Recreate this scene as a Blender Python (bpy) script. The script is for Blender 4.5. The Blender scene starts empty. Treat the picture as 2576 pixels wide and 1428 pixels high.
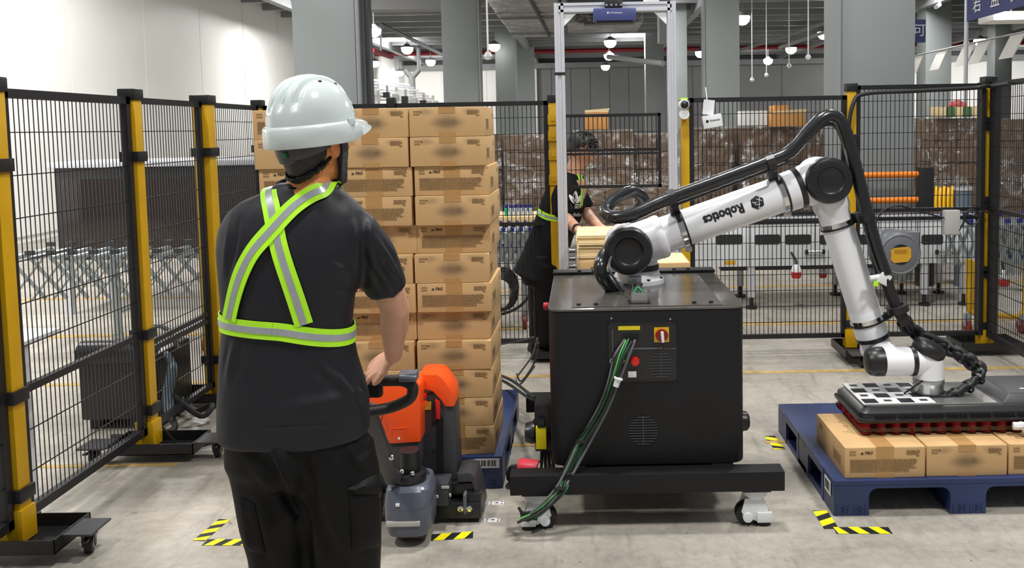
import bpy, bmesh, math, random
from mathutils import Vector, Matrix, Euler
from mathutils.bvhtree import BVHTree
random.seed(7)
V = Vector
PI = math.pi
SC = bpy.context.scene
COL = SC.collection

# ------------------------------------------------------------------ camera
FPX, CX, CY, EYE = 2150.0, 1465.0, 475.0, 1.6
PITCH, ROLL = math.radians(4.07), 0.018
FW = V((0, math.cos(PITCH), -math.sin(PITCH)))
U0 = V((0, math.sin(PITCH), math.cos(PITCH)))
RT = math.cos(ROLL) * V((1, 0, 0)) - math.sin(ROLL) * U0
UP = math.cos(ROLL) * U0 + math.sin(ROLL) * V((1, 0, 0))
CAM = V((0, 0, EYE))


def ray(px, py):
    return FW * FPX + RT * (px - CX) + UP * (CY - py)


def W(px, py, Y):
    """world point seen at a photograph pixel, at distance Y down the hall"""
    d = ray(px, py)
    return CAM + d * (Y / d.y)


def G(px, py, z=0.0):
    """world point seen at a photograph pixel, at height z"""
    d = ray(px, py)
    return CAM + d * ((z - EYE) / d.z)


cd = bpy.data.cameras.new('camera')
cam = bpy.data.objects.new('camera', cd)
COL.objects.link(cam)
m3 = Matrix((RT, UP, -FW)).transposed()
cam.matrix_world = Matrix.Translation(CAM) @ m3.to_4x4()
cd.sensor_width = 36
cd.lens = FPX / 2576 * 36
cd.shift_x = -(CX - 1288) / 2576
cd.shift_y = -(714 - CY) / 2576
cd.clip_end = 200
SC.camera = cam

# ------------------------------------------------------------------ light
wd = bpy.data.worlds.new('hall_light')
SC.world = wd
wd.use_nodes = True
bg = wd.node_tree.nodes['Background']
bg.inputs[0].default_value = (0.93, 0.96, 1.0, 1)
bg.inputs[1].default_value = 0.2


def area(name, loc, size, power, target=None, col=(1, 0.98, 0.95), shape='DISK'):
    ld = bpy.data.lights.new(name, 'AREA')
    ld.shape = shape
    ld.size = size
    ld.energy = power
    ld.color = col
    o = bpy.data.objects.new(name, ld)
    COL.objects.link(o)
    o.location = loc
    if target is not None:
        o.rotation_euler = (V(target) - V(loc)).to_track_quat('-Z', 'Y').to_euler()
    return o


for nm, loc, sz, pw in (('high_bay_light', (-3.0, 1.0, 6.0), 0.7, 175), ('high_bay_light', (2.6, 0.6, 6.0), 0.7, 200),
                        ('high_bay_light', (-2.6, 7.2, 6.0), 0.8, 95), ('high_bay_light', (3.2, 7.2, 6.0), 0.8, 95),
                        ('high_bay_light', (0.4, 3.9, 6.2), 0.7, 175)):
    area(nm, loc, sz, pw)
for X, Y in ((-6, 13), (0.5, 13.5), (7, 13), (-6, 22), (1.5, 22), (9, 22), (-7, 32), (2, 32), (11, 32)):
    area('hall_light', (X, Y, 5.2), 1.2, 200 if Y < 15 else 330)
for X, tx in ((-6.5, -6.5), (15, 15.5), (20, 20), (7.5, 7.5)):  # unseen lamps added to brighten the far wall
    area('hall_light', (X, 36.5, 4.7), 1.4, 170 if X != 7.5 else 40, (tx, 42, 2.0))
area('hall_light', (-5.2, 6.0, 4.6), 1.2, 330, (-8.2, 6.5, 1.6))  # unseen lamp added to brighten the white left wall

SC.view_settings.view_transform = 'Standard'
SC.view_settings.look = 'None'
SC.view_settings.exposure = 0.36
SC.view_settings.gamma = 1.0
SC.view_settings.use_curve_mapping = False

# ------------------------------------------------------------------ materials


def lin(c):
    return tuple(((x / 12.92) if x <= 0.04045 else ((x + 0.055) / 1.055) ** 2.4) for x in c)


def mat(name, rgb, rough=0.5, metal=0.0, var=0.0, vscale=3.0, bump=0.0, bscale=40.0, coat=0.0, emit=None, estr=0.0, stretch=(1, 1, 1), spec=0.5):
    """rgb is sRGB 0..1; var mixes a darker/lighter noise; bump gives fine relief"""
    m = bpy.data.materials.new(name)
    m.use_nodes = True
    nt = m.node_tree
    b = nt.nodes['Principled BSDF']
    c = lin(rgb)
    b.inputs['Base Color'].default_value = (*c, 1)
    b.inputs['Roughness'].default_value = rough
    b.inputs['Metallic'].default_value = metal
    b.inputs['Coat Weight'].default_value = coat
    b.inputs['Specular IOR Level'].default_value = spec
    if emit:
        b.inputs['Emission Color'].default_value = (*lin(emit), 1)
        b.inputs['Emission Strength'].default_value = estr
    if var or bump:
        tc = nt.nodes.new('ShaderNodeTexCoord')
        mp = nt.nodes.new('ShaderNodeMapping')
        mp.inputs['Scale'].default_value = stretch
        nt.links.new(tc.outputs['Object'], mp.inputs['Vector'])
    if var:
        n = nt.nodes.new('ShaderNodeTexNoise')
        n.inputs['Scale'].default_value = vscale
        n.inputs['Detail'].default_value = 5
        nt.links.new(mp.outputs[0], n.inputs['Vector'])
        r = nt.nodes.new('ShaderNodeValToRGB')
        r.color_ramp.elements[0].position = 0.3
        r.color_ramp.elements[1].position = 0.7
        r.color_ramp.elements[0].color = (*[x * (1 - var) for x in c], 1)
        r.color_ramp.elements[1].color = (*[min(1, x * (1 + var)) for x in c], 1)
        nt.links.new(n.outputs['Fac'], r.inputs['Fac'])
        nt.links.new(r.outputs['Color'], b.inputs['Base Color'])
    if bump:
        n2 = nt.nodes.new('ShaderNodeTexNoise')
        n2.inputs['Scale'].default_value = bscale
        n2.inputs['Detail'].default_value = 4
        nt.links.new(mp.outputs[0], n2.inputs['Vector'])
        bp = nt.nodes.new('ShaderNodeBump')
        bp.inputs['Strength'].default_value = bump
        bp.inputs['Distance'].default_value = 0.01
        nt.links.new(n2.outputs['Fac'], bp.inputs['Height'])
        nt.links.new(bp.outputs['Normal'], b.inputs['Normal'])
    return m


K = {}
K['black_steel'] = mat('black_steel', (0.10, 0.10, 0.11), 0.42, 0.0, 0.15, 6, 0.05, 180)
K['black_plastic'] = mat('black_plastic', (0.12, 0.12, 0.13), 0.35, 0, 0.1, 8, 0.03, 200)
K['black_rubber'] = mat('black_rubber', (0.10, 0.10, 0.105), 0.55, 0, 0.1, 8)
K['black_paint'] = mat('black_paint', (0.092, 0.094, 0.104), 0.5, 0, 0.08, 4, 0.06, 260, spec=0.30)
K['deck_paint'] = mat('deck_paint', (0.36, 0.35, 0.34), 0.16, 0.3, 0.15, 3, 0.02, 200, stretch=(1, 6, 1))
K['yellow'] = mat('yellow_paint', (0.76, 0.59, 0.02), 0.42, 0, 0.08, 5)
K['yellow_tape'] = mat('yellow_tape', (0.97, 0.90, 0.05), 0.5, 0, 0.06, 12)
K['white_arm'] = mat('white_enamel', (0.93, 0.935, 0.95), 0.25, 0, 0.02, 3, coat=0.3)
K['white'] = mat('white_plastic', (0.88, 0.89, 0.9), 0.4)
K['silver'] = mat('brushed_steel', (0.74, 0.74, 0.74), 0.28, 0.85, 0.1, 20)
K['alu'] = mat('aluminium_profile', (0.80, 0.81, 0.84), 0.38, 0.35, 0.04, 6)
K['chrome'] = mat('chrome', (0.85, 0.85, 0.86), 0.12, 1.0)
K['card'] = mat('cardboard', (0.79, 0.645, 0.45), 0.75, 0, 0.07, 5, 0.08, 90)
K['tape'] = mat('packing_tape', (0.72, 0.555, 0.35), 0.3, 0, 0.06, 10)
K['ink'] = mat('box_ink', (0.57, 0.455, 0.305), 0.8)
K['ink_dark'] = mat('dark_box_ink', (0.2, 0.15, 0.1), 0.8)
K['blue_plastic'] = mat('blue_plastic', (0.145, 0.205, 0.37), 0.42, 0, 0.22, 4, 0.05, 60)
K['orange'] = mat('orange_plastic', (0.97, 0.33, 0.10), 0.36, 0, 0.05, 6)
K['grey_cover'] = mat('grey_cover', (0.34, 0.36, 0.41), 0.3, 0, 0.06, 5)
K['dark_grey'] = mat('dark_grey_plastic', (0.22, 0.225, 0.24), 0.42, 0, 0.08, 6)
K['red'] = mat('red_plastic', (0.78, 0.12, 0.10), 0.35)
K['pink_red'] = mat('pink_red_plastic', (0.90, 0.25, 0.32), 0.4)
K['green_cable'] = mat('green_cable', (0.10, 0.42, 0.24), 0.4)
K['lime_cable'] = mat('lime_cable', (0.40, 0.68, 0.34), 0.4)
K['grey_cable'] = mat('grey_cable', (0.36, 0.37, 0.39), 0.45)
K['skin'] = mat('skin', (0.80, 0.60, 0.50), 0.5, 0, 0.06, 14, 0.05, 160)
K['warm_lit_neck'] = mat('warm_lit_skin', (0.86, 0.54, 0.32), 0.5, 0, 0.06, 14, 0.05, 160)  # warm light on neck and head painted into the skin colour
K['hair'] = mat('black_hair', (0.07, 0.065, 0.065), 0.4, 0, 0.3, 60, 0.6, 120, stretch=(1, 1, 0.12))
K['helmet'] = mat('white_helmet', (0.80, 0.84, 0.84), 0.16, 0, 0.02, 6, 0.012, 200, coat=0.5)
K['shirt'] = mat('black_tee', (0.105, 0.107, 0.132), 0.52, 0, 0.1, 6, 0.35, 5, stretch=(1.3, 1.3, 0.8), spec=0.33)
K['trousers'] = mat('black_trousers', (0.055, 0.056, 0.06), 0.6, 0, 0.15, 6, 0.4, 6, stretch=(1, 1, 0.6), spec=0.2)
K['hiviz'] = mat('hi_vis_yellow', (0.72, 0.98, 0.16), 0.5, 0, 0.03, 30, emit=None)
K['reflective'] = mat('reflective_tape', (0.66, 0.68, 0.70), 0.35, 0.3, 0.06, 40)
K['column_grey'] = mat('column_paint', (0.525, 0.55, 0.55), 0.55, 0, 0.04, 1.5)
K['wall_white'] = mat('wall_paint', (0.93, 0.93, 0.92), 0.6, 0, 0.02, 1)
K['wall_grey'] = mat('wall_panel_paint', (0.50, 0.505, 0.51), 0.55, 0, 0.03, 1)
K['roof_dark'] = mat('roof_sheet', (0.27, 0.28, 0.29), 0.6, 0, 0.1, 0.6)
K['steel_beam'] = mat('steel_beam', (0.52, 0.53, 0.54), 0.5, 0, 0.06, 1)
K['red_pipe'] = mat('red_pipe_paint', (0.55, 0.10, 0.14), 0.45)
K['foil'] = mat('foil_insulation', (0.60, 0.60, 0.60), 0.26, 0.6, 0.3, 2.5, 1.0, 4)
for _n in K['foil'].node_tree.nodes:
    if _n.type == 'BUMP':
        _n.inputs['Distance'].default_value = 0.12
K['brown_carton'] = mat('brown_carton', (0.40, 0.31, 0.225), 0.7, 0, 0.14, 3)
K['orange_carton'] = mat('orange_carton', (0.83, 0.60, 0.34), 0.7, 0, 0.08, 4)
K['indigo'] = mat('indigo_housing', (0.24, 0.27, 0.47), 0.4)
K['navy_cloth'] = mat('navy_cloth', (0.24, 0.26, 0.44), 0.7)
K['grey_box'] = mat('grey_box_plastic', (0.70, 0.70, 0.68), 0.5)
K['reel_grey'] = mat('reel_grey', (0.40, 0.41, 0.43), 0.42)
K['wood'] = mat('pale_board', (0.87, 0.77, 0.56), 0.6, 0, 0.06, 8)
K['cream_board'] = mat('cream_board', (0.92, 0.83, 0.64), 0.7, 0, 0.05, 12)
K['orange_rail'] = mat('orange_rail', (0.95, 0.52, 0.12), 0.45)
K['yellow_hose'] = mat('yellow_hose', (0.95, 0.72, 0.05), 0.45)
K['steel_zinc'] = mat('zinc_steel', (0.62, 0.66, 0.67), 0.35, 0.6)
K['blue_cap'] = mat('blue_cap', (0.15, 0.15, 0.50), 0.4)
K['lamp_glow'] = mat('lamp_glow', (1, 1, 1), 0.5, emit=(1, 0.99, 0.97), estr=14)
K['black_cloth'] = mat('black_cloth', (0.10, 0.10, 0.11), 0.75, 0, 0.15, 8, 0.3, 7, spec=0.12)
K['white_print'] = mat('white_print', (0.88, 0.88, 0.88), 0.6)
K['black_print'] = mat('black_print', (0.10, 0.11, 0.13), 0.5)
K['black_mask'] = mat('black_mask', (0.14, 0.14, 0.17), 0.6, spec=0.20)
K['label_yellow'] = mat('label_yellow', (0.85, 0.78, 0.10), 0.5)
K['label_amber'] = mat('label_amber', (0.80, 0.60, 0.14), 0.5)
K['lamp_orange'] = mat('orange_indicator', (1, 0.45, 0.15), 0.3, emit=(1, 0.35, 0.1), estr=0.6)
K['shadow_gap'] = mat('dark_opening', (0.03, 0.03, 0.035), 0.8)
K['dark_slot'] = mat('dark_slot', (0.17, 0.18, 0.19), 0.5)
K['machine_white'] = mat('machine_white', (0.84, 0.86, 0.87), 0.45, 0, 0.03, 2)
K['bin_grey'] = mat('bin_grey', (0.38, 0.43, 0.47), 0.5)


def wrap_mat():
    m = bpy.data.materials.new('stretch_wrap')
    m.use_nodes = True
    nt = m.node_tree
    nt.nodes.clear()
    out = nt.nodes.new('ShaderNodeOutputMaterial')
    tr = nt.nodes.new('ShaderNodeBsdfTransparent')
    gl = nt.nodes.new('ShaderNodeBsdfGlossy')
    gl.inputs['Roughness'].default_value = 0.16
    gl.inputs['Color'].default_value = (0.9, 0.9, 0.9, 1)
    mx = nt.nodes.new('ShaderNodeMixShader')
    tc = nt.nodes.new('ShaderNodeTexCoord')
    n = nt.nodes.new('ShaderNodeTexNoise')
    n.inputs['Scale'].default_value = 6
    n.inputs['Detail'].default_value = 6
    nt.links.new(tc.outputs['Object'], n.inputs['Vector'])
    bp = nt.nodes.new('ShaderNodeBump')
    bp.inputs['Strength'].default_value = 1.0
    bp.inputs['Distance'].default_value = 0.12
    nt.links.new(n.outputs['Fac'], bp.inputs['Height'])
    nt.links.new(bp.outputs['Normal'], gl.inputs['Normal'])
    nz = nt.nodes.new('ShaderNodeTexNoise')
    nz.inputs['Scale'].default_value = 4.5
    nz.inputs['Detail'].default_value = 7
    nz.inputs['Distortion'].default_value = 1.2
    nt.links.new(tc.outputs['Object'], nz.inputs['Vector'])
    mr = nt.nodes.new('ShaderNodeMapRange')
    mr.inputs['From Min'].default_value = 0.5
    mr.inputs['From Max'].default_value = 0.68
    mr.inputs['To Min'].default_value = 0.07
    mr.inputs['To Max'].default_value = 0.6
    nt.links.new(nz.outputs['Fac'], mr.inputs['Value'])
    nt.links.new(mr.outputs[0], mx.inputs[0])
    nt.links.new(tr.outputs[0], mx.inputs[1])
    nt.links.new(gl.outputs[0], mx.inputs[2])
    nt.links.new(mx.outputs[0], out.inputs['Surface'])
    return m


K['wrap'] = wrap_mat()


def clear_mat():
    m = bpy.data.materials.new('clear_skirt')
    m.use_nodes = True
    nt = m.node_tree
    nt.nodes.clear()
    out = nt.nodes.new('ShaderNodeOutputMaterial')
    tr = nt.nodes.new('ShaderNodeBsdfTransparent')
    tr.inputs['Color'].default_value = (0.30, 0.23, 0.22, 1)
    gl = nt.nodes.new('ShaderNodeBsdfGlossy')
    gl.inputs['Roughness'].default_value = 0.1
    mx = nt.nodes.new('ShaderNodeMixShader')
    mx.inputs[0].default_value = 0.06
    nt.links.new(tr.outputs[0], mx.inputs[1])
    nt.links.new(gl.outputs[0], mx.inputs[2])
    nt.links.new(mx.outputs[0], out.inputs['Surface'])
    return m


K['clear'] = clear_mat()


def floor_mat():
    m = bpy.data.materials.new('concrete_floor')
    m.use_nodes = True
    nt = m.node_tree
    L = nt.links
    b = nt.nodes['Principled BSDF']
    tc = nt.nodes.new('ShaderNodeTexCoord')

    def noise(scale, detail, sx=1, sy=1):
        mp = nt.nodes.new('ShaderNodeMapping')
        mp.inputs['Scale'].default_value = (sx, sy, 1)
        L.new(tc.outputs['Object'], mp.inputs['Vector'])
        n = nt.nodes.new('ShaderNodeTexNoise')
        n.inputs['Scale'].default_value = scale
        n.inputs['Detail'].default_value = detail
        n.inputs['Roughness'].default_value = 0.65
        L.new(mp.outputs[0], n.inputs['Vector'])
        return n.outputs['Fac']

    def ramp(fac, p0, c0, p1, c1):
        r = nt.nodes.new('ShaderNodeValToRGB')
        r.color_ramp.elements[0].position = p0
        r.color_ramp.elements[1].position = p1
        r.color_ramp.elements[0].color = (*c0, 1)
        r.color_ramp.elements[1].color = (*c1, 1)
        L.new(fac, r.inputs['Fac'])
        return r.outputs['Color']

    def mul(a, bb):
        x = nt.nodes.new('ShaderNodeMix')
        x.data_type = 'RGBA'
        x.blend_type = 'MULTIPLY'
        x.inputs[0].default_value = 1
        L.new(a, x.inputs[6])
        L.new(bb, x.inputs[7])
        return x.outputs[2]
    base = ramp(noise(0.9, 6), 0.3, lin((0.62, 0.60, 0.56)), 0.7, lin((0.75, 0.725, 0.68)))
    fine = ramp(noise(28, 8), 0.3, (0.78, 0.775, 0.77), 0.62, (1, 1, 1))
    spots = ramp(noise(9, 3), 0.27, (0.62, 0.6, 0.58), 0.33, (1, 1, 1))
    streak = ramp(noise(1.6, 5, 0.35, 2.2), 0.32, (0.74, 0.73, 0.715), 0.52, (1, 1, 1))
    chips = ramp(noise(22, 2), 0.22, (0.5, 0.48, 0.46), 0.27, (1, 1, 1))
    scuff = ramp(noise(5, 8, 3.0, 0.5), 0.33, (0.76, 0.75, 0.74), 0.46, (1, 1, 1))
    c = mul(mul(mul(mul(mul(base, fine), spots), streak), chips), scuff)
    L.new(c, b.inputs['Base Color'])
    rr = ramp(noise(2.2, 5), 0.3, (0.3, 0.3, 0.3), 0.7, (0.5, 0.5, 0.5))
    L.new(rr, b.inputs['Roughness'])
    bp = nt.nodes.new('ShaderNodeBump')
    bp.inputs['Strength'].default_value = 0.06
    bp.inputs['Distance'].default_value = 0.01
    L.new(noise(60, 5), bp.inputs['Height'])
    L.new(bp.outputs['Normal'], b.inputs['Normal'])
    return m


K['floor'] = floor_mat()


def smudge_mat():
    """carton face with a soft-edged dark print in the middle (object space of the carton body)"""
    m = K['card'].copy()
    m.name = 'cardboard_with_soft_print'
    nt = m.node_tree
    L = nt.links
    b = nt.nodes['Principled BSDF']
    src = b.inputs['Base Color'].links[0].from_socket
    tc = nt.nodes.new('ShaderNodeTexCoord')

    def blob(cx, cz, wx, wz, amt, prev):
        mp = nt.nodes.new('ShaderNodeMapping')
        mp.inputs['Location'].default_value = (-cx / wx, 0, -cz / wz)
        mp.inputs['Scale'].default_value = (1 / wx, 0, 1 / wz)
        L.new(tc.outputs['Object'], mp.inputs['Vector'])
        ln = nt.nodes.new('ShaderNodeVectorMath')
        ln.operation = 'LENGTH'
        L.new(mp.outputs[0], ln.inputs[0])
        mr = nt.nodes.new('ShaderNodeMapRange')
        mr.interpolation_type = 'SMOOTHSTEP'
        mr.inputs['From Min'].default_value = 0.1
        mr.inputs['From Max'].default_value = 1.0
        mr.inputs['To Min'].default_value = amt
        mr.inputs['To Max'].default_value = 0
        L.new(ln.outputs['Value'], mr.inputs['Value'])
        ge = nt.nodes.new('ShaderNodeNewGeometry')
        tn = nt.nodes.new('ShaderNodeVectorTransform')
        tn.vector_type = 'NORMAL'
        tn.convert_from = 'WORLD'
        tn.convert_to = 'OBJECT'
        L.new(ge.outputs['Normal'], tn.inputs[0])
        sp = nt.nodes.new('ShaderNodeSeparateXYZ')
        L.new(tn.outputs[0], sp.inputs[0])
        lt = nt.nodes.new('ShaderNodeMath')
        lt.operation = 'LESS_THAN'
        lt.inputs[1].default_value = -0.9
        L.new(sp.outputs['Y'], lt.inputs[0])
        mm = nt.nodes.new('ShaderNodeMath')
        mm.operation = 'MULTIPLY'
        L.new(mr.outputs[0], mm.inputs[0])
        L.new(lt.outputs[0], mm.inputs[1])
        x = nt.nodes.new('ShaderNodeMix')
        x.data_type = 'RGBA'
        L.new(mm.outputs[0], x.inputs[0])
        L.new(prev, x.inputs[6])
        x.inputs[7].default_value = (*lin((0.38, 0.31, 0.23)), 1)
        return x.outputs[2]
    s = blob(0.0, 0.066, 0.085, 0.068, 0.5, src)
    s = blob(0.0, 0.060, 0.10, 0.03, 0.55, s)
    s = blob(0.03, 0.064, 0.02, 0.022, 0.4, s)
    s = blob(-0.095, 0.108, 0.05, 0.022, 0.4, s)
    s = blob(0.1, 0.108, 0.05, 0.022, 0.35, s)
    L.new(s, b.inputs['Base Color'])
    return m


K['card_soft'] = smudge_mat()
# ------------------------------------------------------------------ mesh builder


def frame(axis):
    a = V(axis).normalized()
    t = V((0, 0, 1)) if abs(a.z) < 0.9 else V((1, 0, 0))
    u = t.cross(a).normalized()
    return u, a.cross(u).normalized(), a


def rz(a):
    return Matrix.Rotation(a, 3, 'Z')


class MB:
    def __init__(s):
        s.v, s.f, s.m = [], [], []

    def add(s, vs, fs, mi=0):
        o = len(s.v)
        s.v += [V(x) for x in vs]
        s.f += [tuple(i + o for i in f) for f in fs]
        s.m += [mi] * len(fs)
        return s

    def box(s, c, size, R=None, mi=0):
        c = V(c)
        h = V(size) / 2
        vs = []
        for z in (-1, 1):
            for x, y in ((-1, -1), (1, -1), (1, 1), (-1, 1)):
                p = V((x * h.x, y * h.y, z * h.z))
                vs.append(c + (R @ p if R else p))
        return s.add(vs, [(0, 3, 2, 1), (4, 5, 6, 7), (0, 1, 5, 4), (1, 2, 6, 5), (2, 3, 7, 6), (3, 0, 4, 7)], mi)

    def bx(s, x0, x1, y0, y1, z0, z1, mi=0):
        return s.box(((x0 + x1) / 2, (y0 + y1) / 2, (z0 + z1) / 2), (abs(x1 - x0), abs(y1 - y0), abs(z1 - z0)), None, mi)

    def bar(s, a, b, w, h=None, up=(0, 0, 1), mi=0):
        """rectangular bar from a to b, w across, h along up"""
        a, b = V(a), V(b)
        h = h or w
        d = (b - a).normalized()
        upv = V(up)
        if abs(d.dot(upv.normalized())) > 0.95:
            upv = V((0, 1, 0))
        sd = d.cross(upv).normalized()
        uu = sd.cross(d).normalized()
        vs = []
        for p in (a, b):
            for i, j in ((-1, -1), (1, -1), (1, 1), (-1, 1)):
                vs.append(p + sd * (i * w / 2) + uu * (j * h / 2))
        return s.add(vs, [(0, 3, 2, 1), (4, 5, 6, 7), (0, 1, 5, 4), (1, 2, 6, 5), (2, 3, 7, 6), (3, 0, 4, 7)], mi)

    def cyl(s, a, b, r0, r1=None, n=24, mi=0, cap=True):
        a, b = V(a), V(b)
        r1 = r0 if r1 is None else r1
        u, w, d = frame(b - a)
        vs = []
        for p, r in ((a, r0), (b, r1)):
            for i in range(n):
                t = 2 * PI * i / n
                vs.append(p + u * (r * math.cos(t)) + w * (r * math.sin(t)))
        fs = [(i, (i + 1) % n, n + (i + 1) % n, n + i) for i in range(n)]
        if cap:
            fs += [tuple(reversed(range(n))), tuple(range(n, 2 * n))]
        return s.add(vs, fs, mi)

    def lathe(s, prof, o, axis, n=32, mi=0):
        """prof: (radius, distance along axis); closed by poles where radius is 0"""
        o = V(o)
        u, w, d = frame(axis)
        vs, rings = [], []
        for r, h in prof:
            if r <= 1e-6:
                rings.append([len(vs)])
                vs.append(o + d * h)
            else:
                rings.append(list(range(len(vs), len(vs) + n)))
                for i in range(n):
                    t = 2 * PI * i / n
                    vs.append(o + d * h + u * (r * math.cos(t)) + w * (r * math.sin(t)))
        fs = []
        for a, b in zip(rings, rings[1:]):
            for i in range(n):
                j = (i + 1) % n
                if len(a) == 1 and len(b) == 1:
                    continue
                if len(a) == 1:
                    fs.append((a[0], b[j], b[i]))
                elif len(b) == 1:
                    fs.append((a[i], a[j], b[0]))
                else:
                    fs.append((a[i], a[j], b[j], b[i]))
        return s.add(vs, fs, mi)

    def loft(s, rings, mi=0, cap=True):
        """rings: lists of equal length of points, closed"""
        n = len(rings[0])
        vs = [p for r in rings for p in r]
        fs = []
        for k in range(len(rings) - 1):
            for i in range(n):
                j = (i + 1) % n
                fs.append((k * n + i, k * n + j, (k + 1) * n + j, (k + 1) * n + i))
        if cap:
            fs.append(tuple(reversed(range(n))))
            fs.append(tuple(range((len(rings) - 1) * n, len(rings) * n)))
        return s.add(vs, fs, mi)

    def tube(s, pts, r, n=10, mi=0, rough=None, closed=False):
        pts = [V(p) for p in pts]
        rs = r if isinstance(r, (list, tuple)) else [r] * len(pts)
        rings = []
        d = (pts[1] - pts[0]).normalized()
        u = frame(d)[0]
        for k, p in enumerate(pts):
            if k == 0:
                t = pts[1] - pts[0]
            elif k == len(pts) - 1:
                t = pts[-1] - pts[-2]
            else:
                t = pts[k + 1] - pts[k - 1]
            t.normalize()
            u = (u - t * u.dot(t)).normalized()
            w = t.cross(u)
            rings.append([p + (u * math.cos(2 * PI * i / n) + w * math.sin(2 * PI * i / n)) * rs[k] for i in range(n)])
        return s.loft(rings, mi)

    def prism(s, poly, o, u, v, d, mi=0):
        """flat polygon (2D points) at o in directions u, v, extruded by vector d"""
        o, u, v, d = V(o), V(u), V(v), V(d)
        n = len(poly)
        a = [o + u * x + v * y for x, y in poly]
        vs = a + [p + d for p in a]
        fs = [tuple(reversed(range(n))), tuple(range(n, 2 * n))]
        fs += [(i, (i + 1) % n, n + (i + 1) % n, n + i) for i in range(n)]
        return s.add(vs, fs, mi)

    def ball(s, c, r, n=16, R=None, mi=0):
        c = V(c)
        rr = V(r) if hasattr(r, '__len__') else V((r, r, r))
        m = n // 2
        vs = [V((0, 0, -1))]
        for k in range(1, m):
            a = -PI / 2 + PI * k / m
            for i in range(n):
                t = 2 * PI * i / n
                vs.append(V((math.cos(a) * math.cos(t), math.cos(a) * math.sin(t), math.sin(a))))
        vs.append(V((0, 0, 1)))
        fs = [(0, 1 + (i + 1) % n, 1 + i) for i in range(n)]
        for k in range(m - 2):
            for i in range(n):
                j = (i + 1) % n
                fs.append((1 + k * n + i, 1 + k * n + j, 1 + (k + 1) * n + j, 1 + (k + 1) * n + i))
        top = len(vs) - 1
        fs += [(top, 1 + (m - 2) * n + i, 1 + (m - 2) * n + (i + 1) % n) for i in range(n)]
        out = []
        for p in vs:
            q = V((p.x * rr.x, p.y * rr.y, p.z * rr.z))
            out.append(c + (R @ q if R else q))
        return s.add(out, fs, mi)

    def mesh(s, name, bevel=0.0, smooth=True, ang=38, seg=2, off=V((0, 0, 0)), weld=False):
        me = bpy.data.meshes.new(name)
        me.from_pydata([p - off for p in s.v], [], s.f)
        for p, i in zip(me.polygons, s.m):
            p.material_index = i
        bm = bmesh.new()
        bm.from_mesh(me)
        if weld:
            bmesh.ops.remove_doubles(bm, verts=bm.verts, dist=1e-5)
        bmesh.ops.recalc_face_normals(bm, faces=bm.faces)
        if bevel:
            es = [e for e in bm.edges if len(e.link_faces) == 2 and e.calc_face_angle(0) > math.radians(30)]
            bmesh.ops.bevel(bm, geom=es, offset=bevel, segments=seg, profile=0.6, affect='EDGES', clamp_overlap=True)
        bm.to_mesh(me)
        bm.free()
        if smooth:
            me.polygons.foreach_set('use_smooth', [True] * len(me.polygons))
            me.set_sharp_from_angle(angle=math.radians(ang))
        me.update()
        return me

    def build(s, name, m, parent=None, bevel=0.0, smooth=True, ang=38, seg=2, kind=None, label=None, local=False, weld=False):
        """link as ONE mesh object.  Vertices are world coordinates unless local; parent: a thing or one of its parts"""
        off = V((0, 0, 0))
        root = parent
        while root is not None and root.parent is not None:
            root = root.parent
        if not local:
            if root is not None:
                off = V(root.location)
            else:
                n = len(s.v)
                off = V((sum(p.x for p in s.v) / n, sum(p.y for p in s.v) / n, min(p.z for p in s.v)))
        me = s.mesh(name, bevel, smooth, ang, seg, off, weld)
        for x in (m if isinstance(m, (list, tuple)) else [m]):
            me.materials.append(K[x] if isinstance(x, str) else x)
        o = bpy.data.objects.new(name, me)
        COL.objects.link(o)
        if parent is not None:
            o.parent = parent
        elif not local:
            o.location = off
        if kind:
            o['kind'] = kind
        if label:
            o['label'] = label
        return o


def thing(name, label, cat, loc=(0, 0, 0), group=None):
    o = bpy.data.objects.new(name, None)
    o.empty_display_size = 0.1
    COL.objects.link(o)
    o.location = loc
    o['label'], o['category'] = label, cat
    if group:
        o['group'] = group
    return o


def tag(o, label, cat, group=None):
    o['label'], o['category'] = label, cat
    if group:
        o['group'] = group
    return o


def dup(root, loc=None, rotz=None, label=None, group=None):
    def cp(o, par):
        c = o.copy()
        COL.objects.link(c)
        c.parent = par
        for ch in list(kids.get(o, [])):
            cp(ch, c)
        return c
    kids = {}
    stack = [root]
    while stack:
        x = stack.pop()
        kids[x] = list(x.children)
        stack += kids[x]
    r = cp(root, None)
    if loc is not None:
        r.location = loc
    if rotz is not None:
        r.rotation_euler.z = rotz
    if label:
        r['label'] = label
    if group:
        r['group'] = group
    return r


def struct(mb, name, m, **k):
    return mb.build(name, m, None, kind='structure', **k)


def catmull(pts, sub=8):
    pts = [V(p) for p in pts]
    out = []
    n = len(pts)
    for i in range(n - 1):
        p0, p1, p2, p3 = pts[max(0, i - 1)], pts[i], pts[i + 1], pts[min(n - 1, i + 2)]
        for k in range(sub):
            t = k / sub
            out.append(0.5 * ((2 * p1) + (p2 - p0) * t + (2 * p0 - 5 * p1 + 4 * p2 - p3) * t * t + (3 * p1 - p0 - 3 * p2 + p3) * t ** 3))
    out.append(pts[-1])
    return out


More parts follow.
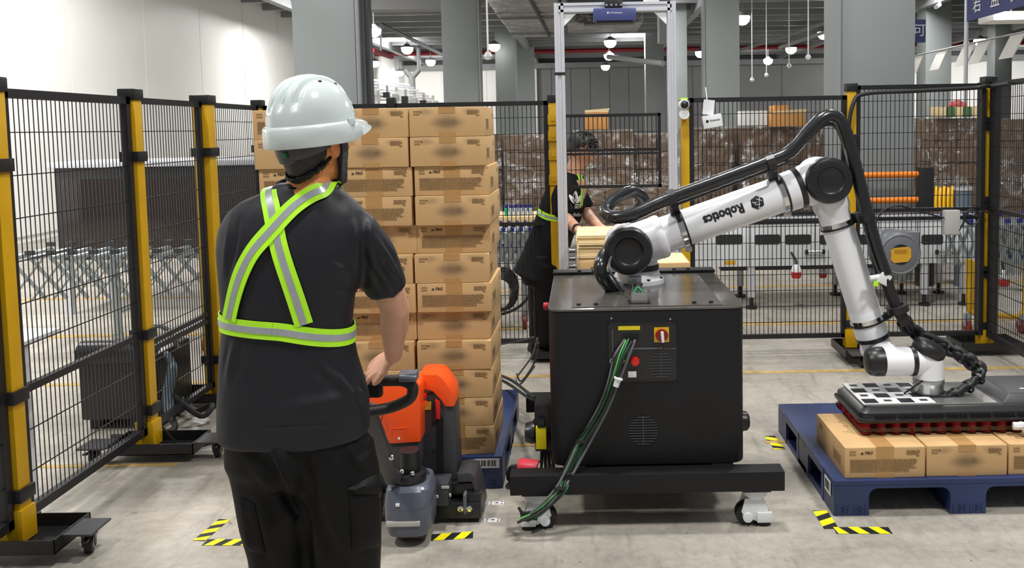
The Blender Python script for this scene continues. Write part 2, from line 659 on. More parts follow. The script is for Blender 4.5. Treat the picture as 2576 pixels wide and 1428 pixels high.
def text_mesh(body, size, bold=False, shear=0.0, ext=0.0, align='CENTER', space=1.0):
    """returns (verts, faces) of flat lettering in its own xy plane"""
    cu = bpy.data.curves.new('lettering', 'FONT')
    cu.body = body
    cu.size = size
    cu.shear = shear
    cu.align_x = align
    cu.align_y = 'CENTER'
    cu.space_character = space
    cu.extrude = ext
    cu.resolution_u = 3
    if bold:
        cu.offset = size * 0.02 * (1 if bold is True else bold)
    o = bpy.data.objects.new('lettering', cu)
    COL.objects.link(o)
    dg = bpy.context.evaluated_depsgraph_get()
    me = bpy.data.meshes.new_from_object(o.evaluated_get(dg))
    vs = [V(v.co) for v in me.vertices]
    fs = [tuple(p.vertices) for p in me.polygons]
    bpy.data.objects.remove(o)
    bpy.data.curves.remove(cu)
    bpy.data.meshes.remove(me)
    return vs, fs


def put_text(mb, body, size, o, u, v, mi=0, **k):
    vs, fs = text_mesh(body, size, **k)
    o, u, v = V(o), V(u), V(v)
    mb.add([o + u * p.x + v * p.y for p in vs], fs, mi)
    return mb


def remeshed(mb, voxel, smooth_it=6, fac=0.5):
    """voxel union of overlapping closed lofts into one continuous surface"""
    me = bpy.data.meshes.new('tmp')
    me.from_pydata(mb.v, [], mb.f)
    bm = bmesh.new()
    bm.from_mesh(me)
    bmesh.ops.recalc_face_normals(bm, faces=bm.faces)
    bm.to_mesh(me)
    bm.free()
    o = bpy.data.objects.new('tmp', me)
    COL.objects.link(o)
    md = o.modifiers.new('r', 'REMESH')
    md.mode = 'VOXEL'
    md.voxel_size = voxel
    if smooth_it:
        sm = o.modifiers.new('s', 'SMOOTH')
        sm.iterations = smooth_it
        sm.factor = fac
    dg = bpy.context.evaluated_depsgraph_get()
    out = bpy.data.meshes.new_from_object(o.evaluated_get(dg))
    bpy.data.objects.remove(o)
    bpy.data.meshes.remove(me)
    r = MB()
    r.add([V(v.co) for v in out.vertices], [tuple(p.vertices) for p in out.polygons])
    bpy.data.meshes.remove(out)
    return r


def limb(mb, pts, rads, n=14, ends=True, flat=1.0, fdir=None):
    """round tapering limb through pts with rounded ends"""
    pts = [V(p) for p in pts]
    P, R = list(pts), list(rads)
    if ends:
        d0 = (pts[0] - pts[1]).normalized()
        d1 = (pts[-1] - pts[-2]).normalized()
        P = [pts[0] + d0 * rads[0] * 0.85, pts[0] + d0 * rads[0] * 0.5] + pts + [pts[-1] + d1 * rads[-1] * 0.5, pts[-1] + d1 * rads[-1] * 0.85]
        R = [rads[0] * 0.4, rads[0] * 0.82] + list(rads) + [rads[-1] * 0.82, rads[-1] * 0.4]
    mb.tube(P, R, n)
    return mb


def ell_ring(c, rx, ry, n=28, yaw=0.0, tilt=None, p=2.0):
    """superellipse ring in the horizontal plane"""
    out = []
    for i in range(n):
        t = 2 * PI * i / n
        ct, st = math.cos(t), math.sin(t)
        x = rx * math.copysign(abs(ct) ** (2 / p), ct)
        y = ry * math.copysign(abs(st) ** (2 / p), st)
        q = rz(yaw) @ V((x, y, 0))
        if tilt:
            q = tilt @ q
        out.append(V(c) + q)
    return out


def rrect(w, h, r, n=5, cx=0.0, cy=0.0):
    """rounded rectangle outline, counter-clockwise"""
    out = []
    for sx, sy, a0 in ((1, 1, 0), (-1, 1, 90), (-1, -1, 180), (1, -1, 270)):
        for k in range(n + 1):
            a = math.radians(a0 + 90 * k / n)
            out.append((cx + sx * (w / 2 - r) + r * math.cos(a), cy + sy * (h / 2 - r) + r * math.sin(a)))
    return out


X_, Y_, Z_ = V((1, 0, 0)), V((0, 1, 0)), V((0, 0, 1))
# ------------------------------------------------------------------ the hall
HB = 42.0   # far wall
struct(MB().bx(-16, 26, -4, HB + 2, -0.2, 0), 'floor', 'floor', bevel=0, smooth=False)
struct(MB().bx(-16, 26, 8.5, HB + 2, 5.35, 5.45), 'ceiling', 'roof_dark', smooth=False)


def wall_panels(name, x0, x1, y, z1, m, w=1.15, proud=0.03):
    """wall with its cladding sheets as pieces"""
    base = struct(MB().bx(x0, x1, y, y + 0.25, 0, z1), name, m, smooth=False)
    n = max(1, round((x1 - x0) / w))
    st = (x1 - x0) / n
    me = None
    for i in range(n):
        if me is None:
            me = MB().bx(x0 + 0.02, x0 + st - 0.02, y - proud, y, 0.05, z1 - 0.05).build('panel', m, base, smooth=False)
            first = me
        else:
            c = first.copy()
            COL.objects.link(c)
            c.parent = base
            c.location.x = i * st
    return base


wall_panels('wall_back', -9.0, -2.35, HB, 4.55, 'wall_white', 2.2)
wall_panels('wall_back_middle', -2.35, 3.3, HB, 4.55, 'wall_grey', 0.95)
wall_panels('wall_back_right', 3.3, 12.0, HB, 4.55, 'wall_grey', 2.2)
wall_panels('wall_back_far_right', 12.0, 26.0, HB, 4.7, 'wall_white', 2.3)
# white strip beside the grey doors, dark heads over the wall
struct(MB().bx(-2.42, -2.12, HB - 0.3, HB, 0, 4.5), 'trim_1', 'wall_white', smooth=False)
struct(MB().bx(-9, 26, HB - 0.6, HB - 0.1, 4.5, 4.75), 'trim_2', 'steel_beam', smooth=False)
struct(MB().bx(-9, 26, HB - 0.2, HB + 0.1, 4.75, 5.4), 'trim_3', 'roof_dark', smooth=False)
# left wall, white painted
wl = struct(MB().bx(-8.9, -8.6, 2.0, HB, 0, 6.5), 'wall_left', 'wall_white', smooth=False)
p0 = MB().bx(-8.6, -8.57, 2.02, 4.48, 0.1, 6.4).build('panel', 'wall_white', wl, smooth=False)
for i in range(1, 16):
    c = p0.copy()
    COL.objects.link(c)
    c.parent = wl
    c.location.y = i * 2.5

# columns: name column -> structure, with corner guards as their own pieces
for k, (px, y, w, dep, lab) in enumerate(((745, 9.1, 0.66, 0.66, 0), (1118, 15.9, 0.66, 0.66, 0), (1250, 29, 0.68, 0.66, 0), (1303, 34, 0.68, 0.66, 0),
                                          (1777, 17.3, 0.68, 0.66, 0), (2118, 8.6, 0.73, 0.66, 0), (2327, 24, 0.72, 0.66, 0), (1626, 31, 0.66, 0.6, 0), (1698, 24, 0.36, 0.5, 0),
                                          (2500, 30, 0.6, 0.6, 0))):
    x0 = W(px, 320, y).x
    c = struct(MB().bx(x0, x0 + w, y, y + dep, 0, 5.4), 'column', 'column_grey', bevel=0.015)
    if k in (0, 1, 4, 5):
        xe = x0 if x0 > 0 else x0 + w
        MB().cyl((xe + (-0.03 if x0 > 0 else 0.03), y - 0.01, 0.0), (xe + (-0.03 if x0 > 0 else 0.03), y - 0.01, 5.35), 0.022, n=10).build('conduit', 'steel_beam', c)
    if k == 0:
        MB().bx(xe + 0.05, xe + 0.1, y + 0.2, y + 0.34, 0, 5.35).build('cable_tray', 'dark_grey', c, smooth=False)

# concrete beam between the two left columns
struct(MB().bx(-3.9, -1.9, 16.0, 16.4, 3.85, 4.7), 'beam', 'wall_grey', smooth=False)

# purlins across the roof, girders along it
pur = MB()
for i in range(14):
    y = 22 + i * 1.45
    pur.bx(-14, 24, y, y + 0.12, 4.93, 5.2)
struct(MB().bx(-14, 24, 20.5, 20.62, 4.93, 5.2), 'purlin', 'steel_beam', smooth=False)
first = bpy.data.objects['purlin']
for i in range(1, 15):
    c = first.copy()
    COL.objects.link(c)
    c.location.y += i * 1.45
    c['kind'] = 'structure'
for x in (-7.5, -2.2, 3.2, 9.5, 15):
    struct(MB().bx(x, x + 0.2, 18, HB, 4.75, 5.3), 'girder', 'steel_beam', smooth=False)
for (a, b) in (((-6.5, 27, 5.1), (-3.6, 25, 3.6)), ((4.6, 30, 3.9), (9.2, 27, 5.2)), ((6.0, 26, 3.9), (9.5, 24, 5.0))):
    struct(MB().bar(a, b, 0.09), 'brace', 'steel_beam', smooth=False)

# service pipes under the roof
pp = MB().cyl((-9, 36, 4.82), (24, 36, 4.82), 0.085, n=14).build('sprinkler_pipe', 'red_pipe')
tag(pp, 'long dark red sprinkler main running below the far roof purlins', 'pipe')
for i, x in enumerate(range(-8, 24, 3)):
    MB().bx(x, x + 0.04, 35.97, 36.03, 4.86, 5.35).build('hanger', 'steel_beam', pp, smooth=False)
pp = MB().cyl((-9, 34.5, 4.98), (24, 34.5, 4.98), 0.06, n=12).build('conduit_pipe', 'steel_beam')
tag(pp, 'pale grey conduit running parallel just above the red main', 'pipe')
t = thing('air_pipe', 'pale red pipe end slanting past the big column at left', 'pipe', W(960, 135, 24))
MB().cyl(W(936, 127, 24), W(985, 143, 26), 0.075, n=12).build('pipe_run', 'red_pipe', t)
MB().cyl(W(958, 134, 25), W(958, 60, 25), 0.03, n=8).build('hanger', 'steel_beam', t)

# foil-clad duct and air handling unit
duct = thing('foil_duct', 'silver foil-clad air duct hanging below the roof left of the portal', 'duct', (-1.0, 17, 3.95))
for i in range(7):
    y = 11.6 + i * 1.55
    MB().bx(-1.72, -0.42, y, y + 1.52, 3.97 + 0.012 * (i % 2), 4.75).build('duct_section', 'foil', duct, bevel=0.03)
for y in (12, 15.2, 18.3, 21.3):
    MB().bx(-1.78, -0.36, y, y + 0.05, 3.92, 3.96).build('strap_rail', 'steel_beam', duct, smooth=False)
MB().bar((-0.95, 11.6, 3.93), (-0.75, 22.4, 3.93), 0.05).build('cable_run', 'black_rubber', duct)
ahu = thing('air_handler', 'grey foil air handling unit hanging behind the portal beam', 'air unit', (0.6, 20, 4.0))
MB().bx(-0.3, 1.5, 20.4, 22.4, 4.06, 4.75).build('casing', 'foil', ahu, bevel=0.04)
MB().bx(-0.2, 1.4, 18.8, 20.4, 4.25, 4.75).build('plenum', 'roof_dark', ahu, bevel=0.03)
for x in (-0.1, 0.35, 0.8, 1.25):
    MB().bar((x, 20.3, 4.1), (x + 0.08, 20.2, 4.75), 0.05).build('bracket', 'steel_beam', ahu)
MB().cyl((0.1, 20.3, 4.02), (1.3, 20.3, 4.05), 0.05, n=10).build('pipe', 'steel_beam', ahu)
dc = thing('grey_duct', 'plain grey round-bottomed duct slanting down behind the portal', 'duct', W(1560, 150, 27))
MB().cyl(W(1530, 143, 27), W(1668, 160, 25), 0.08, n=14).build('duct_run', 'steel_beam', dc)
MB().bx(*[f(W(1690, 60, 20).x, q) for f, q in ((lambda a, q: a - 0.28, 0), (lambda a, q: a - 0.02, 0))], 20, 20.6, W(1660, 105, 20).z, 5.2).build('drop', 'steel_beam', dc, bevel=0.02)

# lamps
LMP = [(940, 70), (1024, 117), (942, 153), (1005, 178), (1083, 150), (1243, 110), (1535, 100), (1532, 135), (1523, 163),
       (1867, 38), (1762, 128), (2073, 78), (1990, 118), (1932, 148), (2465, 97), (1303, 168)]
where = ['beside the big left column, upper', 'in front of the far white wall, upper', 'beside the big left column, lower', 'low over the pale racking at left',
         'in front of the far white wall at the red pipe', 'small, left of the shaded column', 'topmost of three in line behind the portal', 'middle of three in line behind the portal',
         'lowest of three in line behind the portal', 'at upper right of the column right of the portal', 'between the portal and the next column', 'just left of the widest grey column',
         'above the hanging sensors, upper', 'above the hanging sensors, lower', 'below the blue banner', 'tiny, on a white rod beside the shaded column']
lamp0 = None
for i, (px, py) in enumerate(LMP):
    yh = 322 - 0.018 * (px - CX)
    Y = min(40.0, 2.85 * 2150 / (yh - py))
    p = W(px, py, Y)
    if lamp0 is None:
        lamp0 = thing('high_bay_lamp', '', 'lamp', p, 'glowing high bay lamps')
        MB().lathe([(0, 0.1), (0.06, 0.1), (0.09, 0.06), (0.19, 0.0), (0.2, -0.03), (0.185, -0.035), (0, -0.02)], p, Z_, 20).build('housing', 'steel_beam', lamp0)
        MB().lathe([(0, -0.26), (0.1, -0.24), (0.18, -0.16), (0.2, -0.06), (0.19, -0.01)], p, Z_, 20).build('diffuser', 'lamp_glow', lamp0)
        MB().cyl(p + V((0, 0, 0.1)), p + V((0, 0, 0.905)), 0.012, n=6).build('rod', 'steel_beam', lamp0)
        o = lamp0
    else:
        o = dup(lamp0, p)
    o['label'] = 'glowing white high bay lamp ' + where[i]

# hanging sensors on thin white rods
sens0 = None
for (px, py, top, Y, lab) in ((1228, 140, 0, 11.2, 'left of the shaded column'), (2033, 143, 0, 17, 'close to the widest column'), (1892, 200, 35, 22, 'lowest by the far grey wall'),
                              (1985, 165, 0, 20, 'between its taller neighbours'), (1928, 188, 50, 23, 'second from the portal side'), (2431, 108, 60, 16, 'below the blue banner')):
    p = W(px, py, Y)
    tp = W(px - 5, top - 60, Y)
    t = thing('hanging_sensor', 'white ceiling sensor on a long thin rod, ' + lab, 'sensor', p, 'hanging sensors')
    MB().cyl(p, (p.x, p.y, min(tp.z, 5.3)), 0.012, n=8).build('rod', 'wall_white', t)
    MB().lathe([(0, -0.06), (0.035, -0.05), (0.06, -0.01), (0.03, 0.05), (0, 0.05)], p, Z_, 14).build('head', 'white', t)

# rail and white panels made up for slanted bright stripes; blue banner, at right
row = thing('stripe_stand_in', 'row of slanted white panels standing in for bright stripes at upper right', 'hanging panels', (9.2, 20, 3.0))
MB().cyl((9.2, 14.6, 3.42), (9.2, 24.5, 3.42), 0.02, n=8).build('rail', 'steel_beam', row)
y = 24.2
for i, gap in enumerate((1.5, 1.5, 0.75, 1.5, 1.2, 0.6, 1.3, 1.3)):
    MB().prism([(0, -0.06), (0.6, -0.06), (1.15, 0.44), (0.55, 0.44)], (9.2, y, 3.0), (0, -1, 0), Z_, (0.03, 0, 0)).build('panel', 'wall_white', row, smooth=False)
    y -= gap

bn = thing('banner', 'dark blue hanging banner with white characters at the upper right corner', 'banner', (5.4, 10, 3.0))
MB().bx(5.38, 5.40, 7.5, 12.0, 2.98, 3.75).build('cloth', 'navy_cloth', bn, smooth=False)
b2 = MB()
for i, ch in enumerate('君盟价新'):
    put_text(b2, ch, 0.27, (5.372, 11.68 - i * 0.5, 3.17), (0, -1, 0), Z_)
b2.build('lettering', 'white_print', bn, smooth=False, kind='stuff')
MB().cyl((5.39, 12.03, 0), (5.39, 12.03, 5.3), 0.03, n=8).build('pole', 'alu', bn)
p = W(2312, 78, 13)
bn2 = thing('small_banner', 'small dark blue banner seen right of the widest column', 'banner', W(2312, 75, 13))
p = W(2312, 78, 13)
MB().bx(p.x - 0.35, p.x + 0.1, 13, 13.02, p.z - 0.17, p.z + 0.17).build('cloth', 'navy_cloth', bn2, smooth=False)
MB().cyl((p.x - 0.1, 13.01, p.z), (p.x - 0.1, 13.01, 5.3), 0.01, n=6).build('cord', 'steel_beam', bn2)
put_text(MB(), '可', 0.2, (p.x - 0.0, 12.99, p.z), X_, Z_).build('lettering', 'white_print', bn2, smooth=False)
sg = thing('ceiling_projector', 'white flat unit hanging right below the blue banner', 'ceiling unit', W(2540, 40, 15))
p = W(2550, 42, 15)
MB().bx(p.x - 0.35, p.x + 0.5, 15, 15.6, p.z - 0.06, p.z + 0.1).build('casing', 'wall_white', sg, bevel=0.03)
MB().cyl((p.x + 0.1, 15.3, p.z + 0.1), (p.x + 0.1, 15.3, 5.3), 0.02, n=8).build('rod', 'steel_beam', sg)
p = W(2362, 10, 14)
cc = thing('security_camera', 'small white bullet camera on the grey column near the banner', 'camera', p)
MB().cyl(p + V((0.05, 0.1, 0)), p + V((-0.08, -0.08, -0.06)), 0.035, n=14).build('body', 'white', cc)
MB().bar(p + V((0.05, 0.1, 0.02)), p + V((0.1, 0.15, 0.2)), 0.03).build('bracket', 'white', cc)

# painted floor lines
for (x0, x1, y, w, nm) in ((-3.2, -2.0, 4.05, 0.035, 'yellow'), (-0.42, 0.0, 4.22, 0.03, 'yellow'), (0.9, 1.5, 4.2, 0.035, 'yellow'), (-6, 4, 5.42, 0.05, 'yellow'), (-6, 9, 6.75, 0.09, 'yellow'), (-6, 9, 8.35, 0.09, 'yellow')):
    struct(MB().bx(x0, x1, y, y + w, 0.0, 0.002), 'floor_line', 'worn_line' if 'worn_line' in K else K.setdefault('worn_line', mat('worn_yellow_line', (0.72, 0.60, 0.36), 0.6, 0, 0.25, 14)), smooth=False)

# ------------------------------------------------------------------ wrapped goods behind the cell
CW = None


def wrapped_pallet(x0, x1, y, z1, label, dep=0.95, zb=0.15, rows=6):
    t = thing('wrapped_pallet', label, 'wrapped pallet', ((x0 + x1) / 2, y + dep / 2, 0), 'wrapped pallets beyond the fence')
    n = max(2, round((x1 - x0) / 0.36))
    w = (x1 - x0) / n
    h = (z1 - zb) / rows
    MB().bx(x0, x1, y, y + dep, 0, zb).build('base', 'blue_plastic', t, smooth=False)
    first = None
    for r in range(rows):
        for i in range(n):
            off = V((i * w, random.uniform(-0.012, 0.012), r * h))
            if first is None:
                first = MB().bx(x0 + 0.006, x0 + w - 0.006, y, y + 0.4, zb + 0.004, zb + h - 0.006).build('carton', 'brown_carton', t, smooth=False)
            else:
                c = first.copy()
                COL.objects.link(c)
                c.parent = t
                c.location = off
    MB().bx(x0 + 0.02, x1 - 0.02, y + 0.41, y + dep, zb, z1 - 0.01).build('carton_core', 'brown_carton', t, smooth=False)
    m = MB()
    nn = 10
    for k in range(nn):                                   # slack, slightly rippled film round the load
        pass
    rings = []
    for k in range(9):
        z = zb - 0.05 + (z1 - zb + 0.06) * k / 8
        g = 0.02 + 0.012 * math.sin(k * 1.7 + x0 * 3)
        rings.append([V((x0 - g, y - g, z)), V(((x0 + x1) / 2, y - g - 0.015, z)), V((x1 + g, y - g, z)), V((x1 + g, y + dep + g, z)), V((x0 - g, y + dep + g, z))])
    m.loft(rings, cap=False)
    m.build('stretch_wrap', 'wrap', t)
    return t


def px_pallet(px0, px1, ytop, Y, label, **k):
    a, b = W(px0, ytop, Y), W(px1, ytop, Y)
    return wrapped_pallet(a.x, b.x, Y, (a.z + b.z) / 2, label, **k)


px_pallet(1140, 1258, 338, 11.2, 'film-wrapped brown carton load beside the tall carton stack')
px_pallet(1272, 1412, 338, 11.0, 'film-wrapped brown carton load behind the bottle shelf')
px_pallet(1446, 1592, 328, 10.8, 'film-wrapped brown carton load directly behind the packer')
px_pallet(1600, 1706, 336, 11.0, 'film-wrapped brown carton load seen past the portal right post')
px_pallet(1728, 1840, 322, 10.9, 'film-wrapped brown carton load under the hanging white card')
px_pallet(1866, 2088, 318, 10.7, 'widest film-wrapped brown carton load, behind the robot elbow hose')
px_pallet(2290, 2330, 296, 10.9, 'narrow film-wrapped brown load behind the black bollard', dep=0.8)
px_pallet(2350, 2466, 296, 9.6, 'film-wrapped brown load with green and cream cartons on top')
px_pallet(2504, 2650, 298, 9.5, 'film-wrapped brown carton load at the right edge of view')


def loose_carton(px0, px1, y0, y1, Y, m, label, dep=0.3, flaps=False, grp=None):
    a, b = W(px0, y1, Y), W(px1, y0, Y)
    z0 = min(a.z, b.z)
    t = thing('carton', label, 'carton', ((a.x + b.x) / 2, Y + dep / 2, z0), grp)
    MB().bx(a.x, b.x, Y, Y + dep, z0, b.z).build('body', m, t, bevel=0.006)
    MB().bx((a.x + b.x) / 2 - 0.03, (a.x + b.x) / 2 + 0.03, Y - 0.002, Y + dep, b.z - 0.001, b.z + 0.002).build('tape', 'tape', t, smooth=False)
    if flaps:
        MB().prism([(a.x - b.x, 0), (0, 0), (0.02, 0.05), (a.x - b.x, 0.03)], (b.x, Y, b.z), X_, Z_, (0, -0.008, 0)).build('flap', 'cream_board', t, smooth=False)
    return t


t = loose_carton(1472, 1530, 282, 326, 10.9, 'orange_carton', 'orange brown carton standing on the load behind the packer', flaps=True)
loose_carton(1942, 2026, 284, 318, 10.5, 'orange_carton', 'wide orange brown carton standing on the widest wrapped load', flaps=True)
loose_carton(1948, 1984, 264, 284, 10.7, 'orange_carton', 'small orange carton topmost on the widest wrapped load')
loose_carton(1864, 1932, 278, 316, 10.7, 'wall_white', 'white carton left of the orange carton on the widest load')
for i in range(5):
    loose_carton(2362 + i * 21, 2381 + i * 21, 268, 294, 9.5, 'cream_board' if i % 2 == 0 else K.setdefault('green_carton', mat('green_carton', (0.30, 0.45, 0.30), 0.7)),
                 ('cream' if i % 2 == 0 else 'green') + ' upright carton, ' + ('first', 'second', 'third', 'fourth', 'fifth')[i] + ' from the column in its row on the load', dep=0.25, grp='row of cartons on the right load')
rd = MB()
for k, (px, py, r) in enumerate(((2408, 262, 0.05), (2396, 264, 0.04), (2420, 265, 0.045))):
    p = W(px, py, 9.6)
    rd.ball(p, (r * 1.4, r, r), 10)
tag(rd.build('red_bag', mat('pink_bag', (0.80, 0.42, 0.42), 0.5)), 'crumpled pink bag on top of the green and cream cartons', 'bag')
# ------------------------------------------------------------------ safety fence
FY = 5.85
FL, FR = -2.2, W(2482, 500, FY).x


def fence_panel(label, a, b, z0=0.12, z1=1.79, rails=(), sp=0.029, hs=0.107, fw=0.03, wire=0.0042, group=None, name='safety_fence'):
    a, b = V((a[0], a[1], 0)), V((b[0], b[1], 0))
    d = (b - a).normalized()
    ln = (b - a).length
    t = thing(name, label, 'fence', ((a.x + b.x) / 2, (a.y + b.y) / 2, z0), group)

    def P(s, z):
        return a + d * s + V((0, 0, z))
    MB().bar(P(0, z1 - fw / 2), P(ln, z1 - fw / 2), fw, fw).build('top_rail', 'black_steel', t, smooth=False)
    MB().bar(P(0, z0 + fw / 2), P(ln, z0 + fw / 2), fw, fw).build('bottom_rail', 'black_steel', t, smooth=False)
    for s in (fw / 2, ln - fw / 2):
        MB().bar(P(s, z0), P(s, z1), fw, fw, up=d).build('stile', 'black_steel', t, smooth=False)
    for z in rails:
        MB().bar(P(0, z), P(ln, z), fw * 0.8, fw * 0.8).build('middle_rail', 'black_steel', t, smooth=False)
    w = MB()
    n = int(ln / sp)
    nrm = V((-d.y, d.x, 0))
    for i in range(1, n):
        c = P(ln * i / n, 0)
        h = wire / 2
        vs = []
        for z in (z0 + fw, z1 - fw):
            for q in (d * h, nrm * h, -d * h, -nrm * h):
                vs.append(c + q * 1.25 + V((0, 0, z)))
        w.add(vs, [(0, 1, 5, 4), (1, 2, 6, 5), (2, 3, 7, 6), (3, 0, 4, 7)])
    m = int((z1 - z0) / hs)
    for k in range(1, m):
        z = z0 + (z1 - z0) * k / m
        w.bar(P(fw, z) + nrm * wire, P(ln - fw, z) + nrm * wire, wire, wire)
    w.build('wire_mesh', 'black_steel', t, smooth=False, kind='stuff')
    return t


def caster(t, p, r=0.045, m_wheel='black_rubber', m_fork='black_steel', yaw=0.0):
    """swivel caster as parts of t, wheel resting on z=0 below p"""
    q = rz(yaw)
    ax = q @ X_
    c = V((p[0], p[1], r))
    cs = MB().cyl(c - ax * 0.014, c + ax * 0.014, r, n=20).build('caster_wheel', m_wheel, t, bevel=0.004)
    MB().cyl(c - ax * 0.016, c + ax * 0.016, r * 0.55, n=16).build('hub', 'silver', cs)
    f = MB()
    top = V((p[0], p[1], p[2])) + q @ V((0, 0.015, 0))
    for s in (-1, 1):
        f.prism([(-0.012, -0.01), (0.012, -0.01), (0.03, p[2] - r), (-0.02, p[2] - r)], c + ax * (s * 0.02), q @ Y_, Z_, ax * (0.003 * s))
    f.box(V((p[0], p[1] + 0.004, p[2] - 0.004)), (0.07, 0.08, 0.008), q)
    f.build('caster_fork', m_fork, t, smooth=False)
    MB().bar(c + q @ V((0, -0.02, r * 0.8)), c + q @ V((0, -0.085, r * 1.1)), 0.02, 0.008).build('brake_pedal', m_fork, t)


def post(label, x, y, w=0.06, z1=1.83, tray=(0.36, 0.2), zt=0.03, sleeve=True, casters=(), group='yellow fence posts', clamps=(0.2, 0.75, 1.72), trayoff=(0, 0), cwheel='black_rubber'):
    t = thing('fence_post', label, 'fence post', (x, y, 0), group)
    MB().bx(x - w / 2, x + w / 2, y - w / 2, y + w / 2, zt, z1 - 0.05).build('upright', 'yellow', t, bevel=0.004)
    MB().bx(x - w / 2 - 0.008, x + w / 2 + 0.008, y - w / 2 - 0.008, y + w / 2 + 0.008, z1 - 0.055, z1).build('cap', 'black_steel', t, bevel=0.006)
    for z in clamps:
        c = MB().bx(x - w / 2 - 0.012, x + w / 2 + 0.012, y - w / 2 - 0.012, y + w / 2 + 0.012, z - 0.025, z + 0.025).build('clamp', 'black_steel', t, bevel=0.003)
        MB().cyl((x, y - w / 2 - 0.012, z), (x, y - w / 2 - 0.02, z), 0.009, n=8).build('bolt', 'silver', c)
    if sleeve:
        MB().bx(x - w / 2 - 0.01, x + w / 2 + 0.01, y - w / 2 - 0.01, y + w / 2 + 0.01, zt + 0.004, zt + 0.13).build('foot_sleeve', 'yellow', t, bevel=0.003)
    tx, ty = tray
    ox, oy = trayoff
    b = MB()
    x0, x1, y0, y1 = x - tx / 2 + ox, x + tx / 2 + ox, y - ty / 2 + oy, y + ty / 2 + oy
    b.bx(x0, x1, y0, y1, zt - 0.004, zt)
    for q in ((x0, x0 + 0.006, y0, y1), (x1 - 0.006, x1, y0, y1), (x0, x1, y0, y0 + 0.006), (x0, x1, y1 - 0.006, y1)):
        b.bx(*q, zt - 0.004, zt + 0.05)
    b.build('base_tray', 'black_steel', t, smooth=False)
    for (cx_, cy_, yaw) in casters:
        MB().bx(min(x0, cx_ - 0.05) if cx_ < x0 else x1 - 0.01, cx_ + 0.05 if cx_ > x1 else x0 + 0.01, cy_ - 0.07, cy_ + 0.07, zt + 0.04, zt + 0.048).build('caster_plate', 'dark_grey', t, smooth=False)
        caster(t, (cx_, cy_, zt + 0.04), min(0.036, (zt + 0.04) * 0.46), cwheel, yaw=yaw)
    return t


XA, XB = W(1394, 450, FY).x, W(1724, 450, FY).x
XC = W(2139, 560, FY).x
XJ = W(985, 262, FY).x
post('yellow fence post left of the aluminium portal, drilled upright', XA, FY, 0.058, clamps=(0.3,))
ta = bpy.data.objects['fence_post']
for z in (1.25, 1.42, 1.55, 1.66):
    MB().bx(XA - 0.034, XA + 0.034, FY - 0.042, FY - 0.029, z - 0.035, z + 0.035).build('bracket_plate', 'yellow', ta, bevel=0.003)
    MB().cyl((XA, FY - 0.042, z), (XA, FY - 0.05, z), 0.01, n=8).build('bolt', 'label_amber', ta)
post('yellow fence post right of the aluminium portal, with a round white camera', XB, FY, 0.055, z1=1.78, clamps=(0.3,))
post('yellow fence post behind the robot forearm', XC, FY, 0.06, z1=1.87, tray=(0.17, 0.34), trayoff=(-0.03, -0.12), casters=((XC - 0.02, FY - 0.33, 0),), clamps=(0.22, 1.5), zt=0.05)
post('wide yellow fence post at the right corner with black tray foot', FR, FY, 0.07, z1=1.90, tray=(0.42, 0.26), clamps=(0.19, 0.55, 0.58, 1.02, 1.06, 1.56, 1.6), zt=0.04)
pd_ = bpy.data.objects['fence_post.003']
for s in (-1, 1):
    MB().bx(FR + s * 0.036, FR + s * 0.066, FY - 0.05, FY + 0.02, 0.13, 1.86).build('side_channel', 'black_steel', pd_, smooth=False)
post('yellow corner fence post behind the worker, left of his back', FL, 5.0, 0.095, tray=(0.4, 0.2), clamps=(0.28, 1.5), zt=0.04, sleeve=False)
post('yellow fence post with a wide black foot tray on casters', FL, 4.2, 0.07, tray=(0.42, 0.2), trayoff=(0.07, -0.03), casters=((FL + 0.36, 4.16, 0.2), (FL - 0.22, 4.1, 0.0)), clamps=(0.24, 0.62, 1.5), zt=0.05)
tp = post('fence post at the left edge on a grey plate with a white-rimmed caster', FL, 3.2, 0.07, tray=(0.42, 0.24), casters=((FL + 0.27, 3.2, 0.35),), clamps=(0.24, 0.62, 1.5), zt=0.055, cwheel='black_rubber')
post('yellow fence post at the far left corner of the cell', FL, FY, 0.06, clamps=(0.3, 1.5))

fence_panel('back fence panel of black mesh behind the hard-hat worker', (FL + 0.04, FY), (XJ - 0.004, FY), rails=(0.95,))
fence_panel('back fence panel of black mesh between the carton stack and portal', (XJ + 0.004, FY), (XA - 0.032, FY), rails=(0.95,))
MB().bx(XJ - 0.03, XJ + 0.03, FY - 0.03, FY + 0.03, 1.74, 1.83).build('joint_clamp', 'black_plastic', tag(thing('fence_joint', '', 'clamp', (XJ, FY, 1.74)), 'black joint clamp on the top rail behind the helmet', 'clamp'), bevel=0.006)
fence_panel('back fence panel of black mesh between the portal and robot forearm', (XB + 0.03, FY), (XC - 0.032, FY), rails=(0.99, 0.93))
fence_panel('back fence panel of black mesh carrying the grey hose reel', (XC + 0.032, FY), (FR - 0.037, FY), rails=(1.0, 0.94), z1=1.855)
fence_panel('side fence panel of black mesh receding at the right edge', (FR + 0.0, FY - 0.06), (FR - 0.05, 4.4), rails=(1.0,), fw=0.034, z1=1.86)
fence_panel('low-wire side fence panel left of the worker between two yellow posts', (FL, 5.0 - 0.055), (FL, 4.24), rails=(0.56, 0.52), hs=0.16)
fence_panel('side fence panel from the far left corner to the thick yellow post', (FL, FY - 0.04), (FL, 5.05), rails=(0.95,))
fence_panel('side fence panel of black mesh at the lower left with a bolted rail', (FL, 4.16), (FL, 3.24), rails=(0.62,), hs=0.16, fw=0.036)
fence_panel('side fence panel of black mesh nearest the camera, at far left', (FL, 3.16), (FL, 2.0), rails=(0.62,), hs=0.16, fw=0.036)

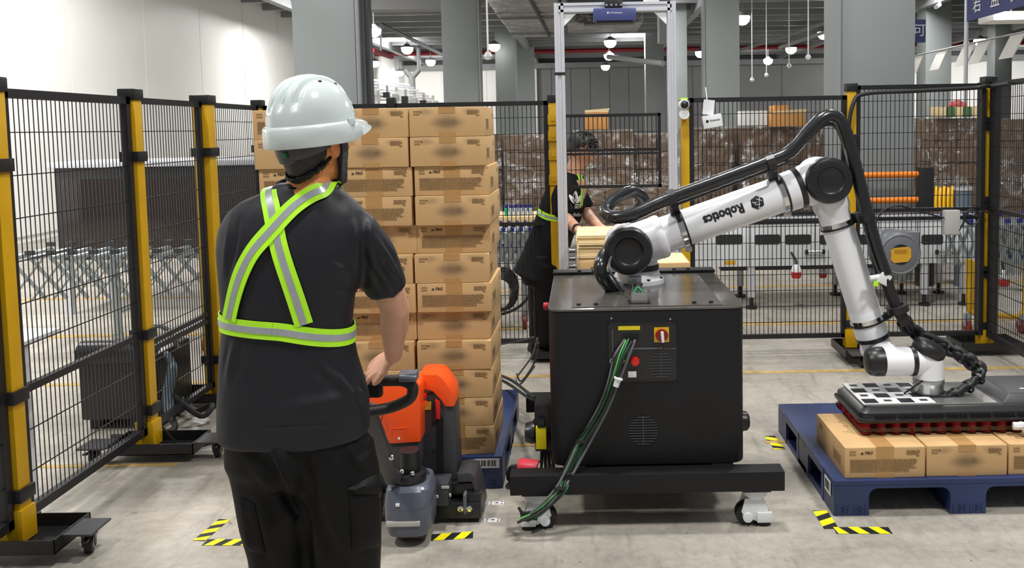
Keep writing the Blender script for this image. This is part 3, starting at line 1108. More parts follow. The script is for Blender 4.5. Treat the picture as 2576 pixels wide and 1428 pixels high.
# cable clipped along the top of the right panels, down the post
cb = MB().tube(catmull([W(2130, 420, FY - 0.06), W(2134, 330, FY - 0.06), W(2146, 262, FY - 0.06), W(2175, 236, FY - 0.045), W(2300, 229, FY - 0.045), W(2450, 221, FY - 0.05), W(2476, 216, FY - 0.1), W(2496, 216, FY - 0.1), W(2540, 210, FY - 0.4)], 6), 0.014, 8).build('fence_cable', 'black_rubber')
tag(cb, 'thick black cable tied along the top rail right of the robot elbow', 'cable')

# white camera dome on the post beside the portal
p = V((XB - 0.012, FY - 0.08, 1.745))
t = thing('dome_camera', 'round white camera with a black lens on top of the yellow post', 'camera', p)
MB().lathe([(0, -0.02), (0.03, -0.02), (0.036, 0.0), (0.036, 0.05), (0, 0.055)], p, Y_, 24).build('housing', 'white', t)
MB().lathe([(0, -0.036), (0.018, -0.032), (0.027, -0.022), (0.028, -0.018)], p, Y_, 20).build('lens', 'black_plastic', t)
MB().lathe([(0, -0.01), (0.034, -0.005), (0.034, 0.03), (0, 0.03)], p - V((0, 0, 0.065)), Y_, 20).build('base', 'white', t)
MB().bx(p.x - 0.025, p.x + 0.025, p.y + 0.01, p.y + 0.05, p.z + 0.034, p.z + 0.045).build('label', 'hiviz', t, smooth=False)

# white card and box hung on the fence, with a small dark emblem and lettering
p = W(1790, 290, FY - 0.05)
t = thing('hanging_card', 'white card above a white box hanging on the fence mesh', 'card', p)
R = Matrix.Rotation(math.radians(9), 3, 'Y')
MB().box(p + V((-0.02, 0, 0.055)), (0.075, 0.004, 0.1), Matrix.Rotation(math.radians(7), 3, 'Y')).build('card', 'white', t, smooth=False)
MB().box(p + V((0, -0.02, -0.04)), (0.13, 0.05, 0.085), R.transposed()).build('box', 'white', t, bevel=0.004)
e = MB()
u, v = R.transposed() @ X_, R.transposed() @ Z_
c0 = p + V((0, -0.0462, -0.035))
e.prism([(0.011 * math.cos(math.radians(60 * k + 30)), 0.011 * math.sin(math.radians(60 * k + 30))) for k in range(6)], c0 - u * 0.036, u, v, (0, -0.0005, 0))
put_text(e, 'Robotics', 0.019, c0 + u * 0.016, u, v, bold=True)
e.build('lettering', 'black_print', t, smooth=False, kind='stuff')
MB().bar(p + V((-0.03, 0, 0.1)), p + V((-0.035, 0.03, 0.19)), 0.006).build('tie', 'white', t)

# ------------------------------------------------------------------ aluminium portal
PY = 5.5
xl, xr = W(1412, 340, PY).x, W(1691, 300, PY).x
zt = W(1540, 15, PY).z + 0.02
t = thing('portal_frame', 'tall aluminium profile portal with white corner plates over the doorway', 'portal', ((xl + xr) / 2, PY, 0))


def profile(m, a, b, w, up):
    m.bar(a, b, w, w, up=up)
    d = (V(b) - V(a)).normalized()
    s = d.cross(V(up)).normalized()
    for k in (-0.28, 0.28):
        m.bar(V(a) + s * w * k + V((0, -w / 2, 0)), V(b) + s * w * k + V((0, -w / 2, 0)), w * 0.3, 0.006, up=(0, 1, 0))


for x, w in ((xl, 0.062), (xr, 0.055)):
    m = MB()
    m.bx(x - w / 2, x + w / 2, PY - 0.03, PY + 0.03, 0, zt)
    for s in (-1, 1):
        m.bx(x + s * w * 0.33 - w * 0.15, x + s * w * 0.33 + w * 0.15, PY - 0.037, PY - 0.03, 0, zt)
    m.build('upright', 'alu', t, smooth=False)
    MB().bx(x - 0.07, x + 0.07, PY - 0.07, PY + 0.07, 0, 0.012).build('foot_plate', 'black_steel', t, smooth=False)
m = MB().bx(xl, xr, PY - 0.03, PY + 0.03, zt - 0.06, zt)
for s in (-1, 1):
    m.bx(xl, xr, PY - 0.037, PY - 0.03, zt - 0.03 + s * 0.02 - 0.008, zt - 0.03 + s * 0.02 + 0.008)
m.build('beam', 'alu', t, smooth=False)
for x, s in ((xl + 0.03, 1), (xr - 0.03, -1)):
    MB().prism([(0, 0), (s * 0.085, 0), (0, -0.085)], (x, PY - 0.02, zt - 0.06), X_, Z_, (0, 0.02, 0)).build('corner_plate', 'white', t, smooth=False)
MB().bx(xl - 0.034, xl + 0.034, PY - 0.04, PY + 0.034, W(1410, 186, PY).z - 0.008, W(1410, 186, PY).z + 0.008).build('cable_tie', 'black_plastic', t, smooth=False)

a, b = W(1492, 24, PY - 0.06), W(1599, 54, PY - 0.06)
v3 = thing('depth_camera', 'indigo box camera with a small white mark under the portal beam', 'camera', ((a.x + b.x) / 2, PY - 0.06, b.z))
MB().bx(a.x, b.x, PY - 0.12, PY - 0.02, b.z, a.z).build('housing', 'indigo', v3, bevel=0.008)
MB().bx(a.x + 0.02, b.x - 0.02, PY - 0.11, PY - 0.03, b.z - 0.012, b.z).build('lens_bar', 'black_plastic', v3, smooth=False)
xm = (a.x + b.x) / 2 + 0.0
MB().bx(xm - 0.06, xm + 0.05, PY - 0.09, PY + 0.045, a.z, zt + 0.012).build('bracket', 'black_steel', v3, bevel=0.006)
m = MB()
for k in range(4):
    m.cyl((xm - 0.05 + 0.03 * k, PY - 0.095, a.z + 0.02), (xm - 0.05 + 0.03 * k, PY - 0.11, a.z + 0.02), 0.008, n=8)
m.build('bolt_row', 'silver', v3, kind='stuff')
e = MB()
put_text(e, '⬢ XYZ Robotics', 0.014, (xm - 0.0, PY - 0.1205, a.z - 0.03), X_, Z_)
e.build('lettering', 'white_print', v3, smooth=False, kind='stuff')
cbl = MB().tube(catmull([(xm, PY - 0.05, zt + 0.01), (xm + 0.08, PY, zt + 0.05), (xm + 0.2, PY, zt + 0.03), (xm + 0.28, PY, zt + 0.09)], 6), 0.006, 6).build('camera_cable', 'black_rubber', v3)

# mesh guard held between the portal posts
a, b = W(1424, 288, PY + 0.1), W(1664, 470, PY + 0.1)
g = fence_panel('small black mesh guard with a double middle bar inside the portal', (xl + 0.0, PY + 0.1), (b.x, PY + 0.1), b.z, a.z, rails=(W(1540, 376, PY + 0.1).z, W(1540, 386, PY + 0.1).z), fw=0.02)
for z in (b.z + 0.04, a.z - 0.04):
    MB().bx(xl - 0.03, xl + 0.03, PY + 0.03, PY + 0.11, z - 0.02, z + 0.02).build('bracket', 'black_steel', g, smooth=False)

# ------------------------------------------------------------------ hose reel and box on the fence
p = W(2266, 640, FY - 0.26)
t = thing('hose_reel', 'grey round hose reel with an amber label hanging on the fence', 'hose reel', p)
MB().lathe([(0, 0), (0.10, 0), (0.118, 0.006), (0.128, 0.002), (0.135, 0.01), (0.145, 0.03), (0.15, 0.05), (0.15, 0.2), (0.13, 0.22), (0, 0.22)], p, Y_, 40).build('casing', 'reel_grey', t)
MB().cyl(p + V((0, -0.003, 0)), p + V((0, 0.002, 0)), 0.068, n=32).build('hub_plate', 'black_plastic', t)
MB().prism([(-0.066, -0.035), (-0.045, -0.055), (0.045, -0.048), (0.068, -0.02), (0.066, 0.035), (0.05, 0.052), (-0.045, 0.045), (-0.066, 0.03)], p + V((0, -0.005, 0)), X_, Z_, (0, 0.003, 0)).build('label', 'label_amber', t, smooth=False)
m = MB()
for k in range(4):
    m.bx(p.x - 0.045, p.x + 0.045 - 0.012 * (k % 2), p.y - 0.0058, p.y - 0.0048, p.z + 0.03 - 0.008 * k, p.z + 0.033 - 0.008 * k)
m.build('print', mat('amber_print', (0.55, 0.36, 0.06), 0.6), t, smooth=False, kind='stuff')
MB().bx(p.x - 0.16, p.x + 0.16, p.y + 0.12, p.y + 0.14, p.z + 0.02, p.z + 0.12).build('mount_plate', 'reel_grey', t, bevel=0.01)
MB().bx(p.x - 0.05, p.x + 0.05, p.y + 0.14, FY - 0.01, p.z - 0.08, p.z + 0.08).build('bracket', 'black_steel', t, smooth=False)
MB().bx(p.x + 0.06, p.x + 0.15, p.y + 0.06, p.y + 0.2, p.z - 0.05, p.z + 0.14).build('side_box', 'reel_grey', t, bevel=0.01)
p = W(2396, 560, FY - 0.06)
t = thing('junction_box', 'pale grey junction box on the fence above the conveyor', 'junction box', p)
MB().bx(p.x - 0.054, p.x + 0.054, p.y, p.y + 0.045, p.z - 0.085, p.z + 0.085).build('casing', 'grey_box', t, bevel=0.006)
MB().bx(p.x - 0.05, p.x + 0.05, p.y - 0.004, p.y, p.z - 0.08, p.z + 0.08).build('lid', 'grey_box', t, bevel=0.002)
lp = []
for k in range(26):
    a = k * 0.5
    lp.append(W(2444, 545, FY - 0.07) + V((0.05 * math.cos(a), -0.002 * k * 0.3, 0.05 * math.sin(a))))
lp = [W(2412, 580, FY - 0.06), W(2424, 560, FY - 0.06), W(2428, 540, FY - 0.06)] + lp + [W(2470, 530, FY - 0.09), W(2500, 542, FY - 0.09)]
tag(MB().tube(catmull(lp, 3), 0.006, 6).build('coiled_lead', 'black_rubber'), 'small coil of black lead hung beside the right corner post', 'cable')
cb = MB().tube(catmull([W(2200, 570, FY - 0.1), W(2220, 530, FY - 0.1), W(2260, 518, FY - 0.1), W(2300, 528, FY - 0.06), W(2375, 548, FY - 0.06)], 6), 0.006, 6).build('thin_lead', 'black_rubber')
tag(cb, 'thin dark lead looping from the hose reel to the junction box', 'cable')
# ------------------------------------------------------------------ machines beyond the back fence
# white belt conveyor with slots, handles, legs
CYV = 7.35
xl_, xr_ = W(1738, 600, CYV).x, W(2452, 600, CYV).x
zt_, zb_ = W(2000, 545, CYV).z, W(2000, 668, CYV).z
t = thing('belt_conveyor', 'long white belt conveyor with dark slots behind the back fence', 'conveyor', ((xl_ + xr_) / 2, CYV, 0))
MB().bx(xl_, xr_, CYV, CYV + 0.03, zb_, zt_ - 0.05).build('side_panel', 'machine_white', t, bevel=0.004)
MB().bx(xl_, xr_, CYV + 0.6, CYV + 0.63, zb_, zt_ - 0.05).build('side_panel', 'machine_white', t, bevel=0.004)
MB().bx(xl_, xr_, CYV + 0.03, CYV + 0.6, zt_ - 0.07, zt_ - 0.02).build('belt', 'dark_grey', t, smooth=False)
MB().bx(xl_ - 0.02, xr_ + 0.02, CYV - 0.015, CYV + 0.02, zt_ - 0.055, zt_).build('top_rail', 'alu', t, bevel=0.006)
MB().bx(xl_, xr_, CYV - 0.018, CYV - 0.012, zt_ - 0.04, zt_ - 0.015).build('rail_insert', 'black_plastic', t, smooth=False)
for px0, px1 in ((1800, 1868), (1898, 1963), (1975, 2040), (2062, 2120), (2140, 2200), (2225, 2300), (2318, 2372)):
    a, b = W(px0, 590, CYV), W(px1, 614, CYV)
    zc = (a.z + b.z) / 2
    MB().prism(rrect(b.x - a.x, 0.085, 0.02), ((a.x + b.x) / 2, CYV - 0.004, zc), X_, Z_, (0, 0.006, 0)).build('slot', 'dark_slot', t)
for px in (1885, 1965, 2050, 2130, 2210, 2308, 2380):
    p = W(px, 640, CYV)
    MB().bx(p.x - 0.003, p.x + 0.003, CYV - 0.003, CYV, zb_, zt_ - 0.05).build('seam', 'dark_slot', t, smooth=False)
for px in (2048, 2374):
    p = W(px, 632, CYV)
    h = MB().cyl(p + V((-0.07, -0.03, 0)), p + V((0.07, -0.03, 0)), 0.012, n=10)
    for s in (-0.07, 0.07):
        h.cyl(p + V((s, -0.035, 0)), p + V((s, 0, 0)), 0.016, n=10)
    h.build('handle', 'silver', t)
    MB().bx(p.x - 0.085, p.x - 0.06, CYV - 0.045, CYV - 0.02, p.z - 0.02, p.z + 0.02).build('handle_end', 'black_plastic', t, bevel=0.004)
    MB().bx(p.x + 0.06, p.x + 0.085, CYV - 0.045, CYV - 0.02, p.z - 0.02, p.z + 0.02).build('handle_end', 'black_plastic', t, bevel=0.004)
p = W(1836, 660, CYV)
MB().bx(p.x - 0.05, p.x + 0.05, CYV - 0.003, CYV, p.z - 0.018, p.z + 0.018).build('warning_label', 'label_amber', t, smooth=False)
for px in (1772, 1892, 2150, 2330, 2430):
    x = W(px, 700, CYV).x
    for y in (CYV + 0.04, CYV + 0.57):
        lg = MB().bx(x - 0.03, x + 0.03, y - 0.025, y + 0.025, 0.1, zb_ + 0.02).build('leg', 'alu', t, bevel=0.004)
        MB().cyl((x, y, 0), (x, y, 0.1), 0.018, n=10).build('screw_foot', 'black_steel', lg)
        MB().cyl((x, y, 0), (x, y, 0.02), 0.05, n=14).build('foot_pad', 'black_rubber', lg)
MB().bx(xl_ + 0.3, xr_ - 0.3, CYV + 0.25, CYV + 0.4, 0.3, zb_).build('drive_box', 'dark_grey', t, smooth=False)


def plug(px, py, Y, lab, s=1.0, flip=True):
    p = W(px, py, Y)
    t = thing('power_plug', lab, 'plug', p, 'red and white power plugs')
    MB().lathe([(0, -0.06 * s), (0.035 * s, -0.055 * s), (0.045 * s, -0.03 * s), (0.042 * s, 0.0)], p, Z_, 16).build('shell', 'red', t)
    MB().lathe([(0.042 * s, 0.0), (0.04 * s, 0.03 * s), (0.025 * s, 0.06 * s), (0, 0.065 * s)], p, Z_, 16).build('body', 'white', t)
    MB().tube(catmull([p + V((0, 0, 0.06 * s)), p + V((0.0, 0.02, 0.1 * s)), p + V((-0.03, 0.06, 0.16 * s))], 4), 0.01 * s, 6).build('lead', 'black_rubber', t)


plug(2003, 683, CYV - 0.06, 'red and white power plug hanging under the conveyor side')
plug(2070, 686, CYV + 0.3, 'dark red power plug in the shade under the conveyor', 0.8)
plug(2524, 700, 6.7, 'red and white power plug hanging under the right folding conveyor', 1.1)

# folding (accordion) conveyors: crossing flat bars, blue roller tops, caster legs


def folding_conveyor(label, x0, x1, y, ztop, zlow, dep=0.5, n=10, legs=(), frame_m='steel_zinc', legm='steel_zinc', capm='blue_cap'):
    t = thing('folding_conveyor', label, 'conveyor', ((x0 + x1) / 2, y + dep / 2, 0))
    w = (x1 - x0) / n
    for yy in (y, y + dep):
        for i in range(n):
            for (a, b, o) in ((x0 + i * w, x0 + (i + 1.6) * w, 0), (x0 + (i + 1.6) * w, x0 + i * w, 0.008)):
                MB().bar((a, yy + o, zlow), (b, yy + o, ztop - 0.06), 0.006, 0.028, up=(1, 0, 1)).build('lattice_bar', frame_m, t, smooth=False)
    for i in range(n + 1):
        x = x0 + i * w
        for yy in (y, y + dep):
            MB().bx(x - w * 0.2, x + w * 0.2, yy - 0.016, yy + 0.016, ztop - 0.035, ztop).build('roller_cap', capm, t, bevel=0.004)
        MB().cyl((x, y, ztop - 0.06), (x, y + dep, ztop - 0.06), 0.02, n=8).build('roller', 'steel_zinc', t)
    for i, x in enumerate(legs):
        for yy in (y + 0.03, y + dep - 0.03):
            MB().bx(x - 0.02, x + 0.02, yy - 0.02, yy + 0.02, 0.14, ztop - 0.05).build('leg', legm, t, bevel=0.003)
            cs = MB().cyl((x - 0.013, yy, 0.06), (x + 0.013, yy, 0.06), 0.06, n=18).build('caster_wheel', mat('caster_red', (0.50, 0.14, 0.10), 0.5) if 'caster_red' not in bpy.data.materials else bpy.data.materials['caster_red'], t)
            MB().bx(x - 0.028, x + 0.028, yy - 0.02, yy + 0.03, 0.06, 0.15).build('caster_fork', 'steel_zinc', t, bevel=0.004)
        MB().bar((x, y + 0.03, 0.3), (x, y + dep - 0.03, 0.3), 0.02).build('cross_bar', 'steel_zinc', t)
    return t


Yc = 6.75
f1 = folding_conveyor('folding roller conveyor of zinc lattice with blue tops beside the carton stack', W(1090, 600, Yc).x, W(1334, 600, Yc).x, Yc, W(1280, 572, Yc).z, W(1280, 682, Yc).z, n=11,
                      legs=(W(1318, 700, Yc).x, W(1120, 700, Yc).x))
f2 = folding_conveyor('folding roller conveyor of zinc lattice at the right edge', W(2440, 600, 6.5).x, W(2720, 600, 6.5).x, 6.5, W(2520, 550, 6.5).z, W(2520, 692, 6.5).z, n=9, legs=(W(2700, 700, 6.5).x,))
f3 = folding_conveyor('folding roller conveyor of zinc lattice beyond the left side fence', -4.2, -2.65, 6.2, 0.78, 0.42, n=10, legs=(-3.45, -2.8), capm='dark_grey')

# yellow bent-tube stand under the right conveyor
t = thing('tube_stand', 'yellow bent-tube stand under the right folding conveyor, on casters', 'stand', W(2510, 800, 6.35))
q = [W(2436, 652, 6.35), W(2436, 720, 6.35), W(2437, 770, 6.35), W(2446, 786, 6.35), W(2470, 788, 6.35), W(2550, 796, 6.35), W(2572, 788, 6.35), W(2578, 765, 6.35), W(2580, 660, 6.35)]
MB().tube(catmull(q, 5), 0.02, 10).build('tube_frame', 'yellow', t)
MB().bar(W(2448, 655, 6.4), W(2448, 785, 6.4), 0.03).build('strut', 'yellow', t)
MB().bar(W(2440, 716, 6.4), W(2578, 730, 6.4), 0.018).build('cross_bar', 'steel_zinc', t)
p = W(2434, 800, 6.35)
for pxx in (2434, 2570):
    p = W(pxx, 800, 6.35)
    MB().cyl((p.x - 0.015, p.y, 0.055), (p.x + 0.015, p.y, 0.055), 0.055, n=18).build('caster_wheel', bpy.data.materials['caster_red'], t)
    MB().bx(p.x - 0.025, p.x + 0.025, p.y - 0.02, p.y + 0.02, 0.06, W(pxx, 788, 6.35).z).build('caster_fork', 'steel_zinc', t, bevel=0.004)

# coiled cable hung behind the stack
m = MB()
for k in range(5):
    c = W(1262, 738, 6.66) + V((0.004 * k, 0.02 * k, 0.006 * k))
    r = 0.1 + 0.008 * k
    m.tube([c + V((r * 0.8 * math.cos(2 * PI * i / 24), 0.02 * math.sin(i), r * 1.25 * math.sin(2 * PI * i / 24))) for i in range(25)], 0.012, 7)
m.tube(catmull([W(1262, 790, 6.66), W(1300, 775, 6.68), W(1330, 745, 6.7), W(1345, 700, 6.74)], 6), 0.012, 7)
tag(m.build('cable_coil', 'black_rubber'), 'coil of thick black cable hanging beside the carton stack', 'cable')

# board shelf with a row of bottles behind the left back-fence panel
Ys = 7.5
a, b = W(1130, 548, Ys), W(1352, 560, Ys)
sh = thing('board_shelf', 'pale board shelf carrying bottles behind the back fence', 'shelf', ((a.x + b.x) / 2, Ys, 0))
MB().bx(a.x, b.x, Ys, Ys + 0.5, b.z, a.z).build('board', 'wood', sh, bevel=0.003)
MB().bx(a.x, b.x, Ys - 0.01, Ys + 0.01, b.z - 0.04, b.z).build('front_rail', 'black_steel', sh, smooth=False)
for x in (a.x + 0.1, b.x - 0.05):
    for y in (Ys + 0.04, Ys + 0.46):
        MB().bx(x - 0.02, x + 0.02, y - 0.02, y + 0.02, 0, b.z).build('leg', 'black_steel', sh, smooth=False)
bot0 = None
teal = mat('teal_bottle', (0.10, 0.62, 0.45), 0.3)
pale = mat('pale_bottle', (0.66, 0.72, 0.78), 0.3)
names = ['first', 'second', 'third', 'fourth', 'fifth', 'sixth']
for i, px in enumerate((1274, 1286, 1298, 1310, 1322, 1334)):
    p = V((W(px, 545, Ys + 0.1).x, Ys + 0.1, a.z))
    m1 = teal if i == 0 else pale
    t = thing('bottle', ('green' if i == 0 else 'pale') + ' bottle with a blue cap, ' + names[i] + ' from the stack end of the shelf', 'bottle', p, 'bottles on the board shelf')
    MB().lathe([(0, 0), (0.017, 0), (0.018, 0.05), (0.016, 0.07), (0.008, 0.08)], p, Z_, 12).build('body', m1, t)
    MB().lathe([(0.017, 0.072), (0.017, 0.1), (0, 0.1)], p, Z_, 12).build('cap', 'blue_cap', t)

# orange barrier, hoses, bin in front of the widest column
Yb = 8.3
p0, p1 = W(2170, 441, Yb), W(2326, 441, Yb)
t = thing('crash_barrier', 'orange two-rail crash barrier with a black end post', 'barrier', (p1.x, Yb, 0))
for py in (441, 505):
    a, b = W(2150, py, Yb), W(2322, py - 3, Yb)
    MB().cyl((a.x, Yb, a.z), (b.x, Yb, a.z), 0.03, n=14).build('rail', 'orange_rail', t)
MB().bx(W(2308, 440, Yb).x, W(2345, 440, Yb).x, Yb - 0.06, Yb + 0.06, 0, W(2326, 420, Yb).z).build('end_post', 'black_plastic', t, bevel=0.015)
MB().bx(W(2160, 440, Yb).x - 0.15, W(2160, 440, Yb).x, Yb - 0.06, Yb + 0.06, 0, W(2326, 420, Yb).z).build('end_post', 'black_plastic', t, bevel=0.015)
t = thing('hose_bundle', 'yellow hose bundle hung in loops beside the black barrier post', 'hose', W(2372, 520, Yb))
MB().bx(W(2348, 500, Yb).x, W(2396, 500, Yb).x, Yb - 0.02, Yb + 0.02, W(2370, 478, Yb).z, W(2370, 474, Yb).z).build('hook', 'black_steel', t)
MB().bx(W(2342, 500, Yb).x, W(2350, 500, Yb).x, Yb - 0.02, Yb + 0.02, 0, W(2370, 474, Yb).z).build('stand', 'black_steel', t)
for k in range(5):
    x = W(2351 + k * 10, 500, Yb).x
    zt2, zb2 = W(2370, 474 + (k % 2) * 3, Yb).z, W(2370, 545 + 6 * (k % 3), Yb).z
    MB().tube(catmull([(x, Yb - 0.05, zb2), (x - 0.012, Yb - 0.05, (zt2 + zb2) / 2), (x, Yb - 0.03, zt2 - 0.03), (x + 0.014, Yb, zt2 + 0.01), (x + 0.03, Yb + 0.03, zt2 - 0.04), (x + 0.03, Yb + 0.05, zb2)], 5), 0.017, 8).build('loop', 'yellow_hose', t)
p = W(2422, 520, 8.25)
t = thing('waste_bin', 'grey waste bin with a pale rim behind the right fence panel', 'bin', (p.x, 8.25, 0))
zz = W(2422, 470, 8.25).z
MB().lathe([(0, 0), (0.07, 0), (0.085, zz - 0.02), (0.08, zz - 0.02), (0.066, 0.02), (0, 0.02)], (p.x, 8.25, 0), Z_, 24).build('body', 'bin_grey', t)
MB().lathe([(0.083, zz - 0.03), (0.094, zz - 0.03), (0.094, zz), (0.08, zz)], (p.x, 8.25, 0), Z_, 24).build('rim', 'grey_box', t)
MB().lathe([(0, 0), (0.03, 0.0), (0.02, 0.03), (0, 0.035)], (p.x, 8.25, zz), Z_, 12).build('knob', 'black_plastic', t)
MB().lathe([(0.08, zz), (0.05, zz + 0.012), (0, zz + 0.014)], (p.x, 8.25, 0), Z_, 24).build('lid', 'bin_grey', t)

# dark glass-fronted machine beyond the left fence, white pole, charger
t = thing('dark_machine', 'dark glass-fronted machine with a grey top rail behind the worker', 'machine', (-3.6, 7.6, 0))
MB().bx(-4.7, -2.75, 7.6, 8.4, 0.5, W(600, 415, 7.6).z).build('cabinet', 'black_plastic', t, bevel=0.01)
MB().bx(-4.75, -2.7, 7.56, 8.42, W(600, 415, 7.6).z, W(600, 400, 7.6).z).build('top_rail', 'alu', t, bevel=0.01)
for k in range(3):
    MB().bx(-4.65 + 0.63 * k, -4.07 + 0.63 * k, 7.585, 7.6, 0.6, W(600, 415, 7.6).z - 0.1).build('window', mat('smoked_glass', (0.16, 0.13, 0.13), 0.08) if 'smoked_glass' not in bpy.data.materials else bpy.data.materials['smoked_glass'], t, bevel=0.004)
for x in (-4.65, -2.8):
    for y in (7.65, 8.35):
        MB().bx(x - 0.03, x + 0.03, y - 0.03, y + 0.03, 0, 0.5).build('leg', 'alu', t)
p = G(90, 1305)
t = thing('white_pole', 'short white pole with a black rubber foot at the lower left', 'pole', p)
MB().cyl(p + V((0, 0, 0.03)), p + V((0, 0, 0.75)), 0.018, n=14).build('tube', 'white', t)
MB().cyl(p, p + V((0, 0, 0.03)), 0.021, n=14).build('foot', 'black_rubber', t)
MB().bx(p.x - 0.28, p.x + 0.03, p.y - 0.2, p.y + 0.2, 0.75, 0.77).build('shelf_plate', 'white', t, bevel=0.004)
p = V((-2.5, 4.75, 0))
t = thing('charger_unit', 'black machine with thick dark hoses on the floor behind the left fence', 'machine', p)
MB().bx(-2.75, -2.32, 4.55, 4.95, 0.06, 0.42).build('casing', 'black_plastic', t, bevel=0.02)
MB().cyl((-2.75, 4.6, 0.42), (-2.36, 4.6, 0.42), 0.07, n=18).build('drum', 'black_plastic', t)
for x in (-2.7, -2.37):
    MB().bx(x - 0.03, x + 0.03, 4.6, 4.9, 0, 0.06).build('foot', 'black_rubber', t)
MB().tube(catmull([(-2.5, 4.6, 0.42), (-2.42, 4.55, 0.56), (-2.3, 4.6, 0.56), (-2.27, 4.7, 0.42)], 6), 0.014, 8).build('handle', 'steel_zinc', t)
MB().tube(catmull([(-2.32, 4.65, 0.4), (-2.26, 4.6, 0.34), (-2.27, 4.55, 0.2), (-2.24, 4.5, 0.1)], 6), [0.02] * 6 + [0.03] * 13, 10).build('nozzle', mat('slate_plastic', (0.33, 0.38, 0.42), 0.4), t)
hs = MB().tube(catmull([(-2.24, 4.5, 0.1), (-2.2, 4.46, 0.04), (-2.3, 4.4, 0.02), (-2.5, 4.4, 0.02)], 6), 0.018, 8)
hs.tube(catmull([(-2.25, 4.55, 0.2), (-2.12, 4.6, 0.06), (-2.08, 4.66, 0.1), (-2.2, 4.72, 0.05), (-2.32, 4.8, 0.1)], 6), 0.016, 8)
hs.build('hose', 'black_rubber', t)
cb = MB().tube(catmull([(-2.13, 4.2, 0.14), (-2.05, 4.25, 0.02), (-1.9, 4.35, 0.012), (-1.75, 4.7, 0.012), (-1.72, 5.1, 0.05), (-1.9, 5.3, 0.2)], 8), 0.006, 6).build('floor_lead', 'black_rubber')
tag(cb, 'thin black lead curling on the floor between the left posts', 'cable')

# pale elevated conveyor steelwork far off, left of the second column
t = thing('steel_gantry', 'pale elevated conveyor steelwork far behind the fence at left', 'gantry', (W(1000, 300, 31).x, 31, 0))
for k in range(7):
    a, b = W(905 + 4 * k, 196 + 9 * k, 31), W(1030 + 12 * k, 214 + 7 * k, 33)
    MB().bar(a, b, 0.07).build('rail', 'wall_white' if k % 2 == 0 else 'alu', t, smooth=False)
for k in range(9):
    px = 905 + 23 * k
    a = W(px, 200 + 5 * k, 31.5)
    MB().bx(a.x - 0.04, a.x + 0.04, 31.46, 31.54, 0, a.z).build('post', 'wall_white' if k % 3 else 'alu', t, smooth=False)
    MB().bx(a.x - 0.12, a.x + 0.1, 31.3, 31.5, a.z - 0.45 - 0.04 * (k % 3), a.z - 0.25).build('drive_box', 'dark_grey' if k % 2 else 'wall_white', t, smooth=False)
t = thing('downpipe', 'pale forked downpipe in front of the far white wall', 'pipe', (W(1036, 300, 34).x, 34, 0))
a = W(1036, 190, 34)
MB().cyl((a.x, 34, 0), a, 0.13, n=12).build('pipe_run', 'wall_grey', t)
for q in (1018, 1054):
    MB().cyl(a - V((0, 0, 0.1)), W(q, 176, 34), 0.1, n=10).build('branch', 'wall_grey', t)
MB().cyl(W(1054, 176, 34), (W(1054, 176, 34).x, 34, 5.3), 0.08, n=10).build('riser', 'wall_grey', t)
# ------------------------------------------------------------------ robot cabinet on its caster frame
CXm, CY0, CY1, CZ0, CZ1, CWd = 0.247, 3.37, 4.25, 0.238, 0.878, 0.785
t = thing('robot_cabinet', 'large black robot cabinet with rounded corners on a black caster frame', 'cabinet', (CXm, (CY0 + CY1) / 2, 0))
cyc = (CY0 + CY1) / 2
cb_ = MB().prism(rrect(CWd, CY1 - CY0, 0.055, 7), (CXm, cyc, CZ0), X_, Y_, (0, 0, CZ1 - CZ0 - 0.008)).build('body', 'black_paint', t, bevel=0.006)
tpl = MB().prism(rrect(CWd + 0.006, CY1 - CY0 + 0.006, 0.055, 7), (CXm, cyc, CZ1 - 0.008), X_, Y_, (0, 0, 0.008)).build('top_plate', 'deck_paint', t, bevel=0.003)
MB().bx(CXm - 0.30, CXm + 0.31, CY0 + 0.03, CY1 - 0.1, CZ1, CZ1 + 0.003).build('deck_sheet', 'deck_paint', tpl, smooth=False)
MB().bx(CXm - 0.4, CXm + 0.4, CY1 - 0.075, CY1 + 0.02, CZ1, CZ1 + 0.014).build('rear_cover', 'black_paint', t, bevel=0.003)
for s in (-1, 1):
    for (ax, ay) in ((0.20, 0.07), (0.27, 0.075), (0.2, 0.83), (0.27, 0.83)):
        z = CZ1 + (0.014 if ay > 0.5 else 0.003)
        MB().cyl((CXm + s * ax, CY0 + ay, z), (CXm + s * ax, CY0 + ay, z + 0.007), 0.009, n=8).build('screw', 'black_rubber', t, smooth=False)


def CF(px, py, dy=0.0):
    return W(px, py, CY0 + dy)


# control panel let into the front
a, b = CF(1530, 812), CF(1703, 957)
pn = MB()
xs0, xs1, zs0, zs1 = a.x, b.x, b.z, a.z
for q in ((xs0, xs1, zs1 - 0.004, zs1), (xs0, xs1, zs0, zs0 + 0.004), (xs0, xs0 + 0.004, zs0, zs1), (xs1 - 0.004, xs1, zs0, zs1)):
    pn.bx(q[0], q[1], CY0 - 0.004, CY0, q[2], q[3])
pn.bx(xs0 + 0.004, xs1 - 0.004, CY0 - 0.0015, CY0, zs0 + 0.004, zs1 - 0.004)
pnl = pn.build('control_panel', 'black_plastic', t, smooth=False)
a, b = CF(1555, 820), CF(1610, 829)
MB().bx(a.x, b.x, CY0 - 0.003, CY0 - 0.001, b.z, a.z).build('warning_label', 'label_yellow', pnl, smooth=False)
a, b = CF(1566, 838), CF(1607, 859)
MB().bx(a.x, b.x, CY0 - 0.0025, CY0 - 0.001, b.z, a.z).build('cable_slot', 'shadow_gap', pnl, smooth=False)
c = CF(1664, 841)
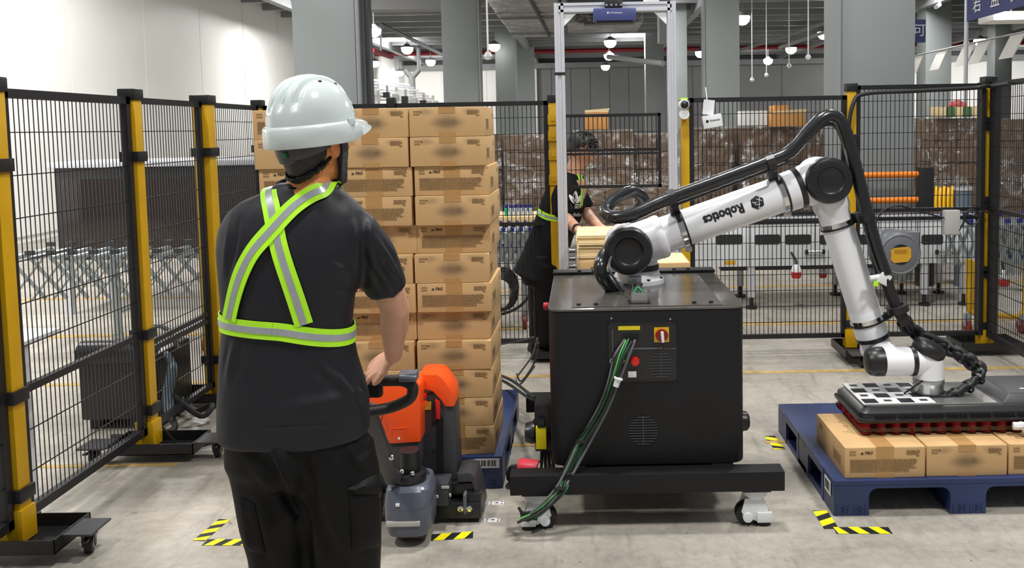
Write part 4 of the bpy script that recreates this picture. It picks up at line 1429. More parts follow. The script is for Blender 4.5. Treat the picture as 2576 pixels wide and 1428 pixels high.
sw = MB().bx(c.x - 0.03, c.x + 0.03, CY0 - 0.006, CY0, c.z - 0.03, c.z + 0.03).build('main_switch', mat('switch_yellow', (0.85, 0.65, 0.08), 0.4), t, bevel=0.002)
MB().cyl((c.x, CY0 - 0.022, c.z), (c.x, CY0 - 0.005, c.z), 0.025, n=28).build('knob', mat('knob_red', (0.50, 0.07, 0.05), 0.35), sw, bevel=0.003)
MB().bar((c.x, CY0 - 0.026, c.z + 0.018), (c.x + 0.004, CY0 - 0.026, c.z - 0.026), 0.008, 0.012, up=(1, 0, 0)).build('lever', 'white', sw, bevel=0.002)
c = CF(1597, 907)
MB().lathe([(0, -0.022), (0.016, -0.02), (0.0195, -0.012), (0.0195, 0)], (c.x, CY0, c.z), Y_, 24).build('red_button', 'red', t)
c = CF(1564, 906)
MB().lathe([(0, -0.016), (0.009, -0.013), (0.012, 0)], (c.x, CY0, c.z), Y_, 16).build('indicator', 'lamp_orange', t)
c = CF(1541, 907)
MB().lathe([(0.012, -0.008), (0.012, 0), (0.008, 0), (0.008, -0.008), (0.012, -0.008)], (c.x, CY0, c.z), Y_, 16).build('socket_ring', 'silver', t)
c = CF(1590, 940)
MB().bx(c.x - 0.017, c.x + 0.017, CY0 - 0.012, CY0, c.z - 0.012, c.z + 0.012).build('rocker_switch', 'white', t, bevel=0.003)
MB().bx(c.x - 0.024, c.x + 0.03, CY0 - 0.003, CY0, c.z - 0.018, c.z + 0.02).build('switch_plate', 'black_plastic', t, smooth=False)
for (px, py, r, rows) in ((1662, 917, 0.052, 9), (1618, 1081, 0.06, 11)):
    c = CF(px, py)
    m = MB()
    for k in range(rows):
        z = -r + 2 * r * (k + 0.5) / rows
        w = math.sqrt(max(r * r - z * z, 0))
        m.bx(c.x - w, c.x + w, CY0 - 0.005, CY0, c.z + z - 0.0032, c.z + z + 0.0012)
    m.bx(c.x - 0.002, c.x + 0.002, CY0 - 0.0055, CY0, c.z - r, c.z + r)
    m.build('vent_grille', 'dark_grey', t, smooth=False, kind='stuff')
for (px, py) in ((1538, 800), (1686, 802), (1491, 1187), (1747, 1184)):
    c = CF(px, py)
    MB().cyl((c.x, CY0 - 0.003, c.z), (c.x, CY0, c.z), 0.004, n=8).build('screw', 'silver' if py < 900 else 'black_rubber', t, smooth=False)
for (p0, p1) in (((1592, 875), (1665, 876)), ((1672, 876), (1700, 876)), ((1541, 830), (1541, 885))):
    a, b = CF(*p0), CF(*p1)
    MB().bx(min(a.x, b.x) - 0.001, max(a.x, b.x) + 0.001, CY0 - 0.0045, CY0 - 0.001, min(a.z, b.z) - 0.001, max(a.z, b.z) + 0.001).build('edge_strip', 'grey_cable', pnl, smooth=False)

# frame with casters
fx0, fx1 = W(1283, 1240, 3.28).x, W(1975, 1240, 3.28).x
fz0, fz1 = 0.157, 0.236
fr = MB().bx(fx0, fx1, 3.28, 3.365, fz0, fz1).build('front_beam', 'black_paint', t, bevel=0.004)
MB().bx(fx0, fx1, 4.27, 4.36, fz0, fz1).build('rear_beam', 'black_paint', t, bevel=0.004)
for x in (CXm - 0.3, CXm + 0.3):
    MB().bx(x - 0.045, x + 0.045, 3.365, 4.27, fz0, fz1).build('side_beam', 'black_paint', t, bevel=0.004)
MB().bx(CXm - 0.33, CXm + 0.33, 3.42, 4.2, 0.13, fz0).build('belly_pan', 'black_steel', t, bevel=0.004)


def levelling_caster(x, y, s):
    """white levelling caster: swivel plate, curved housing, wheel, adjusting knob"""
    MB().bx(x - 0.055, x + 0.055, y - 0.05, y + 0.05, fz0 - 0.01, fz0).build('caster_plate', 'black_steel', t, smooth=False)
    h = MB()
    h.lathe([(0.05, 0.147), (0.05, 0.125), (0.036, 0.11), (0.0, 0.11)], (x, y, 0), Z_, 20)
    pr = [(-0.045, 0.115), (0.03, 0.115), (0.055, 0.05), (0.075, 0.03), (0.07, 0.018), (0.01, 0.018), (-0.045, 0.04), (-0.06, 0.06)]
    for o in (-0.034, 0.026):
        h.prism([(s * a, b) for a, b in pr], (x, y + o, 0), X_, Z_, (0, 0.008, 0))
    h.bx(x + s * 0.002, x + s * 0.062, y - 0.045, y - 0.026, 0.02, 0.06)
    h.build('caster_housing', 'white', t, bevel=0.002)
    w = MB().cyl((x - s * 0.035, y - 0.022, 0.045), (x - s * 0.035, y + 0.022, 0.045), 0.045, n=26).build('caster_wheel', 'black_rubber', t, bevel=0.005)
    MB().cyl((x - s * 0.035, y - 0.045, 0.04), (x - s * 0.035, y - 0.02, 0.04), 0.02, n=16).build('axle_cap', 'white', w, bevel=0.003)
    MB().cyl((x + s * 0.03, y, 0.0), (x + s * 0.03, y, 0.02), 0.034, n=18).build('levelling_foot', 'black_rubber', t)


for (px, s) in ((1352, -1), (1897, 1)):
    x = W(px, 1320, 3.36).x
    levelling_caster(x, 3.345, s)
    levelling_caster(x, 4.31, s)

# laser scanners on both flanks
for side, (px, py) in ((-1, (1330, 1075)), (1, (1880, 1058))):
    xw = CXm + side * CWd / 2
    y = 3.62 if side < 0 else 3.75
    z = W(px, py, y).z
    sc = MB().bx(xw, xw + side * 0.03, y - 0.05, y + 0.05, z - 0.06, z + 0.06).build('scanner_body', 'yellow_tape', t, bevel=0.006)
    MB().lathe([(0.045, 0), (0.047, 0.02), (0.042, 0.05), (0.03, 0.06), (0, 0.06)], (xw + side * 0.028, y, z), X_ * side, 24).build('scanner_dome', 'black_plastic', sc)
    if side < 0:
        MB().bx(xw - 0.075, xw, y - 0.07, y + 0.05, z - 0.08, z + 0.12).build('bracket_box', 'black_plastic', t, bevel=0.005)
        MB().bx(xw - 0.07, xw - 0.025, y - 0.1, y - 0.07, z - 0.06, z + 0.035).build('scanner_plate', 'yellow_tape', t, bevel=0.004)
        MB().bx(xw - 0.062, xw - 0.03, y - 0.104, y - 0.07, z + 0.035, z + 0.07).build('bracket_eye', 'black_plastic', t, bevel=0.003)
        MB().lathe([(0.045, 0), (0.047, 0.015), (0.04, 0.04), (0, 0.045)], (xw - 0.075, y - 0.06, z), -X_, 24).build('scanner_dome', 'black_plastic', t)
        m = MB()
        for k in range(4):
            m.tube(catmull([(xw - 0.05 + 0.012 * k, y - 0.03, z - 0.08), (xw - 0.055 + 0.02 * k, y - 0.02, z - 0.2), (xw - 0.04 + 0.006 * k, y, 0.28), (xw - 0.03, y + 0.02, 0.23)], 5), 0.006, 6)
        m.build('cable_bunch', 'black_rubber', t, kind='stuff')

# junction block and leads on the deck in front of the arm base
p = W(1608, 768, 3.47)
jb = MB().bx(p.x - 0.033, p.x + 0.033, 3.45, 3.5, CZ1 + 0.003, CZ1 + 0.04).build('junction_block', 'silver', t, bevel=0.003)
MB().bx(p.x - 0.045, p.x + 0.045, 3.44, 3.51, CZ1 + 0.002, CZ1 + 0.006).build('foot_plate', 'black_steel', jb, smooth=False)
m = MB()
for k in range(6):
    x = p.x - 0.028 + 0.011 * k
    m.tube(catmull([(x, 3.5, CZ1 + 0.03), (x + random.uniform(-0.02, 0.02), 3.56, CZ1 + 0.06), (x + random.uniform(-0.03, 0.03), 3.63, CZ1 + 0.05), (x, 3.7, CZ1 + 0.03)], 5), 0.004, 6)
m.build('lead', 'black_rubber', jb, kind='stuff')
MB().tube(catmull([(p.x - 0.02, 3.5, CZ1 + 0.035), (p.x, 3.53, CZ1 + 0.055), (p.x + 0.02, 3.5, CZ1 + 0.035)], 5), 0.006, 6).build('green_lead', 'green_cable', jb)

# cable harness from the panel slot over the beam to the floor
yb = 3.27
hz = thing('cable_harness', 'green and black cable harness hanging from the cabinet slot to the floor', 'cable', W(1345, 1290, 3.22))


def hang(pts, r, m, nm):
    q = [W(px, py, Y) for px, py, Y in pts]
    return MB().tube(catmull(q, 7), r, 8).build(nm, m, hz)


pa = [(1582, 852, 3.365), (1566, 890, 3.34), (1545, 945, 3.33), (1510, 1030, 3.335), (1462, 1110, 3.33), (1425, 1190, 3.30), (1408, 1228, 3.262), (1380, 1262, 3.25), (1345, 1288, 3.24), (1312, 1302, 3.24)]
for k, (m, r, dx) in enumerate((('green_cable', 0.0048, 0), ('lime_cable', 0.0032, -8), ('black_rubber', 0.006, 8), ('green_cable', 0.004, 14), ('black_rubber', 0.005, -16))):
    hang([(px + dx * (0.35 + 0.65 * abs(math.sin(i * 0.9 + k))), py + 3 * k, Y - 0.004 * (k % 3)) for i, (px, py, Y) in enumerate(pa)], r, m, 'cable')
hang([(1598, 854, 3.365), (1580, 900, 3.34), (1556, 960, 3.33), (1528, 1030, 3.335), (1480, 1120, 3.33), (1436, 1200, 3.29), (1412, 1236, 3.258), (1360, 1290, 3.24), (1330, 1300, 3.24)], 0.006, 'grey_cable', 'cable')
hang([(1572, 853, 3.365), (1548, 890, 3.34), (1541, 912, 3.35), (1530, 960, 3.33), (1508, 1020, 3.335), (1455, 1115, 3.33), (1400, 1225, 3.26), (1335, 1290, 3.235)], 0.005, 'grey_cable', 'cable')
for i in (4, 5, 6):
    px, py, Y = pa[i]
    a = W(px, py, Y - 0.01)
    MB().bx(a.x - 0.022, a.x + 0.02, a.y - 0.012, a.y + 0.014, a.z - 0.004, a.z + 0.004).build('cable_tie', 'black_plastic', hz, bevel=0.002)
a, b = W(1556, 950, 3.315), W(1548, 975, 3.315)
MB().lathe([(0, 0), (0.018, 0), (0.018, 0.006), (0.013, 0.008), (0.012, 0.036), (0, 0.036)], a, b - a, 18).build('white_connector', 'white', hz)
m = MB()
for k in range(4):
    m.tube(catmull([W(1345 + 6 * k, 1285, 3.24), W(1318, 1290 + 5 * k, 3.25), W(1306 + 3 * k, 1278 + 4 * k, 3.28), W(1322, 1300, 3.3), W(1350 - 5 * k, 1305, 3.27)], 6), 0.006, 6)
m.build('cable_knot', 'black_rubber', hz, kind='stuff')

# leads from the back-left of the cabinet and the red socket on the floor
cc_ = thing('floor_cables', 'tangle of thin dark cables running from the stack to the cabinet flank', 'cable', W(1300, 985, 4.6))
for k, q in enumerate(([(1250, 940, 4.75), (1290, 958, 4.6), (1325, 985, 4.3), (1345, 1000, 3.9)], [(1250, 868, 5.4), (1300, 858, 5.3), (1345, 846, 4.6)], [(1352, 850, 4.5), (1335, 900, 4.7), (1300, 950, 4.8), (1310, 965, 4.6), (1345, 920, 4.5)],
                       [(1354, 862, 4.45), (1345, 910, 4.6), (1312, 958, 4.75), (1300, 940, 4.85)], [(1240, 945, 4.8), (1280, 966, 4.65), (1330, 1000, 4.2), (1352, 1005, 3.9)])):
    MB().tube(catmull([W(*a) for a in q], 7), 0.008 if k in (0, 4) else 0.005, 6).build('cable', 'black_rubber' if k != 2 else 'grey_cable', cc_)
pp_ = W(1352, 838, 4.28)
t2 = thing('red_switch', 'small red round switch sticking out at the cabinet upper left edge', 'switch', pp_)
MB().lathe([(0, 0), (0.018, 0.002), (0.02, 0.02), (0.012, 0.03), (0.012, 0.06)], (CXm - CWd / 2 - 0.06, 4.2, 0.72), X_, 16).build('knob', 'pink_red', t2)
MB().cyl((CXm - CWd / 2 - 0.01, 4.2, 0.72), (CXm - CWd / 2 + 0.004, 4.2, 0.72), 0.022, n=16).build('collar', 'black_plastic', t2)
p = V((W(1335, 1195, 3.7).x, 3.72, 0))
t3 = thing('floor_socket', 'pink red industrial plug lying on the floor left of the cabinet', 'plug', p)
MB().cyl(p + V((-0.05, 0, 0.1)), p + V((0.04, -0.03, 0.1)), 0.036, n=20).build('shell', 'pink_red', t3, bevel=0.006)
MB().cyl(p + V((0.04, -0.03, 0.1)), p + V((0.1, -0.05, 0.1)), 0.028, n=20).build('cap', 'grey_box', t3, bevel=0.006)
MB().bx(p.x - 0.07, p.x + 0.06, p.y - 0.05, p.y + 0.05, 0, 0.065).build('block', 'black_plastic', t3, bevel=0.01)
MB().tube(catmull([p + V((-0.05, 0, 0.1)), p + V((-0.09, 0.0, 0.09)), p + V((-0.1, 0.05, 0.02)), p + V((-0.05, 0.15, 0.012))], 5), 0.012, 8).build('lead', 'black_rubber', t3)

# ------------------------------------------------------------------ robot arm
AY = 3.86
S0 = W(1582, 633, 3.74)
E0 = W(2090, 455, 3.74)
S, E = V((S0.x, AY, S0.z)), V((E0.x, AY, E0.z))
F = W(2205, 880, AY)
r_ = thing('industrial_robot', 'white jointed robot arm with black joint caps on the black cabinet', 'robot', (0.24, 3.93, CZ1 + 0.003))
bx, by, bz = 0.25, 3.95, CZ1 + 0.003
bf = MB().lathe([(0, 0), (0.125, 0), (0.125, 0.018), (0.112, 0.024), (0.1, 0.05), (0.09, 0.066), (0, 0.066)], (bx, by, bz), Z_, 40).build('base_flange', 'white_arm', r_)
for k in range(8):
    a = 2 * PI * (k + 0.5) / 8
    MB().cyl((bx + 0.112 * math.cos(a), by + 0.112 * math.sin(a), bz + 0.018), (bx + 0.112 * math.cos(a), by + 0.112 * math.sin(a), bz + 0.028), 0.009, n=8).build('bolt', 'black_steel', bf, smooth=False)
MB().bx(bx - 0.05, bx + 0.01, by - 0.135, by - 0.09, bz + 0.01, bz + 0.045).build('connector_block', 'silver', bf, bevel=0.004)
MB().cyl((bx, by, bz + 0.06), (bx, by, bz + 0.085), 0.1, n=36).build('base_ring', 'black_plastic', r_)
MB().lathe([(0.094, 0.084), (0.094, 0.16), (0.085, 0.25), (0.05, 0.27), (0, 0.27)], (bx, by, bz), Z_, 36).build('base_column', 'white_arm', r_)
hs_ = MB()
limb(hs_, [(S.x, 3.80, S.z), (S.x, 4.03, S.z)], [0.1, 0.1], 36, ends=False)
hs_.lathe([(0.1, 0), (0.085, 0.03), (0, 0.04)], (S.x, 4.03, S.z), Y_, 36)
sh_ = hs_.build('shoulder_housing', 'white_arm', r_)


def cap(o, r, nm):
    """dished black cap facing the viewer side, o: centre of its front rim"""
    c = MB().lathe([(0, 0.008), (r * 0.5, 0.008), (r * 0.56, 0.004), (r * 0.6, -0.002), (r * 0.72, -0.004), (r * 0.9, 0.002), (r * 0.97, 0.014), (r, 0.03), (r, 0.05), (r * 0.94, 0.066), (r * 0.9, 0.066)], o, Y_, 56).build(nm, 'black_plastic', r_)
    for a in (0.45, 2.1, 3.7, 5.3):
        q = V((o.x + r * 0.86 * math.cos(a), o.y - 0.001, o.z + r * 0.86 * math.sin(a)))
        MB().cyl(q, q + V((0, 0.004, 0)), 0.005, n=10).build('screw', 'black_rubber', c)
    return c


cap(V((S.x, 3.735, S.z)), 0.108, 'shoulder_cap')
d = (E - S)
L = d.length
d.normalize()


def on(a, dd, s):
    return a + dd * s


ua = MB().lathe([(0.098, 0.02), (0.098, 0.135), (0.1, 0.14), (0.1, 0.165), (0.094, 0.175), (0.084, 0.18), (0.083, 0.2), (0.083, L - 0.2), (0.083, L - 0.185)], S, d, 44).build('upper_arm', 'white_arm', r_)
MB().lathe([(0.083, L - 0.186), (0.09, L - 0.18), (0.092, L - 0.132), (0.086, L - 0.128)], S, d, 40).build('arm_collar', 'white_arm', r_)
MB().lathe([(0.086, L - 0.13), (0.0935, L - 0.126), (0.0935, L - 0.106), (0.086, L - 0.102)], S, d, 40).build('black_ring', 'black_plastic', r_)
MB().lathe([(0.088, L - 0.105), (0.096, L - 0.09), (0.098, L - 0.04), (0.098, L + 0.02)], S, d, 40).build('elbow_neck', 'white_arm', r_)


def band(o, dd, s, r, w, nm, m='chrome', clip=None):
    b = MB().lathe([(r, s - w / 2), (r + 0.005, s - w / 2), (r + 0.005, s + w / 2), (r, s + w / 2)], o, dd, 40).build(nm, m, r_)
    e = MB().lathe([(r + 0.002, s + w / 2), (r + 0.0065, s + w / 2), (r + 0.0065, s + w / 2 + 0.008), (r + 0.002, s + w / 2 + 0.008)], o, dd, 40).build('rubber_edge', 'black_rubber', b)
    if clip is not None:
        q = on(o, dd, s) + clip * (r + 0.012)
        MB().box(q, (0.03, 0.04, 0.026)).build('clamp_screw', 'silver', b, bevel=0.004)
    return b


dn = V((d.z, 0, -d.x))
s1 = (W(1718, 585, AY) - S).dot(d)
s2 = (W(1968, 500, AY) - S).dot(d)
band(S, d, s1, 0.083, 0.022, 'hose_band', clip=dn)
band(S, d, s2, 0.083, 0.022, 'hose_band', clip=dn)
eh = MB()
limb(eh, [(E.x, 3.80, E.z), (E.x, 3.97, E.z)], [0.1, 0.1], 36, ends=False)
eh.lathe([(0.1, 0), (0.09, 0.025), (0, 0.03)], (E.x, 3.97, E.z), Y_, 36)
eh.build('elbow_housing', 'white_arm', r_)
cap(V((E.x, 3.735, E.z)), 0.1035, 'elbow_cap')
f = F - E
LF = f.length
f.normalize()
MB().lathe([(0.082, 0.03), (0.082, 0.13), (0.08, 0.14), (0.072, 0.16), (0.0715, 0.3), (0.0715, LF - 0.2)], E, f, 40).build('forearm', 'white_arm', r_)
fn = V((f.z, 0, -f.x))
s3 = (W(2108, 560, AY) - E).dot(f)
s4 = (W(2185, 800, AY) - E).dot(f)
band(E, f, s3, 0.0725, 0.02, 'hose_band', clip=fn * -1)
band(E, f, s4, 0.072, 0.02, 'hose_band', clip=fn * -1)
MB().lathe([(0.0715, LF - 0.2), (0.073, LF - 0.195), (0.073, LF - 0.06)], E, f, 40).build('forearm_end', 'white_arm', r_)
s5 = (W(2199, 845, AY) - E).dot(f)
MB().lathe([(0.072, s5 - 0.009), (0.0755, s5 - 0.009), (0.0755, s5 + 0.009), (0.072, s5 + 0.009)], E, f, 40).build('black_ring', 'black_plastic', r_)

# wrist
WY = 3.72
w0, w1 = W(2184, 906, WY), W(2336, 910, WY)
zc = (w0.z + w1.z) / 2
wj = MB()
limb(wj, [(F.x + 0.012, 3.92, zc + 0.012), (F.x + 0.012, WY, zc)], [0.07, 0.066], 32, ends=True)
limb(wj, [E + f * (LF - 0.1), V((F.x + 0.012, 3.88, zc + 0.012))], [0.073, 0.066], 32, ends=False)
wj.build('wrist_housing', 'white_arm', r_)
wb = MB()
wb.lathe([(0.0615, 0.05), (0.063, 0.06), (0.063, 0.2), (0.0625, w1.x - w0.x)], (w0.x, WY, zc), X_, 36)
wb.build('wrist_body', 'white_arm', r_)
MB().lathe([(0, 0), (0.03, 0.001), (0.05, 0.006), (0.06, 0.02), (0.0645, 0.045), (0.0645, 0.075)], (w0.x - 0.012, WY, zc), X_, 40).build('wrist_cap', 'black_plastic', r_)
xk = W(2293, 906, WY).x
MB().lathe([(0.062, 0), (0.0655, 0), (0.0655, 0.02), (0.062, 0.02)], (xk - 0.01, WY, zc), X_, 40).build('black_ring', 'black_plastic', r_)
zf1, zf2, zf3 = W(2334, 948, WY).z, W(2334, 984, WY).z, W(2334, 1004, WY).z
wk = MB()
limb(wk, [(w1.x, WY, zc + 0.035), (w1.x, WY, zf1)], [0.064, 0.066], 36, ends=False)
limb(wk, [(xk + 0.01, WY, zc), (w1.x, WY, zc)], [0.064, 0.064], 36, ends=False)
wk.ball((w1.x, WY, zc + 0.02), (0.066, 0.064, 0.06), 28)
wk.build('tool_joint', 'white_arm', r_)
ax_ = (V((0.42, -0.12, 0.9))).normalized()
MB().lathe([(0.071, -0.012), (0.073, 0.0), (0.072, 0.022), (0.062, 0.036), (0.035, 0.044), (0, 0.046)], W(2335, 882, WY), ax_, 36).build('tool_joint_cap', 'black_plastic', r_)
MB().lathe([(0.0655, 0), (0.067, -0.004), (0.067, -0.02), (0.064, -0.024), (0.064, zf2 - zf1)], (w1.x, WY, zf1), Z_, 40).build('tool_flange', 'silver', r_)

# lettering and hexagon emblem, upside down along the arm tube
tv, tf = text_mesh('Robotics', 0.058, bold=2, align='LEFT', space=1.02)
x0, x1 = min(p.x for p in tv), max(p.x for p in tv)
y0 = sum((min(p.y for p in tv), max(p.y for p in tv))) / 2
sR, sE = (W(1868, 535, AY) - S).dot(d), (W(1769, 566, AY) - S).dot(d)
k_ = (sR - sE) / (x1 - x0)
side = V((0, -1, 0))
lo = V((d.z, 0, -d.x))
rad = 0.0845


def on_tube(u, v, r=rad):
    """u: metres along the arm, v: metres around it, positive towards the underside"""
    a = v / r
    return S + d * u + (side * math.cos(a) + lo * math.sin(a)) * r


def split_faces(vs, fs, mx):
    bm = bmesh.new()
    bv = [bm.verts.new(p) for p in vs]
    for f_ in fs:
        try:
            bm.faces.new([bv[i] for i in f_])
        except ValueError:
            pass
    bmesh.ops.triangulate(bm, faces=bm.faces)
    for _ in range(4):
        es = [e for e in bm.edges if e.calc_length() > mx]
        if not es:
            break
        bmesh.ops.subdivide_edges(bm, edges=es, cuts=1)
        bmesh.ops.triangulate(bm, faces=[f_ for f_ in bm.faces if len(f_.verts) > 3])
    bm.verts.index_update()
    r1, r2 = [V(v.co) for v in bm.verts], [tuple(v.index for v in f_.verts) for f_ in bm.faces]
    bm.free()
    return r1, r2


tv, tf = split_faces(tv, tf, 0.012)
vc = -0.012
m = MB().add([on_tube(sR - (p.x - x0) * k_, vc + (p.y - y0) * k_ * 1.15 - 0.0) for p in tv], tf)
m.build('lettering', 'black_print', r_, smooth=False, kind='stuff')
uh = (W(1900, 518, AY) - S).dot(d)
hx = []
for k in range(6):
    a = math.radians(60 * k + 20)
    hx.append(V((0.032 * math.cos(a), 0.032 * math.sin(a), 0)))
hv, hf = split_faces(hx, [(0, 1, 2, 3, 4, 5)], 0.008)
em = MB().add([on_tube(uh - p.x, vc + p.y) for p in hv], hf).build('emblem', 'black_print', r_, smooth=False)
m = MB()
for ch, (ox, oy), rot in (('X', (-0.012, -0.0105), 0.25), ('Y', (0.014, -0.004), 0.9), ('Z', (-0.003, 0.0155), 0.1)):
    vs, fs = text_mesh(ch, 0.03)
    rr = Matrix.Rotation(rot, 2)
    vs, fs = split_faces(vs, fs, 0.008)
    m.add([on_tube(uh - (ox + p.x * math.cos(rot) - p.y * math.sin(rot)), vc + oy + p.x * math.sin(rot) + p.y * math.cos(rot) * 1.0, rad + 0.0008) for p in vs], fs)
m.build('emblem_letters', 'white', em, smooth=False, kind='stuff')

# ------------------------------------------------------------------ dress pack: thick black hose with its holders
dp = thing('dress_hose', 'thick glossy black hose running along the robot arm to its wrist', 'hose', W(1555, 745, 3.7))
HY = 3.72
main = [(1562, 742, 3.78), (1535, 722, 3.72), (1512, 690, 3.68), (1512, 660, 3.70), (1530, 628, 3.85), (1560, 590, 4.02), (1600, 530, 4.04), (1618, 500, 4.0), (1590, 482, 3.93), (1548, 500, 3.86), (1522, 530, 3.78), (1540, 546, 3.70),
        (1590, 540, 3.68), (1640, 518, 3.70), (1690, 497, 3.72), (1800, 457, 3.74), (1930, 408, 3.76), (1985, 383, 3.77), (2030, 335, 3.78), (2065, 300, 3.79), (2092, 291, 3.8), (2118, 310, 3.8), (2140, 375, 3.79), (2160, 450, 3.78), (2183, 545, 3.76),
        (2205, 625, 3.75), (2228, 690, 3.74)]
hose_pts = catmull([W(*a) for a in main], 9)
hr = []
for i, p in enumerate(hose_pts):
    hr.append(0.029 + 0.0008 * (1 if i % 2 else -1))
MB().tube(hose_pts, hr, 18).build('main_hose', mat('hose_black', (0.10, 0.105, 0.12), 0.25, coat=0.4), dp)
sec = [(a[0] - 14 + (10 if i < 12 else 0), a[1] + 16, a[2] + 0.035) for i, a in enumerate(main[14:])]
MB().tube(catmull([W(*a) for a in sec], 7), 0.018, 12).build('second_hose', 'black_rubber', dp)
inner = [(1560, 738, 3.75), (1530, 700, 3.68), (1520, 670, 3.68), (1530, 640, 3.8)]
MB().tube(catmull([W(a[0] + 12, a[1] - 4, a[2] - 0.02) for a in inner], 6), 0.006, 6).build('grey_lead', 'grey_cable', dp)
for (px, py, Y, nx, k) in ((1690, 500, 3.73, -0.25, 0), (1938, 410, 3.765, -0.3, 0), (2178, 545, 3.765, 1.0, 1)):
    c = W(px, py, Y)
    ax = d if k == 0 else f
    q = MB().lathe([(0.028, -0.018), (0.042, -0.018), (0.042, 0.018), (0.028, 0.018), (0.028, -0.018)], c, ax, 12).build('hose_holder', 'black_plastic', dp, smooth=False)
    foot = (on(S, d, (c - S).dot(d)) + V((-d.z, -0.3, d.x)).normalized() * 0.09) if k == 0 else (on(E, f, (c - E).dot(f)) + V((-f.z, -0.3, f.x)).normalized() * 0.08)
    MB().bar(c, foot, 0.034, 0.045, up=ax).build('holder_arm', 'black_plastic', q, bevel=0.004)
# valve, thinner bundle down to the tool
v0 = W(2222, 700, 3.735)
vv = MB()
vv.box(v0, (0.05, 0.04, 0.05), Matrix.Rotation(0.5, 3, 'Y'))
vv.cyl(v0 + V((-0.06, 0, 0.0)), v0 + V((0.0, 0, 0.01)), 0.014, n=12)
vv.cyl(v0 + V((0.0, 0, 0.0)), v0 + V((0.01, 0, 0.045)), 0.016, n=12)
vq = vv.build('valve', 'white', dp, bevel=0.004)
MB().bx(v0.x - 0.05, v0.x - 0.03, v0.y - 0.024, v0.y - 0.018, v0.z - 0.03, v0.z - 0.008).build('green_tag', 'hiviz', vq, smooth=False)
low = [(2228, 700, 3.74), (2243, 745, 3.735), (2262, 785, 3.73), (2280, 812, 3.73)]
MB().tube(catmull([W(*a) for a in low], 6), 0.026, 14).build('lower_hose', 'black_rubber', dp)
c = W(2258, 776, 3.73)
q = MB().lathe([(0.03, -0.017), (0.048, -0.015), (0.048, 0.015), (0.03, 0.017), (0.03, -0.017)], c, V((0.3, 0, -1)), 20).build('hose_holder', 'black_plastic', dp)
MB().bar(c, W(2226, 800, 3.78), 0.03, 0.03).build('holder_arm', 'black_plastic', q, bevel=0.004)
bun = [(2272, 808, 3.74), (2296, 832, 3.80), (2325, 850, 3.83), (2376, 868, 3.82), (2410, 890, 3.78), (2440, 908, 3.76), (2462, 928, 3.74), (2466, 945, 3.72), (2445, 965, 3.70), (2415, 985, 3.68), (2385, 1000, 3.67), (2362, 1006, 3.67)]
for k in range(4):
    o = [(0, 0, 0), (0.016, 0.012, 0.012), (-0.014, 0.014, -0.01), (0.004, -0.012, 0.016)][k]
    MB().tube([p + V(o) + V((0.004 * math.sin(i * 0.7 + k), 0.004 * math.cos(i * 0.9 + k), 0.004 * math.sin(i * 1.1))) for i, p in enumerate(catmull([W(*a) for a in bun], 6))], 0.0155 if k < 3 else 0.011, 10).build('tool_lead', 'black_rubber', dp)
m = MB()
bp_ = catmull([W(*a) for a in bun], 6)
for i in range(8, len(bp_) - 3, 6):
    m.lathe([(0.026, -0.006), (0.03, -0.006), (0.03, 0.006), (0.026, 0.006)], bp_[i], bp_[i + 1] - bp_[i - 1], 12)
m.build('cable_tie', 'black_plastic', dp, kind='stuff')

# ------------------------------------------------------------------ suction gripper
gx0, gx1, gy0, gy1 = 1.155, 2.12, 3.53, 3.9
gz0, gz1 = 0.3, 0.396
g = thing('suction_gripper', 'wide black vacuum gripper with red suction cups on the right cartons', 'gripper', ((gx0 + gx1) / 2, (gy0 + gy1) / 2, gz0 - 0.02))
gb = MB()
cxg, cyg = (gx0 + gx1) / 2, (gy0 + gy1) / 2
wg, dg_ = gx1 - gx0, gy1 - gy0


def rr_(z, ins, r=0.03):
    return [V((cxg + x, cyg + y, z)) for x, y in rrect(wg - 2 * ins, dg_ - 2 * ins, r, 4)]


gb.loft([rr_(0.333, 0.0), rr_(0.343, -0.006), rr_(0.35, -0.006), rr_(0.352, 0.004), rr_(0.374, 0.007), rr_(0.39, 0.026), rr_(gz1, 0.045)])
gbo = gb.build('housing', 'black_plastic', g, ang=30)
m = MB()
n = 76
for i in range(n):
    if i % 9 == 8:
        continue
    x = gx0 + 0.07 + i * 0.0112
    m.box((x, gy0 + 0.004, 0.362), (0.0055, 0.012, 0.016))
m.build('vent_slots', 'shadow_gap', gbo, smooth=False, kind='stuff')
# skirt and cups
MB().loft([rr_(0.282, 0.016), rr_(0.296, 0.002), rr_(0.313, 0.0)], cap=False).build('clear_skirt', 'clear', g)
cup0 = None
nx, ny = 15, 5
redm = mat('cup_red', (0.62, 0.05, 0.07), 0.25)
for j in range(ny):
    for i in range(nx):
        p = V((gx0 + 0.034 + i * (wg - 0.068) / (nx - 1), gy0 + 0.032 + j * (dg_ - 0.064) / (ny - 1), 0.287))
        if cup0 is None:
            cup0 = MB().lathe([(0, 0), (0.026, 0), (0.021, 0.014), (0.025, 0.02), (0.021, 0.03), (0.025, 0.036), (0.02, 0.046), (0.018, 0.052), (0, 0.052)], p, Z_, 12).build('suction_cup', redm, g)
            cp0 = p
        else:
            c = cup0.copy()
            COL.objects.link(c)
            c.parent = g
            c.location = p - cp0
